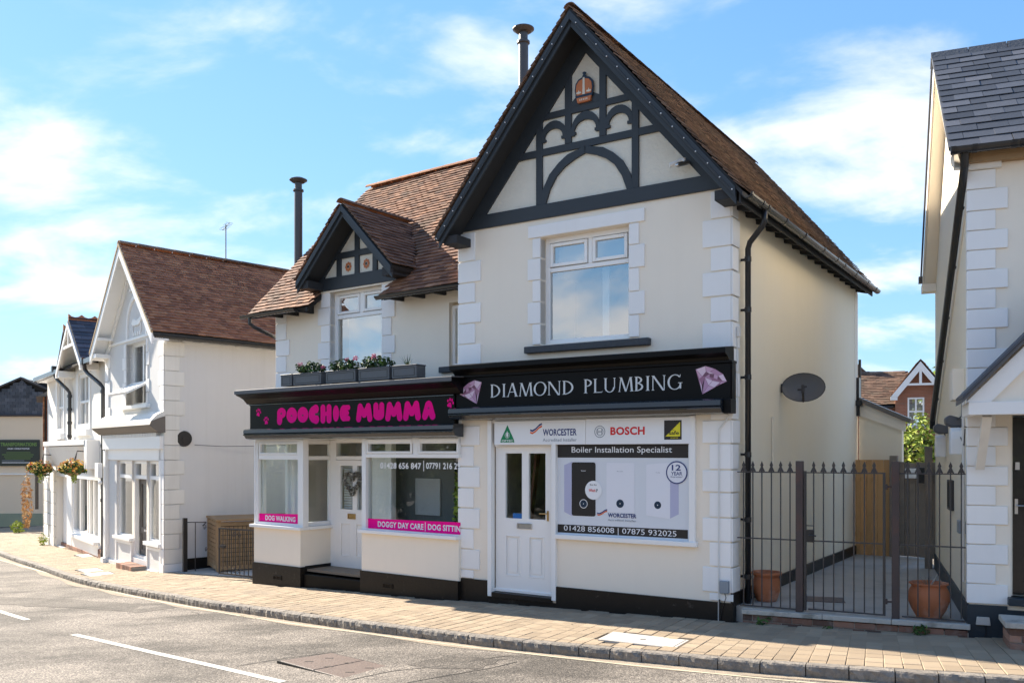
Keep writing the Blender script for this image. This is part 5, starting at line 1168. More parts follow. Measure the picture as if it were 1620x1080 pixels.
# wreath
t = thing('heart_wreath', 'grey heart shaped twig wreath hanging on the dog shop door', 'wreath', FP.w(1.84, .63, 1.53), FP.deg)
bb = MB(); rr2 = random.Random(8); core = []
for k in range(40):
    a = 2*math.pi*k/40; x = .165*math.sin(a)**3*1.15; z = (.13*math.cos(a)-.05*math.cos(2*a)-.02*math.cos(3*a)-.01*math.cos(4*a))*1.15; core.append((x, -.02, z))
    leaves(bb, (x, -.02, z), (.045, .035, .045), 26, .034, k+50, .9)
part(bb, 'twigs', 'wreath_twig', t, fix=False); part(MB().tube(core+[core[0]], .02, 6, False), 'ring', 'taupe', t)
flue(FP, -.61, 1.5, 2.4, 7.36, .078, 'black flue pipe rising behind the dog shop roof left of the dormer')

# ------------------------------------------------------------------ LEFT WHITE HOUSE (frame FL, sheared)
L = thing('corner_shop', 'white painted two storey shop with brown tiled gable roof', 'building', FL.o, FL.deg); SHEAR[L.name] = -.1
UL3 = -4.05
hW = (-2.475, -1.10, 3.08, 4.50); hS = (-3.2, -.2, .05, 1.84)
part(wall(MB(), UL3, -.004, -.9, 4.55, [hW, (-3.2, -2.08, .05, 1.84), (-2.08, -1.10, -.33, 1.84), (-1.10, -.2, .10, 1.84)], 0, .25), 'front_wall', 'white_render', L)
part(wall(MB(), .25, 6.5, -.9, 4.42, [], -.25, .25, 'x'), 'side_wall', 'white_render', L); part(MB().box(UL3, UL3+.25, .25, 6.5, -.9, 4.5), 'side_wall', 'white_render', L); part(MB().box(UL3, 0, 6.25, 6.5, -.9, 4.5), 'rear_wall', 'white_render', L)
part(MB().prism([(UL3+.02, 4.55), (-.02, 4.55), (-1.95, 6.55)], .0, .2), 'gable_wall', 'white_render', L)
part(MB().box(UL3+.25, -.26, .26, 6.2, 2.3, 2.4), 'floor_slab', 'interior_wall', L); part(MB().box(UL3+.25, -.26, .26, 6.2, -.4, -.34), 'floor', 'interior_floor', L); part(MB().box(UL3+.25, -.26, 2.5, 2.55, -.4, 4.5), 'partition', 'interior_wall', L)
Lr = gable_roof(L, FL, -1.89, 6.62, -4.12, .26, 1.0, -.33, 6.5, 'clay_tile_red', (0, 300))
ridge(Lr, -1.89, 6.66, -.36, 6.5, 'clay_tile_dark', .42, .11)
mk('verge_mortar', (.52, .40, .26), .95, .1, var=.15, vscale=10)
for sg, ue in ((-1, -4.12), (1, .26)):
    ze = lambda u, k: 6.62-abs(u+1.89)*1.0-k
    part(MB().strip([(-1.89, ze(-1.89, -.05)), (ue, ze(ue, -.05))], [(-1.89, ze(-1.89, .015)), (ue, ze(ue, .015))], -.375, -.33), 'verge', 'verge_mortar', Lr)
    part(MB().strip([(-1.89, ze(-1.89, .02)), (ue, ze(ue, .02))], [(-1.89, ze(-1.89, .24)), (ue, ze(ue, .24))], -.36, -.32), 'bargeboard', 'white_paint', Lr)
    part(MB().strip([(-1.89, ze(-1.89, .10)), (ue, ze(ue, .10))], [(-1.89, ze(-1.89, .15)), (ue, ze(ue, .15))], -.32, -.0), 'soffit_board', 'white_paint', Lr)
    part(MB().strip([(-1.89, ze(-1.89, .14)), (ue-sg*.12, ze(ue-sg*.12, .14))], [(-1.89, ze(-1.89, .32)), (ue-sg*.12, ze(ue-sg*.12, .32))], -.05, -.0), 'bargeboard', 'white_paint', Lr)
for u, z in ((-3.55, 4.75), ): part(MB().box(u-.1, u+.1, -.34, 0, z-.08, z-.02), 'purlin_end', 'white_paint', Lr)
part(MB().box(-4.1, -3.7, -.34, 0, 4.28, 4.37), 'eaves_box', 'white_paint', Lr)
part(MB().box(.2, .26, -.3, 6.5, 4.36, 4.43), 'gutter', 'gutter_black', Lr)
for v_ in (.35, .75, 1.6, 2.5): part(MB().box(0, .2, v_, v_+.04, 4.36, 4.40), 'rafter_end', 'cable_white', Lr)
# gable relief
part(MB().box(UL3+.1, -.05, -.03, 0, 4.55, 4.60), 'string_course', 'white_paint', L)
part(MB().prism([(-2.19, 5.66), (-1.75, 5.66), (-1.75, 5.72), (-2.19, 5.72)], -.04, 0), 'transom_rail', 'white_paint', L)
part(MB().prism([(-2.15, 5.73), (-1.55, 5.73), (-1.88, 6.15)], -.02, 0), 'painted_light', 'stain_glass', L)
A = [(-1.72+.62*math.cos(math.pi*k/12), 4.85+.62*math.sin(math.pi*k/12)) for k in range(13)]; B2 = [(-1.72+.70*math.cos(math.pi*k/12), 4.85+.72*math.sin(math.pi*k/12)) for k in range(13)]
part(MB().strip(A, B2, -.035, 0), 'arch_moulding', 'white_paint', L); part(MB().box(-2.42, -2.34, -.035, 0, 4.6, 4.85).box(-1.10, -1.02, -.035, 0, 4.6, 4.85), 'arch_moulding', 'white_paint', L)
part(MB().prism([(-2.05, 4.92), (-1.9, 4.86), (-1.55, 4.86), (-1.40, 4.95), (-1.33, 5.10), (-1.50, 5.0), (-1.72, 4.97), (-1.95, 5.02)], -.03, 0).tube([(-2.0, -.015, 4.9), (-1.98, -.015, 4.72)], .015, 6).tube([(-1.45, -.015, 4.9), (-1.43, -.015, 4.72)], .015, 6), 'relief_carving', 'white_paint', L)
for k in range(4): part(MB().box(-1.98+k*.15, -1.92+k*.15, -.02, 0, 4.64, 4.72), 'relief_carving', 'white_paint', L)
for z0, z1, wd in ((4.20, 4.50, 0), (3.92, 4.20, 1), (3.62, 3.92, 0), (3.34, 3.62, 1), (3.08, 3.34, 0)):
    part(MB().box(-2.72 if wd else -2.62, -2.475, -.02, .12, z0+.005, z1-.005), 'quoin_block', 'quoin_white', L, bevel=.004); part(MB().box(-1.10, -.90 if wd else -1.0, -.02, .12, z0+.005, z1-.005), 'quoin_block', 'quoin_white', L, bevel=.004)
part(MB().box(-2.8, -.85, -.10, .12, 3.0, 3.08), 'window_sill', 'white_paint', L, bevel=.006)
win = part(frame_rect(MB(), -2.475, -1.10, 3.09, 4.50, .06, .16, .22), 'window', 'upvc', L); part(MB().box(-1.83, -1.77, .161, .219, 3.15, 4.44), 'mullion', 'upvc', win); part(MB().box(-2.41, -1.83, .162, .218, 3.56, 3.62).box(-1.77, -1.16, .162, .218, 3.56, 3.62), 'transom_bar', 'upvc', win)
pane(win, -2.41, -1.83, 3.15, 4.44, .19, 'glass_left'); pane(win, -1.77, -1.16, 3.15, 4.44, .19, 'glass_left')
# open top hung sash
sash = MB(); hz_ = 3.58; ang = R_(62); a0, a1, ln = -2.42, -1.14, .62
def SH_(a, d, o=0): return (a, .14-d*math.sin(ang)-o*math.cos(ang), hz_-d*math.cos(ang)+o*math.sin(ang))
for (p, q, r, s_) in ((a0, a0+.06, 0, ln), (a1-.06, a1, 0, ln), (a0+.06, a1-.06, 0, .06), (a0+.06, a1-.06, ln-.06, ln)):
    sash.add([SH_(p, r), SH_(q, r), SH_(q, s_), SH_(p, s_), SH_(p, r, .05), SH_(q, r, .05), SH_(q, s_, .05), SH_(p, s_, .05)], [(0,3,2,1),(4,5,6,7),(0,1,5,4),(1,2,6,5),(2,3,7,6),(3,0,4,7)])
so = part(sash, 'open_sash', 'upvc', win); part(MB().poly([SH_(a0+.05, .05, .025), SH_(a1-.05, .05, .025), SH_(a1-.05, ln-.05, .025), SH_(a0+.05, ln-.05, .025)]), 'pane', 'frost', win)
# quoins
for i in range(15):
    z0 = -.30+i*.31; wd = i % 2 == 0
    if z0 > 4.1: break
    zz = (z0, z0+.31)
    part(MB().box(.022, -.33 if wd else -.22, -.022, .0, zz[0]+.006, zz[1]-.006) if z0 > 2.6 else MB().box(.022, -.18, -.022, .0, zz[0]+.006, zz[1]-.006), 'quoin_block', 'quoin_white', L, bevel=.005)
    part(MB().box(0, .022, -.0215, .43 if wd else .32, zz[0]+.006, zz[1]-.006), 'quoin_block', 'quoin_cream', L, bevel=.005)
    if z0 > 2.5: part(MB().box(UL3, UL3+(.38 if wd else .26), -.022, .0, zz[0]+.006, zz[1]-.006), 'quoin_block', 'quoin_white', L, bevel=.005)
part(MB().box(-.22, .024, -.035, .40, -.95, -.30), 'corner_base', 'quoin_white', L, bevel=.006)
part(MB().box(0, .02, .41, 3.2, -.9, -.22), 'plinth', 'black_plinth', L)
# shopfront
cn = part(MB().prism([(0, 2.78), (-.12, 2.74), (-.30, 2.66), (-.33, 2.60), (-.30, 2.56), (-.22, 2.50), (-.16, 2.45), (0, 2.44)], UL3-.02, .06, 'x'), 'cornice', 'taupe', L)
part(MB().prism([(-.0, 2.90), (-.16, 2.82), (-.28, 2.70), (-.30, 2.668), (-.12, 2.745), (0, 2.786)], UL3+.02, .04, 'x'), 'lead_flashing', 'quoin_cream', cn)
for k in range(36): part(MB().box(UL3+.12+k*.105, UL3+.18+k*.105, -.12, -.0, 2.37, 2.44), 'dentil', 'white_paint', cn)
part(MB().box(UL3+.05, .0, -.10, 0, 2.10, 2.37), 'fascia_panel', 'white_paint', L, bevel=.006); part(MB().box(UL3+.1, -.15, -.03, 0, 1.86, 2.10), 'frieze', 'white_paint', L)
part(MB().box(UL3+.04, UL3+.22, -.08, .0, -.75, 2.08).box(-.25, -.14, -.03, 0, -.5, 2.08), 'pilaster', 'white_paint', L)
part(MB().prism([(UL3-.02, -.80), (UL3+.28, -.80), (UL3+.22, -.5), (UL3+.04, -.5)], -.14, .0), 'pilaster_base', 'white_paint', L)
wf = part(frame_rect(MB(), -3.2, -2.08, .08, 1.84, .06, .06, .13), 'window', 'upvc', L, bevel=.004); part(MB().box(-3.14, -2.14, .062, .128, 1.44, 1.52), 'transom_bar', 'upvc', wf); pane(wf, -3.14, -2.14, .14, 1.44, .1, 'glass_left'); pane(wf, -3.14, -2.14, 1.52, 1.78, .1, 'glass_left')
wf = part(frame_rect(MB(), -1.10, -.2, .10, 1.84, .06, .06, .13), 'window', 'upvc', L, bevel=.004); part(MB().box(-1.04, -.26, .062, .128, 1.44, 1.52), 'transom_bar', 'upvc', wf); pane(wf, -1.04, -.26, .16, 1.44, .1, 'glass_left'); pane(wf, -1.04, -.26, 1.52, 1.78, .1, 'glass_left')
part(MB().box(-3.3, -2.05, -.08, .06, .02, .09).box(-1.12, -.15, -.08, .06, .03, .11), 'window_sill', 'white_paint', L, bevel=.005)
part(frame_rect(MB(), -2.08, -1.10, -.33, 1.84, .06, .05, .14), 'door_frame', 'upvc', L); part(MB().box(-2.02, -1.16, .06, .13, 1.44, 1.52), 'door_frame', 'upvc', L); pane(L, -2.02, -1.16, 1.52, 1.78, .1, 'glass_left')
dr = part(wall(MB(), -2.02, -1.16, -.27, 1.44, [(-1.92, -1.28, .35, 1.32), (-1.92, -1.63, -.15, .22), (-1.56, -1.28, -.15, .22)], .16, .05), 'door', 'taupe', L, bevel=.004); pane(dr, -1.92, -1.28, .35, 1.32, .18, 'glass_left')
part(MB().box(-1.92, -1.63, .18, .2, -.15, .22).box(-1.56, -1.28, .18, .2, -.15, .22), 'door_panel', 'taupe', dr); part(MB().box(-1.72, -1.48, .15, .165, .26, .31), 'letter_box', 'steel', dr)
for a, c in ((-3.25, -2.1), (-1.08, -.2)): part(frame_rect(MB(), a, c, -.55, 0.0, .06, -.02, .0), 'panel_moulding', 'white_paint', L)
part(MB().box(UL3+.2, -2.1, -.05, 0, -.95, -.52).box(-1.05, 0, -.05, 0, -.95, -.50), 'plinth', 'white_render', L)
t = thing('brick_step', 'low brick doorstep at the white corner shop', 'step', FL.w(-1.6, -.18, 0), FL.deg)
for j in range(1):
    for k in range(7): part(MB().box(-.52+k*.15, -.38+k*.15, -.16, .16, -.60, -.43), 'brick', 'brick', t, bevel=.004)
part(MB().box(-.53, .53, -.15, .15, -.66, -.44), 'mortar_bed', 'mortar', t)
t = thing('round_vent', 'round dark vent cover on the side of the white house', 'vent', FL.w(.0, .42, 2.32), FL.deg-5.7)
bb = MB(); bb.add([(0, .17*math.cos(2*math.pi*k/24), .17*math.sin(2*math.pi*k/24)) for k in range(24)]+[(.05, .155*math.cos(2*math.pi*k/24), .155*math.sin(2*math.pi*k/24)) for k in range(24)], [[k, (k+1) % 24, 24+(k+1) % 24, 24+k] for k in range(24)]+[[24+k for k in range(24)]]); part(bb, 'cover', 'poster_black', t); part(MB().tube([(.05, 0, 0), (.07, 0, 0)], .06, 14), 'boss', 'poster_black', t)
t = thing('wall_cable', 'thin black cable sagging along the side of the white house', 'cable', FL.w(.02, .65, 2.19), FL.deg-5.7); part(MB().tube([(0, 0, 0), (0, .6, -.03), (0, 1.3, -.02), (0, 2.6, .02)], .006, 5), 'cable', 'plastic_black', t)
t = thing('alarm_box', 'white alarm box on the left pilaster of the white shop', 'alarm box', FL.w(UL3-.02, -.10, 1.42), FL.deg); part(MB().box(-.2, .08, -.10, 0, 0, .35), 'box', 'quoin_white', t, bevel=.008); part(MB().ball((.1, -.06, -.12), .05, 8), 'sensor', 'quoin_white', t)
t = thing('tv_aerial', 'tall thin television aerial above the brown ridge', 'aerial', FL.w(-1.9, 2.2, 6.4), FL.deg)
part(MB().tube([(0, 0, 0), (0, 0, 1.15)], .012, 6), 'mast', 'iron', t); part(MB().tube([(-.2, 0, 1.05), (.25, 0, 1.15)], .007, 5), 'boom', 'iron', t)
for k in range(6): part(MB().tube([(-.18+k*.08, -.09, 1.055+k*.018), (-.18+k*.08, .09, 1.055+k*.018)], .004, 4), 'element', 'iron', t)

# bin store and iron gate between the two shops
t = thing('bin_store', 'timber bin store with lattice doors between the white house and the dog shop', 'bin store', (-5.96, 17.88, G(-5.96, 17.88)+.02), 27.6)
part(MB().prism([(0-.03, 1.02), (2.2, 1.02), (2.2, 1.06), (-.03, 1.06)], -.05, 1.25), 'lid', 'store_wood', t, bevel=.004)
part(MB().box(.0, 2.2, .05, .07, .06, 1.0), 'gap_backing', 'poster_black', t); part(MB().box(.03, .05, .05, 1.2, .06, 1.0), 'gap_backing', 'poster_black', t)  # black sheets behind the lattice: shade in the gaps put into colour
for a in (0, .98, 1.06, 2.1): part(MB().box(a, a+.07, 0, .05, 0, 1.02), 'corner_post', 'store_wood', t)
for y in (.05, 1.15): part(MB().box(-.01, .05, y, y+.07, 0, 1.02), 'corner_post', 'store_wood', t)
for z in (.03, .92): part(MB().box(.07, 2.1, .0, .04, z, z+.08), 'rail', 'store_wood', t); part(MB().box(-.005, .04, .12, 1.15, z, z+.08), 'rail', 'store_wood', t)
for k in range(11):
    for j in range(9):
        part(MB().box(.08+k*.085, .152+k*.085, .02, .04, .115+j*.089, .192+j*.089), 'lattice_panel', 'store_wood', t)
for k in range(11):
    for j in range(9): part(MB().box(.0, .02, .13+k*.093, .208+k*.093, .115+j*.089, .192+j*.089), 'lattice_panel', 'store_wood', t)
for k in range(8):
    for j in range(9): part(MB().box(1.14+k*.105, 1.232+k*.105, .02, .04, .115+j*.089, .192+j*.089), 'lattice_panel', 'store_wood', t)
t = thing('iron_gate', 'low black scrolled iron gate left ajar in front of the bin store', 'gate', (-5.05, 16.35, G(-5.05, 16.35)+.02), -32)
def scroll(bb, cx_, cz_, r, y=0, turns=1.3, flip=1, th=.007):
    pts = [(cx_+flip*r*(1-k/26)*math.cos(turns*2*math.pi*k/24), y, cz_+r*(1-k/26)*math.sin(turns*2*math.pi*k/24)) for k in range(24)]; bb.tube(pts, th, 4)
part(frame_rect(MB(), -.55, .45, .05, .92, .025, -.012, .012), 'gate_frame', 'iron', t)
for k in range(8): part(MB().box(-.44+k*.115, -.428+k*.115, -.006, .006, .07, .90), 'bar', 'iron', t)
bb = MB()
for cx_ in (-.12, .02): scroll(bb, cx_, .80, .06, -.01, 1.3, 1 if cx_ < -.05 else -1); scroll(bb, cx_, .14, .06, -.01, 1.3, -1 if cx_ < -.05 else 1)
part(bb, 'scroll', 'iron', t); part(MB().box(-.5, -.38, -.03, .03, .55, .60), 'latch', 'iron', t)
t = thing('gate_post', 'square black post with thin railing beside the white house wall', 'post', FL.w(.33, .32, G(*FL.w(.33, .32).xy)), FL.deg); part(MB().box(-.04, .04, -.04, .04, 0, 1.12), 'post', 'poster_black', t, bevel=.004)
part(MB().tube([(0, 0, 1.03), (.25, .35, 1.03), (.7, .1, 1.0)], .01, 5).tube([(.12, .17, 0.02), (.12, .17, 1.03)], .01, 5), 'rail', 'iron', t)
bb = MB(); scroll(bb, .55, .95, .07, .2); scroll(bb, .62, .5, .06, .2); part(bb, 'scroll', 'iron', t)

# ------------------------------------------------------------------ LEFT TERRACE (frame FM)
Mh = thing('terrace_shop', 'pale cream shop terrace with slate gables and crested ridges at the left', 'building', FM.o, FM.deg)
part(wall(MB(), -8.2, .0, -1.3, 4.40, [(-3.37, -2.0, 2.66, 4.2), (-6.45, -5.5, 2.6, 4.2), (-4.16, -.9, -.28, 1.42), (-6.65, -4.85, -.85, 1.3)], 0, .25), 'front_wall', 'pale_render', Mh)
part(MB().box(-.25, 0, .25, 6, -1.2, 4.4), 'side_wall', 'pale_render', Mh); part(MB().box(-8.2, -7.95, .25, 6, -1.4, 4.4), 'side_wall', 'pale_render', Mh); part(MB().box(-8.2, 0, 5.8, 6, -1.4, 4.4), 'rear_wall', 'pale_render', Mh)
part(MB().box(-7.9, -.3, 1.5, 1.6, -1.1, 4.3), 'partition', 'interior_wall', Mh); part(MB().box(-7.9, -.3, .3, 5.7, 1.9, 2.0), 'floor_slab', 'interior_wall', Mh)
def slate_gable(ua, za, hw, v0, v1, sl, nm='gable_roof'):
    r = part(MB().prism([(ua, za), (ua+hw, za-hw*sl), (ua+hw, za-hw*sl-.05), (ua, za-.06), (ua-hw, za-hw*sl-.05), (ua-hw, za-hw*sl)], v0, v1), nm, 'roof_deck', Mh); h = math.sqrt(1+sl*sl)
    tiles(r, FM, (ua+hw, v0, za-hw*sl), (0, 1, 0), (-1/h, 0, sl/h), v1-v0, hw*h, 'slate', gauge=.2, tw=.36, n_ind=60, lift=.02, thick=.008, name='slate', stuff='slating', jit=.6)
    tiles(r, FM, (ua-hw, v0, za-hw*sl), (0, 1, 0), (1/h, 0, sl/h), v1-v0, hw*h, 'slate', gauge=.2, tw=.36, n_ind=0, lift=.02, thick=.008, name='slate', stuff='slating', jit=.6)
    if v0 < 0:
        for sg in (-1, 1): part(MB().strip([(ua, za-.065), (ua+sg*hw*.97, za-.055-hw*.97*sl)], [(ua, za-.10), (ua+sg*hw*.97, za-.09-hw*.97*sl)], v0+.02, -.0), 'soffit_board', 'white_paint', r)
    k = 0; q = v0
    while q < v1-.1:
        bb = MB().prism([(q, za-.02), (q+.33, za-.02), (q+.33, za+.16), (q+.25, za+.10), (q+.165, za+.08), (q+.08, za+.10), (q, za+.16)], ua-.03, ua+.03, 'x').prism([(ua-.12, za-.1), (ua, za+.02), (ua+.12, za-.1), (ua, za-.03)], q, q+.325)
        part(bb, 'crest_tile', 'clay_ridge', r); q += .33
    return r
r = slate_gable(-2.55, 5.62, 1.62, -.42, 4.5, .76)
for sg in (-1, 1):
    part(MB().strip([(-2.55, 5.56), (-2.55+sg*1.62, 5.56-1.23)], [(-2.55, 5.40), (-2.55+sg*1.62, 5.40-1.23)], -.45, -.41), 'bargeboard', 'white_paint', r)
    part(MB().box(-2.55+sg*1.62-.25, -2.55+sg*1.62+.05 if sg > 0 else -2.55-1.62+.3, -.42, 0, 4.16, 4.34), 'eaves_box', 'white_paint', r)
part(MB().box(-3.35, -1.75, -.44, -.40, 4.86, 4.94).box(-2.58, -2.52, -.435, -.40, 4.94, 5.45), 'gable_brace', 'white_paint', r); part(MB().prism([(-4.1, 4.38), (-1.0, 4.38), (-2.55, 5.55)], -.0, .2), 'gable_wall', 'pale_render', Mh)
r2 = slate_gable(-7.3, 5.95, 1.5, .3, 4.5, 1.0)
r3 = part(MB().prism([(-.30, 4.42), (2.2, 5.6), (2.2, 5.5), (-.30, 4.36)], -8.2, .0, 'x'), 'roof', 'roof_deck', Mh)
tiles(r3, FM, (-8.2, -.3, 4.42), (1, 0, 0), (0, .904, .427), 8.2, 2.7, 'slate', gauge=.2, tw=.36, n_ind=30, lift=.02, thick=.008, name='slate', stuff='slating', jit=.6)
part(MB().box(-8.2, -4.0, -.42, -.30, 4.30, 4.42), 'gutter', 'gutter_black', r3); part(MB().box(-8.2, -4.0, -.30, 0, 4.28, 4.33), 'soffit_board', 'white_paint', r3); part(MB().box(-.95, .1, -.42, -.30, 4.28, 4.40), 'gutter', 'gutter_black', r3)
for (a0, a1, z0, z1) in ((-3.37, -2.0, 2.66, 4.2), (-6.45, -5.5, 2.6, 4.2)):
    win = part(frame_rect(MB(), a0, a1, z0, z1, .10, .02, .12), 'window', 'white_paint', Mh); zm = (z0+z1)/2; am = (a0+a1)/2
    part(MB().box(a0+.1, a1-.1, .03, .1, zm-.03, zm+.03).box(am-.035, am+.035, .025, .11, z0+.1, z1-.1), 'glazing_bar', 'white_paint', win); pane(win, a0+.1, a1-.1, z0+.1, z1-.1, .08, 'glass_left')
    part(MB().box(a0-.2, a1+.2, -.14, .02, z0-.17, z0), 'window_sill', 'white_paint', Mh, bevel=.005); part(frame_rect(MB(), a0-.16, a1+.16, z0+.005, z1+.18, .15, -.03, 0), 'window_surround', 'white_paint', Mh)
part(MB().box(-7.0, -1.1, -.32, 0, 2.22, 2.36), 'parapet', 'white_render', Mh, bevel=.01)
part(MB().prism([(0, 2.22), (-.28, 2.20), (-.08, 1.62), (0, 1.62)], -6.6, -1.2, 'x'), 'sign_panel', 'pale_render', Mh); part(frame_rect(MB(), -6.5, -1.3, 1.66, 2.16, .0001, -.1, -.1), 'sign_edge', 'white_paint', Mh) if False else None
part(MB().box(-1.19, -.85, -.30, 0, 1.6, 2.36).box(-6.95, -6.62, -.30, 0, 1.6, 2.36), 'console', 'white_paint', Mh, bevel=.01)
win = part(frame_rect(MB(), -4.16, -.9, -.28, 1.42, .12, .0, .12), 'window', 'white_paint', Mh)
for a in (-3.30, -2.35, -2.1, -1.6): part(MB().box(a, a+.10, .01, .11, -.16, 1.30), 'mullion', 'white_paint', win)
pane(win, -4.0, -1.0, -.16, 1.30, .07, 'glass_left'); part(MB().box(-4.25, -.85, -.14, 0, -.36, -.28), 'window_sill', 'white_paint', Mh, bevel=.006)
part(MB().box(-4.7, -.75, -.03, 0, -.66, -.36).box(-4.85, -4.17, -.04, .1, -.66, 1.42), 'stall_riser', 'white_paint', Mh)
for i in range(3):
    for k in range(14): part(MB().box(-4.7+k*.335+(i % 2)*.1-.0, -4.7+k*.335+.32+(i % 2)*.1, -.045, 0, -.90+i*.085, -.822+i*.085), 'brick', 'brick', Mh)
part(MB().box(-.75, .05, -.06, 0, -.9, -.45), 'brick_base', 'brick', Mh)
part(MB().box(-6.62, -4.87, .18, .23, -.75, 1.3), 'door', 'white_paint', Mh); part(MB().box(-6.62, -4.87, .12, .17, -.95, -.75), 'door_base', 'brick', Mh); part(MB().box(-5.15, -5.08, .14, .18, .25, .65), 'door_handle', 'iron', Mh)
for i in range(7): part(MB().box(-8.2, -7.5 if i % 2 else -7.4, -.1, .02, -1.0+i*.37, -.65+i*.37), 'quoin_block', 'quoin_cream', Mh, bevel=.01); part(MB().box(-7.35, -6.68, -.08, .02, -.95+i*.35, -.61+i*.35), 'quoin_block', 'quoin_cream', Mh, bevel=.01)
def dpipe(u, zt, zb, lab, run):
    t = thing('drainpipe', lab, 'drainpipe', FM.w(u, 0, 0), FM.deg)
    part(MB().tube([(-run, -.36, zt+.32), (-run, -.34, zt+.15), (-run*.85, -.30, zt+.05), (-.1, -.14, zt-.25), (0, -.09, zt-.35), (0, -.09, zb)], .05, 10), 'pipe', 'gutter_black', t)
    part(MB().box(-run-.1, -run+.1, -.44, -.26, zt+.28, zt+.45), 'hopper', 'gutter_black', t)
    for q in range(4): z = zt-.45-(zt-.45-zb-.1)*q/3; part(MB().tube([(0, -.09, z-.04), (0, -.09, z+.04)], .066, 10), 'pipe_collar', 'gutter_black', t)
dpipe(-.02, 4.0, -.62, 'long brown black downpipe reaching the pavement beside the white corner shop', .85); dpipe(-4.15, 4.1, 2.4, 'shorter downpipe ending above the cream shop sign', .75)
def basket(u, v, z, lab, seed, r=.30):
    t = thing('hanging_basket', lab, 'hanging basket', FM.w(u, v, z), FM.deg, 'flower baskets on the left terrace')
    part(leaves(MB(), (0, 0, 0), (r*1.1, r, r*.55), 420, .085, seed, .5), 'foliage', 'leaf', t, fix=False)
    part(leaves(MB(), (0, -.02, .05), (r*1.2, r*1.05, r*.6), 330, .065, seed+3, .25, .3, 1.1), 'blossom', 'petal_mix', t, fix=False)
    part(leaves(MB(), (.1, 0, -r*.8), (r*.4, r*.25, r*.45), 70, .05, seed+5, .6), 'trailing_stems', 'leaf_yellow', t, fix=False)
    part(MB().lathe([(.05, -.22), (.2, -.12), (.25, .02)], n=14), 'bowl', 'store_wood', t)
    part(MB().tube([(0, 0, 0), (.0, .1, .45)], .008, 4).tube([(.2, 0, 0), (.0, .1, .45)], .008, 4).tube([(-.2, 0, 0), (0, .1, .45)], .008, 4).tube([(0, .1, .45), (0, .5, .42)], .014, 5), 'hanger', 'iron', t)
basket(-1.5, -.5, 1.62, 'full flower basket hanging beside the long downpipe', 3); basket(-6.4, -.5, 1.52, 'flower basket hanging at the far end of the cream terrace', 8, .33)
t = thing('shop_awning_bracket', 'black curved bracket on the far pier of the terrace', 'bracket', FM.w(-8.3, -.3, .2), FM.deg); part(MB().box(-.05, .05, -.05, .05, 0, 1.3), 'arm', 'iron', t); part(MB().tube([(0, 0, 1.2), (0, .25, 1.4)], .03, 6), 'hook', 'iron', t)
# pier of the next building, with a tile hung wall above
N2 = thing('far_shop', 'narrow brown tile hung building beyond the terrace', 'building', FM.w(-8.35, 0, 0), -62)
part(MB().box(-4, 0, .1, 5, -1.6, 2.1), 'wall', 'pale_render', N2); part(MB().box(-4, 0, -.02, 5, 2.1, 3.9), 'wall', 'box_brown', N2); part(MB().prism([(-.3, 3.85), (2.5, 5.4), (5, 3.9)], -4, 0, 'x'), 'roof', 'slate', N2)
r_ = part(MB().box(-4, .02, -.06, -.02, 2.1, 3.85), 'tile_hanging', 'roof_deck', N2)
for i in range(12):
    for k in range(12): part(MB().box(-4+k*.33, -3.68+k*.33, -.11, -.06, 2.12+i*.145, 2.255+i*.145), 'hung_tile', 'clay_tile_red', r_)
for i in range(7): part(MB().box(-1.1, .02, -.1, .12, -1.45+i*.36, -1.1+i*.36), 'quoin_block', 'quoin_cream', N2, bevel=.01)
t = thing('climbing_plant', 'tall dried orange plant growing against the far pier', 'plant', (-19.75, 36.0, G(-19.75, 36.0)), 0)
part(leaves(MB(), (0, 0, 1.2), (.2, .2, 1.15), 300, .11, 5, .6), 'foliage', 'dry_plant', t, fix=False); part(leaves(MB(), (-.3, -.1, .22), (.28, .25, .22), 110, .1, 6, .5), 'lower_leaves', 'leaf_yellow', t, fix=False)
t = thing('wall_weed', 'small yellow green weed at the foot of the terrace pier', 'plant', FM.w(-7.45, -.25, -.85), 0); part(leaves(MB(), (0, 0, .12), (.14, .14, .18), 90, .06, 9, .6), 'foliage', 'leaf_yellow', t, fix=False)
# far building with banner
W = thing('far_house', 'peach rendered house with dark slate gable at the far left', 'building', (-27, 42, 0), 0)
part(MB().box(-6, 4.9, 0, 8, -1.75, 3.80), 'wall', 'peach_render', W); part(MB().box(-6.02, 4.92, -.06, 0, -1.8, -.85), 'plinth', 'green_plinth', W); part(MB().box(-6, 4.9, -.08, 0, .98, 1.05), 'string_course', 'pale_render', W)
rf = part(MB().prism([(-.6, 3.7), (3.72, 5.55), (6.6, 4.95), (6.8, 3.8), (-.6, 3.8)], 0.1, 7.6), 'roof', 'roof_deck', W)
slg = MB(); hw_ = part(MB().prism([(2.2, 3.82), (5.2, 3.82), (3.72, 5.5)], 0, .1), 'gable_wall', 'slate', W)
for j in range(11):
    for k in range(22):
        x = 1.1+k*.26+(.13 if j % 2 else 0); z = 3.86+j*.15
        if z+.15 < 5.5-abs(x+.12-3.72)*(.43 if x < 3.6 else .62): part(MB().box(x, x+.25, -.03, 0, z, z+.148), 'slate', 'slate', hw_)
for a, c in (((-.6, 3.78), (3.72, 5.62)), ((3.72, 5.62), (5.4, 4.9))): part(MB().strip([a, c], [(a[0], a[1]-.09), (c[0], c[1]-.09)], -.12, .1), 'verge_board', 'iron', rf)
part(MB().tube([(-6, -.1, 3.80), (4.95, -.1, 3.80)], .06, 6), 'gutter', 'iron', rf)
t = thing('shop_banner', 'dark green banner with lime lettering on the far peach house', 'banner', (-27, 41.88, 0))
part(MB().box(-1, 4.62, 0, .04, 1.40, 2.64), 'sheet', 'banner', t)
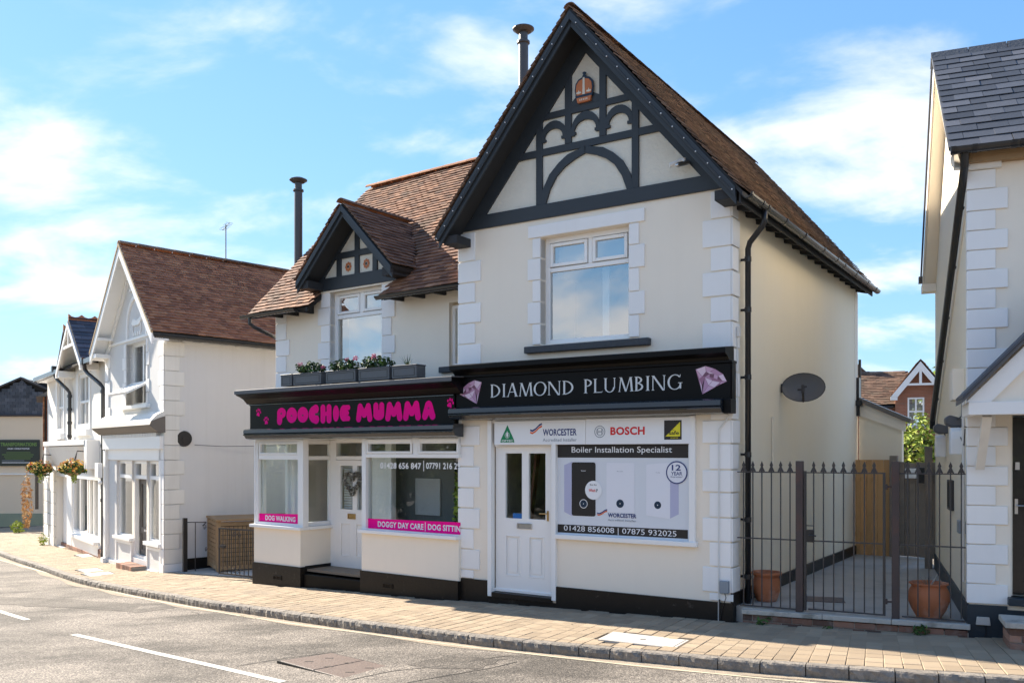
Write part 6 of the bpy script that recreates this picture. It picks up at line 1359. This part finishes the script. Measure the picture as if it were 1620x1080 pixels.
text(t, 'TRANSFORMATIONS', 2.78, 2.34, 1.72, .17, -.01, 'lime_green', .03); text(t, 'AND CREATIONS', 3.1, 2.19, 1.05, .06, -.01, 'white_vinyl', .02)
for k, (a, c, mt) in enumerate(((3.05, 4.2, 'lime_green'), (2.85, 4.35, 'lime_green'), (2.95, 4.3, 'lime_green'), (3.0, 4.2, 'lime_green'), (2.85, 3.9, 'logo_grey'), (2.85, 4.4, 'white_vinyl'))): part(MB().box(a, c, -.012, 0, 2.02-k*.095, 2.045-k*.095), 'text_line', mt, t)

# ------------------------------------------------------------------ RIGHT BUILDING (frame FR)
Rb = thing('slate_house', 'cream house with white quoins and slate roof at the right edge', 'building', FR.o, FR.deg)
part(wall(MB(), .0, 4.5, -.1, 5.14, [(.395, 1.30, .50, 2.42)], 0, .25), 'front_wall', 'cream_render', Rb)
part(wall(MB(), .25, 5.1, -.1, 4.75, [], .0, .25, 'x'), 'side_wall', 'cream_side', Rb)
part(MB().prism([(.25, 4.75), (5.1, 4.75), (5.1, 4.78), (2.45, 7.10), (.25, 5.16)], .002, .24, 'x'), 'gable_wall', 'cream_side', Rb)
part(MB().box(4.3, 4.5, .25, 5.1, 0, 5.1).box(.25, 4.3, 4.85, 5.1, 0, 4.75), 'rear_wall', 'cream_render', Rb)
sl = (7.33-5.22)/2.72
rr_ = part(MB().prism([(-.22, 5.22), (2.5, 7.33), (5.22, 4.85), (5.22, 4.79), (2.5, 7.26), (-.22, 5.17)], -.18, 4.6, 'x'), 'roof', 'roof_deck', Rb)
h = math.hypot(2.72, 2.11)
tiles(rr_, FR, (-.21, -.24, 5.225), (1, 0, 0), (0, 2.72/h, 2.11/h), 3.0, h, 'slate', gauge=.21, tw=.30, n_ind=200, lift=.018, thick=.007, name='slate', stuff='slating', jit=.5)
s_ = -.22
while s_ < 2.5: part(MB().prism([(2.34, 7.24), (2.5, 7.40), (2.66, 7.24), (2.5, 7.33)], s_, s_+.44, 'x'), 'ridge_tile', 'dark_stone', rr_); s_ += .45
part(MB().strip([(-.2, 5.20), (2.5, 7.30), (5.2, 4.84)], [(-.2, 5.05), (2.5, 7.12), (5.2, 4.66)], -.185, -.16, 'x'), 'bargeboard', 'cream_render', rr_)
part(MB().strip([(-.23, 5.25), (2.5, 7.37), (5.25, 4.88)], [(-.23, 5.21), (2.5, 7.32), (5.25, 4.83)], -.215, -.19, 'x'), 'verge_slates', 'slate', rr_)
part(MB().strip([(-.15, 5.05), (2.5, 7.12), (5.15, 4.66)], [(-.15, 5.02), (2.5, 7.09), (5.15, 4.63)], -.16, .0, 'x'), 'soffit_board', 'cream_render', rr_)
part(MB().box(-.2, .01, 4.95, 5.2, 4.60, 4.72), 'eaves_box', 'cream_render', rr_); part(MB().box(-.24, -.14, 5.15, 5.28, 4.78, 4.88), 'gutter_end', 'plastic_black', rr_)
part(MB().box(-.05, 3.0, -.12, .0, 5.10, 5.20), 'soffit_board', 'store_wood', rr_); part(MB().box(-.05, .3, -.06, .0, 5.04, 5.10), 'eaves_block', 'pale_render', rr_)
g = part(MB().prism([(-.27+.06*math.cos(math.pi+math.pi*k/8), 5.22+.06*math.sin(math.pi+math.pi*k/8)) for k in range(9)], -.2, 3, 'x'), 'gutter', 'gutter_black', rr_)
for a in (-.2, .0, .36, .44): part(MB().prism([(-.27+.07*math.cos(math.pi+math.pi*k/8), 5.225+.07*math.sin(math.pi+math.pi*k/8)) for k in range(9)], a, a+.05, 'x'), 'gutter_bracket', 'plastic_black', g)
zq = 5.035
i = 0
zs = [5.04, 4.835, 4.605, 4.395, 4.185, 3.975, 3.765, 3.555, 3.345, 3.13, 2.925, 2.715, 2.505, 2.295, 2.09, 1.88, 1.67, 1.46, 1.255, 1.045, .835, .625, .41]
for i in range(len(zs)-1):
    w_ = .25 if i % 2 == 0 else .365
    part(MB().box(-.02, w_, -.022, .0, zs[i+1]+.005, zs[i]-.005), 'quoin_block', 'quoin_white', Rb, bevel=.004)
    part(MB().box(-.022, 0, -.0215, .10, zs[i+1]+.005, zs[i]-.005), 'quoin_block', 'quoin_white', Rb, bevel=.004)
mk('navy_plinth', (.02, .032, .042), .45, .4, var=.25, vscale=5, bump=.3, bscale=30)
part(MB().box(-.02, .36, -.03, .0, -.1, .40).box(.36, 3, -.03, 0, -.1, .36), 'plinth', 'navy_plinth', Rb); part(MB().box(-.02, .0, .0, 5.1, -.1, .40), 'plinth', 'navy_plinth', Rb)
dr = part(wall(MB(), .42, 1.28, .52, 2.40, [(.52, .80, 1.25, 2.25), (.90, 1.18, 1.25, 2.25), (.52, .80, .65, 1.1), (.90, 1.18, .65, 1.1)], .12, .05), 'door', 'black_door', Rb, bevel=.006)
part(MB().box(.5, 1.2, .15, .16, .6, 2.3), 'door_panel', 'black_door', dr); part(MB().box(.395, .42, .08, .18, .5, 2.42), 'door_frame', 'cream_render', dr)
part(MB().box(.445, .475, .105, .12, 1.37, 1.53).tube([(.46, .11, 1.46), (.46, .06, 1.46), (.57, .06, 1.46)], .008, 6), 'door_handle', 'steel', dr); part(MB().box(.45, .49, .10, .12, 1.84, 1.92), 'door_viewer', 'steel', dr)
part(MB().box(.36, 1.4, -.12, .12, .42, .50), 'door_step', 'navy_plinth', Rb, bevel=.008)
t = thing('flagged_step', 'brick step with a grey stone slab at the right edge', 'step', FR.w(.30, -.16, 0), FR.deg)
part(MB().box(-.04, 1.2, -.50, .0, .28, .335), 'slab', 'coping', t, bevel=.006)
for j, z in enumerate((.06, .135, .205)):
    for k in range(5): a = -.01+k*.235-(.11 if j % 2 else 0); part(MB().box(max(a, 0), a+.225, -.46-.03*(j == 0), .0, z, z+.068), 'brick', 'brick', t, bevel=.003)
part(MB().box(.005, 1.1, -.45, 0, .0, .279), 'mortar_bed', 'mortar', t)
t = thing('door_canopy', 'white gabled door canopy with slate roof on brackets', 'canopy', FR.w(0, 0, 0), FR.deg)
part(MB().box(-.07, 1.85, -.70, -.62, 2.40, 2.53).box(-.07, .0, -.62, -.02, 2.40, 2.53), 'beam', 'white_paint', t, bevel=.004)
part(MB().strip([(-.09, 2.53), (.88, 3.55), (1.85, 2.53)], [(.13, 2.53), (.88, 3.33), (1.63, 2.53)], -.69, -.64), 'bargeboard', 'white_paint', t); part(MB().prism([(.12, 2.531), (.88, 3.34), (1.64, 2.531)], -.64, -.60), 'gable_infill', 'cream_render', t)
cr_ = part(MB().strip([(-.13, 2.56), (.88, 3.64), (1.9, 2.56)], [(-.13, 2.52), (.88, 3.59), (1.9, 2.52)], -.76, -.023), 'canopy_roof', 'lead_grey', t)
part(MB().strip([(-.13, 2.60), (.88, 3.68)], [(-.13, 2.565), (.88, 3.645)], -.78, -.024), 'slates', 'slate', t)
part(MB().bar((.11, -.55, 2.40), (.09, -.10, 1.86), .085, .06), 'bracket', 'pale_render', t)
# floodlights, meters, pipes on alley wall of slate house
def onR(name, lab, cat_, v, z): return thing(name, lab, cat_, FR.w(0, v, z), FR.deg)
t = onR('floodlight', 'grey floodlight on an arm, nearer the white quoins', 'floodlight', .9, 2.40)
part(MB().prism([(-.17, -.05), (-.10, -.085), (.0, -.08), (.03, -.03), (.0, .02), (-.13, .06), (-.18, .02)], -.15, .05), 'lamp_head', 'lead_grey', t, bevel=.02); part(MB().tube([(-.08, 0, -.02), (-.02, .0, -.05), (0, .0, -.1)], .012, 6), 'arm', 'iron', t); part(MB().tube([(-.05, -.1, .0), (-.02, -.35, .04), (-.02, -.36, .25), (-.02, -.36, .5)], .008, 5), 'cable', 'plastic_black', t)
t = onR('floodlight', 'grey floodlight on an arm, further from the quoins', 'floodlight', 2.8, 2.36)
part(MB().prism([(-.17, -.05), (-.10, -.085), (.0, -.08), (.03, -.03), (.0, .02), (-.13, .06), (-.18, .02)], -.15, .05), 'lamp_head', 'lead_grey', t, bevel=.02); part(MB().tube([(-.08, 0, -.02), (-.02, .3, -.05), (0, .3, -.1)], .012, 6), 'arm', 'iron', t)
for v_, z_, lab in ((.72, 2.0, 'white round topped bell box nearer the quoins on the alley wall'), (3.1, 1.96, 'white round topped bell box further down the alley wall')):
    t = onR('alarm_box', lab, 'alarm box', v_, z_); part(MB().prism([(-.13, .0), (.13, 0), (.13, .18), (.10, .27), (.04, .31), (-.04, .31), (-.10, .27), (-.13, .18)], -.13, -.0, 'x'), 'case', 'quoin_white', t, bevel=.015)
t = onR('meter_cupboard', 'cream meter cupboard high on the alley wall', 'cupboard', .7, 2.62); part(MB().box(-.12, 0, -.2, .2, 0, .35), 'case', 'cream_render', t, bevel=.006)
t = onR('wall_panel', 'dark blue recessed panel on the alley wall behind the railings', 'panel', 2.0, 1.32); part(MB().box(-.03, 0, -.2, .2, 0, .32), 'panel', 'navy_plinth', t); part(frame_rect(MB(), -.24, .24, -.03, .35, .03, -.045, 0, 'x'), 'panel_frame', 'iron', t)
t = onR('gas_meter', 'small grey meter box low on the alley wall near the corner', 'meter', .45, 1.12); part(MB().box(-.07, 0, -.09, .12, 0, .14), 'case', 'grey_box', t, bevel=.006); part(MB().tube([(-.02, 0, .14), (-.02, 0, 1.1)], .009, 5), 'pipe', 'cable_white', t)
t = onR('wall_conduit', 'white conduit running down the alley wall close to the quoins', 'conduit', .28, 0.6); part(MB().tube([(-.03, 0, .0), (-.03, 0, 2.1)], .016, 6), 'conduit', 'cable_white', t)
t = onR('wire_bracket', 'thin iron bracket between the floodlights and the quoins', 'bracket', .3, 2.2); part(MB().tube([(-.02, -.25, .1), (-.02, .9, .14)], .006, 4).tube([(-.03, -.1, -.1), (-.03, .8, .12)], .006, 4).tube([(-.03, -.1, -.1), (-.03, -.2, .08)], .006, 4), 'wire', 'iron', t)
t = thing('drainpipe', 'black downpipe slanting across the alley wall of the slate house', 'drainpipe', FR.w(0, 0, 0), FR.deg)
part(MB().tube([(-.06, -.22, 5.18), (-.06, -.18, 5.05), (-.06, 0, 4.95), (-.06, 4.75, 2.55), (-.06, 4.85, 2.42)], .042, 10), 'pipe', 'plastic_black', t)
for k in range(5): v_ = .4+k*.95; part(MB().box(-.06, 0, v_, v_+.03, 4.95-.505*v_-.01, 4.95-.505*v_+.02), 'pipe_bracket', 'plastic_black', t)
part(MB().bar((-.01, .1, 4.78), (-.01, 4.9, 2.36), .02, .05), 'wall_batten', 'pale_render', t)
t = thing('air_vent', 'small grey vent cover low on the navy plinth by the step', 'vent', FR.w(.13, -.03, .19), FR.deg); part(MB().prism([(-.07, 0), (.07, 0), (.06, .085), (-.06, .085)], -.03, 0), 'cover', 'cover_grey', t, bevel=.004); part(MB().tube([(.02, -.015, 0), (.03, -.02, -.08), (0, -.02, -.14)], .005, 4), 'cable', 'plastic_black', t)

# ------------------------------------------------------------------ gate and railings (frame FG)
t = thing('step_wall', 'low brick step wall with stone coping under the iron railings', 'wall', FG.o, FG.deg)
cp_ = [0.03, .95, 1.68, 2.46]
for i in range(3):
    a, c = cp_[i], cp_[i+1]; za, zb = .155+.014*a, .155+.014*c
    part(MB().prism([(a+.003, za-.055), (c-.003, zb-.055), (c-.003, zb), (a+.003, za)], -.04, .22), 'coping_stone', 'coping', t, bevel=.006)
for j in range(2):
    k = 0; a = .04-(.11 if j else 0)
    while a < 2.42:
        x0, x1 = max(a, .04), min(a+.218, 2.44)
        if x1-x0 > .03: part(MB().box(x0, x1, -.015+random.uniform(-.003, .003), .15, -.045+j*.072+.012*x0, .02+j*.072+.012*x0), 'brick', 'brick', t, bevel=.003)
        a += .228
part(MB().box(.04, 2.44, -.005, .15, -.1, .095), 'mortar_bed', 'mortar', t)
def spear(bb, u, z):
    bb.prism([(u-.007, z-.19), (u+.007, z-.19), (u+.007, z-.115), (u+.03, z-.135), (u+.034, z-.12), (u+.018, z-.085), (u+.012, z-.07), (u+.019, z-.05), (u, z), (u-.019, z-.05), (u-.012, z-.07), (u-.018, z-.085), (u-.034, z-.12), (u-.03, z-.135), (u-.007, z-.115)], -.006, .006)
    bb.box(u-.012, u+.012, -.011, .011, z-.125, z-.105)
def railing(lab, us, a, c, zb, name='iron_railing', cat_='railing'):
    t = thing(name, lab, cat_, FG.w(0, .06, 0), FG.deg)
    for u in us:
        part(MB().box(u-.0065, u+.0065, -.0065, .0065, zb+.012*u, 1.80), 'bar', 'iron', t)
        sp = MB(); spear(sp, u, 1.925); part(sp, 'spearhead', 'iron', t)
    for z in (1.79, 1.0): part(MB().box(a, c, -.009, .009, z-.006, z+.008), 'rail', 'iron', t)
    part(MB().box(a+.03, c, -.014, .014, zb, zb+.014), 'rail', 'iron', t)
    return t
railing('left run of spear topped railing between the plumbing shop and gate', (.035, .144, .25, .361, .468, .576), -.04, .64, .185)
railing('right run of spear topped railing between gate post and white quoins', (1.84, 1.943, 2.053, 2.157, 2.265, 2.369), 1.75, 2.41, .20)
gt = railing('spear topped iron gate with black lock box', (.842, .95, 1.062, 1.168, 1.28, 1.392, 1.494), .75, 1.605, .20, 'iron_gate', 'gate')
part(MB().box(.735, .76, -.02, .02, .19, 1.81).box(1.585, 1.612, -.015, .015, .20, 1.80), 'stile', 'iron', gt)
part(MB().box(.762, .84, -.03, .03, .985, 1.13).tube([(.80, -.04, 1.07), (.80, -.07, 1.07), (.88, -.075, 1.065)], .009, 6), 'lock_box', 'plastic_black', gt, bevel=.006); part(MB().box(.762, .85, -.006, .006, 1.17, 1.18), 'rail', 'iron', gt)
for z in (1.64, .36): part(MB().tube([(1.60, 0, z), (1.68, 0, z)], .012, 6).tube([(1.62, 0, z-.03), (1.62, 0, z+.03)], .014, 6), 'hinge', 'rusty_post', gt)
for a, c, lab in ((.645, .727, 'rusty square steel gate post on the latch side'), (1.678, 1.756, 'rusty square steel gate post on the hinge side')):
    t = thing('gate_post', lab, 'post', FG.w(a, .02, .17), FG.deg); part(MB().box(0, c-a, 0, .08, 0, 1.755), 'post', 'rusty_post', t, bevel=.005)
def pot(x, y, r, h, lab, belly):
    t = thing('terracotta_pot', lab, 'plant pot', (x, y, .17), 0)
    prof = [(r*.62, 0), (r*.66, .02), (r*.9, h*.25), (r*1.08, h*.5), (r*1.10, h*.64), (r*1.0, h*.80), (r*.90, h*.88), (r*.93, h*.93), (r*1.03, h*.96), (r*1.03, h*.99), (r*.95, h), (r*.85, h*.98), (r*.82, h*.85)] if belly > 1 else [(r*.62, 0), (r*.70, .02), (r*.9, h*.35), (r*belly, h*.62), (r*.9*belly, h*.80), (r*.84*belly, h*.86), (r, h*.90), (r*1.02, h*.95), (r, h), (r*.88, h), (r*.86, h*.9), (r*.8, h*.8)]
    part(MB().lathe(prof, n=32), 'pot', 'terracotta', t, smooth=True); part(MB().lathe([(0.01, h*.82), (r*.82, h*.83)], n=20), 'soil', 'soil', t)
    return t
pot(3.19, 11.08, .182, .365, 'straight sided terracotta pot behind the left railings', .93); tp = pot(4.68, 9.93, .20, .40, 'rounded terracotta pot with dry stems behind the right railings', 1.08)
bb = MB(); rr2 = random.Random(2)
for k in range(12): a = rr2.uniform(0, 6.28); bb.tube([(0, 0, .33), (.05*math.cos(a), .05*math.sin(a), .40), (.09*math.cos(a), .09*math.sin(a), .44+rr2.uniform(0, .06))], .003, 3)
part(bb, 'dry_stems', 'wreath_twig', tp)
t = thing('drain_cover', 'dark iron drain grid in the alley floor behind the gate', 'drain cover', (3.93, 11.15, .172), -15); part(MB().box(-.24, .24, -.2, .2, 0, .006), 'grid_frame', 'cast_iron', t)
for k in range(9): part(MB().box(-.21+k*.05, -.195+k*.05, -.17, .17, .006, .009), 'grid_bar', 'cast_iron', t)
rw = random.Random(4)
for k, (p, lab, mt, s_, nn) in enumerate(((FG.w(.30, -.10, .02), 'grass tuft at the foot of the step wall, left one', 'leaf', .07, 26), (FG.w(1.02, -.09, .0), 'tiny weed under the middle of the step wall', 'leaf', .05, 18), (FG.w(1.98, -.09, .06), 'larger weed under the right coping of the step wall', 'leaf', .08, 50), (FD.w(.06, .20, .02), 'dried weed in the corner by the downpipe', 'dry_plant', .13, 60))):
    t = thing('weed', lab, 'weed', p, 0); part(leaves(MB(), (0, 0, s_*.5), (s_*1.2, s_*.6, s_*.7), nn, .035, k+3, .6, .6, 2.2), 'foliage', mt, t, fix=False)
# alley end
t = thing('board_fence', 'new orange board fence at the end of the alley', 'fence', FD.w(0, 6.62, 0), FD.deg)
for k in range(6): part(MB().box(-.09+k*.097, -.09+k*.097+.092, -.02+.006*(k % 2), .0+.006*(k % 2), .17, 1.895), 'board', 'fence_new', t, bevel=.002)
part(MB().box(-.1, .49, .01, .05, .5, .58).box(-.1, .49, .01, .05, 1.5, 1.58), 'rail', 'fence_new', t)
t = thing('fence_post', 'grey timber post between the new fence and the old boards', 'post', FD.w(.505, 6.58, .17), FD.deg); part(MB().box(0, .13, -.05, .07, 0, 1.80), 'post', 'fence_old', t, bevel=.005)
t = thing('old_fence', 'weathered grey brown board gate at the alley end', 'fence', (FD.w(.66, 6.6)).x and FD.w(.655, 6.6, 0), -56)
for k in range(7): part(MB().box(k*.105, k*.105+.10, -.012+.008*(k % 2), .01+.008*(k % 2), .20, 1.86-.01*(k % 3)), 'board', 'fence_old', t, bevel=.002)
part(MB().box(.30, .36, -.04, -.012, 1.62, 1.75), 'latch', 'iron', t)
t = thing('fence_post', 'tall grey post beside the slate house at the alley end', 'post', FR.w(-.16, 4.95, .17), FR.deg); part(MB().box(0, .11, -.02, .08, 0, 1.95), 'post', 'fence_old', t, bevel=.005)
t = thing('post_box', 'white and black wall boxes on the old alley gate', 'letter box', FD.w(.80, 6.28, 1.58), -50); part(MB().box(0, .20, 0, .06, 0, .17), 'white_box', 'quoin_white', t, bevel=.006); part(MB().box(.22, .44, 0, .09, -.08, .19), 'black_box', 'plastic_black', t, bevel=.01)
X_ = thing('rear_extension', 'low cream lean to behind the plumbing shop', 'building', FD.o, FD.deg)
part(MB().prism([(UR+.02, .0), (.655, .0), (.655, 2.50), (UR+.02, 2.86)], 6.86, 7.05), 'wall', 'cream_side', X_); part(MB().prism([(UR, 3.06), (.83, 2.62), (.80, 2.55), (UR, 2.98)], 6.72, 7.1), 'roof', 'taupe', X_)
part(MB().prism([(UR, 2.97), (.72, 2.58), (.72, 2.40), (UR, 2.72)], 6.80, 6.855), 'fascia_board', 'cream_render', X_); part(MB().box(UR, UR+.05, 6.72, 6.86, 2.70, 3.4).box(UR, UR+.10, 6.66, 6.80, 2.88, 2.98), 'rainwater_hopper', 'plastic_black', X_)
part(MB().box(UR+.0, UR+.04, 6.9, 6.95, 3.05, 3.75), 'vent_pipe', 'iron', X_)
# shrub
t = thing('garden_shrub', 'bright yellow green shrub rising behind the old alley gate', 'shrub', (8.4, 18.0, 0), 0)
part(leaves(MB(), (0, 0, 1.65), (.75, .75, 1.0), 3000, .085, 21, .33), 'foliage', 'leaf_yellow', t, fix=False); part(leaves(MB(), (-.1, .5, 1.6), (.95, .5, .95), 900, .10, 22, .4), 'inner_foliage', 'leaf_dark', t, fix=False); part(MB().tube([(0, 0, 0), (0, 0, 1.3)], [.05, .03], 6), 'stem', 'fence_old', t)
t = thing('garden_tree', 'green tree top showing beside the slanting downpipe', 'tree', (16.6, 34, 0), 0)
part(leaves(MB(), (0, 0, 4.0), (1.3, 1.2, 1.3), 900, .2, 23, .35), 'crown', 'leaf_yellow', t, fix=False); part(MB().tube([(0, 0, -.5), (0, 0, 4)], [.15, .08], 7), 'trunk', 'fence_old', t)
# brick house behind
FB = Frame(12.5, 30, -21)
Bh = thing('brick_house', 'red brick house with white gable boards seen down the alley', 'building', FB.o, FB.deg)
part(wall(MB(), .46, 2.0, -.5, 3.95, [(.84, 1.35, 2.92, 3.87)], 0, .25), 'wall', 'far_brick', Bh); part(MB().prism([(.46, 3.95), (2.0, 3.95), (1.22, 4.95)], 0, .2), 'gable_wall', 'far_brick', Bh); part(MB().box(-4, .455, .35, 6, -.5, 3.62).box(.46, .7, .25, 6, -.5, 3.9).box(1.8, 2.0, .25, 6, -.5, 3.9), 'wall', 'far_brick', Bh)
rb = part(MB().prism([(.36, 3.92), (1.22, 5.08), (2.1, 3.90), (2.1, 3.85), (1.22, 5.0), (.36, 3.86)], -.25, 4), 'roof', 'roof_deck', Bh)
tiles(rb, FB, (.36, -.25, 3.93), (0, 1, 0), (.595, 0, .803), 4.2, 1.42, 'clay_tile', n_ind=0, gauge=.14, tw=.2); tiles(rb, FB, (2.1, -.25, 3.92), (0, 1, 0), (-.595, 0, .803), 4.2, 1.42, 'clay_tile', n_ind=0, gauge=.14, tw=.2)
part(MB().prism([(.05, 3.62), (2.6, 4.98), (5, 3.7), (.05, 3.56)], -4, 1.0, 'x'), 'roof_deck', 'roof_deck', rb); tiles(rb, FB, (-4, .02, 3.63), (1, 0, 0), (0, .883, .47), 4.9, 2.9, 'clay_tile_dark', n_ind=0, gauge=.14, tw=.2)
part(MB().prism([(-.3, 4.9), (-1.3, 5.9), (-2.4, 4.9)], 2.6, 5), 'rear_gable', 'clay_tile_dark', rb)
part(MB().strip([(.30, 3.88), (1.22, 5.05), (2.12, 3.88)], [(.52, 3.88), (1.22, 4.78), (1.92, 3.88)], -.28, -.22), 'bargeboard', 'white_paint', rb); part(MB().box(.72, 1.72, -.27, -.23, 4.26, 4.33).box(1.18, 1.26, -.265, -.23, 4.33, 4.85), 'gable_brace', 'white_paint', rb); part(MB().box(.30, .52, -.28, -.22, 3.78, 3.90), 'bargeboard', 'white_paint', rb)
win = part(frame_rect(MB(), .84, 1.35, 2.92, 3.87, .05, -.02, .08), 'window', 'white_paint', Bh); part(MB().box(1.07, 1.12, -.015, .07, 2.97, 3.82).box(.89, 1.30, -.012, .068, 3.38, 3.43), 'glazing_bar', 'white_paint', win); pane(win, .89, 1.30, 2.97, 3.82, .04, 'glass_left'); part(MB().box(.80, 1.39, -.08, 0, 2.83, 2.915), 'window_sill', 'cover_grey', Bh)
part(MB().tube([(-4, .0, 3.56), (.4, .0, 3.56)], .05, 6), 'gutter', 'plastic_black', rb)
flue(FD, -3.713, 1.0, 5.6, 8.52, .075, 'black flue pipe with wide cowl beside the steep gable roof')

# ------------------------------------------------------------------ the other side of the street, mirrored in the shop windows
FO = Frame(-14, -3.5, -33.3)
for i, (u0, u1, z1, mt, lab) in enumerate(((-9, -1.5, 5.0, 'stone_house', 'low stone coloured cottage across the street, left one'), (6.5, 15, 4.6, 'stone_house', 'pale cottage across the street behind the viewer'), (19, 27, 5.2, 'stone_house', 'cream house across the street at the right'))):
    t = thing('opposite_house', lab, 'building', FO.w(u0, 0, 0), FO.deg); w_ = u1-u0
    hl = [(w_*(k+.25)/4, w_*(k+.25)/4+.9, q, q+1.3) for k in range(4) for q in (.8, 3.0)]
    part(wall(MB(), 0, w_, -1, z1, hl, -.25, .25), 'wall', mt, t); part(MB().box(0, w_, -6, -.3, -1, z1), 'inner_block', 'interior_dark', t)
    part(MB().prism([(.3, z1-.1), (-3, z1+1.6), (-6.2, z1-.1)], -.2, w_+.2, 'x'), 'roof', 'clay_tile_red', t)
    for (a0, a1, q0, q1) in hl: win = part(frame_rect(MB(), a0, a1, q0, q1, .07, -.15, -.05), 'window', 'upvc', t); pane(win, a0+.07, a1-.07, q0+.07, q1-.07, -.1, 'glass_left')
for i, (u, v_, r_, h_, mt) in enumerate(((16.8, -1, 2.0, 4.0, 'leaf'), (-6.9, 7.5, 2.3, 3.3, 'leaf_yellow'), (-6.9, 11.0, 2.3, 3.2, 'leaf'), (-9.5, 14.0, 2.4, 3.4, 'leaf_yellow'), (-6.0, 4.0, 2.2, 3.3, 'leaf'))):
    p = FO.w(u, v_, 0); t = thing('street_tree', ['broad green tree at the right across the street', 'dark tree at the left across the street', 'green tree at the far left across the street', 'yellow green tree at the end of the row across the street', 'small round tree nearest the viewer across the street'][i], 'tree', p, 0)
    part(leaves(MB(), (0, 0, h_*.48), (r_, r_, h_*.52), 3600, .24, 40+i, .35), 'crown', mt, t, fix=False); part(MB().tube([(0, 0, -.5), (.1, 0, h_*.5)], [.16, .09], 8), 'trunk', 'fence_old', t)
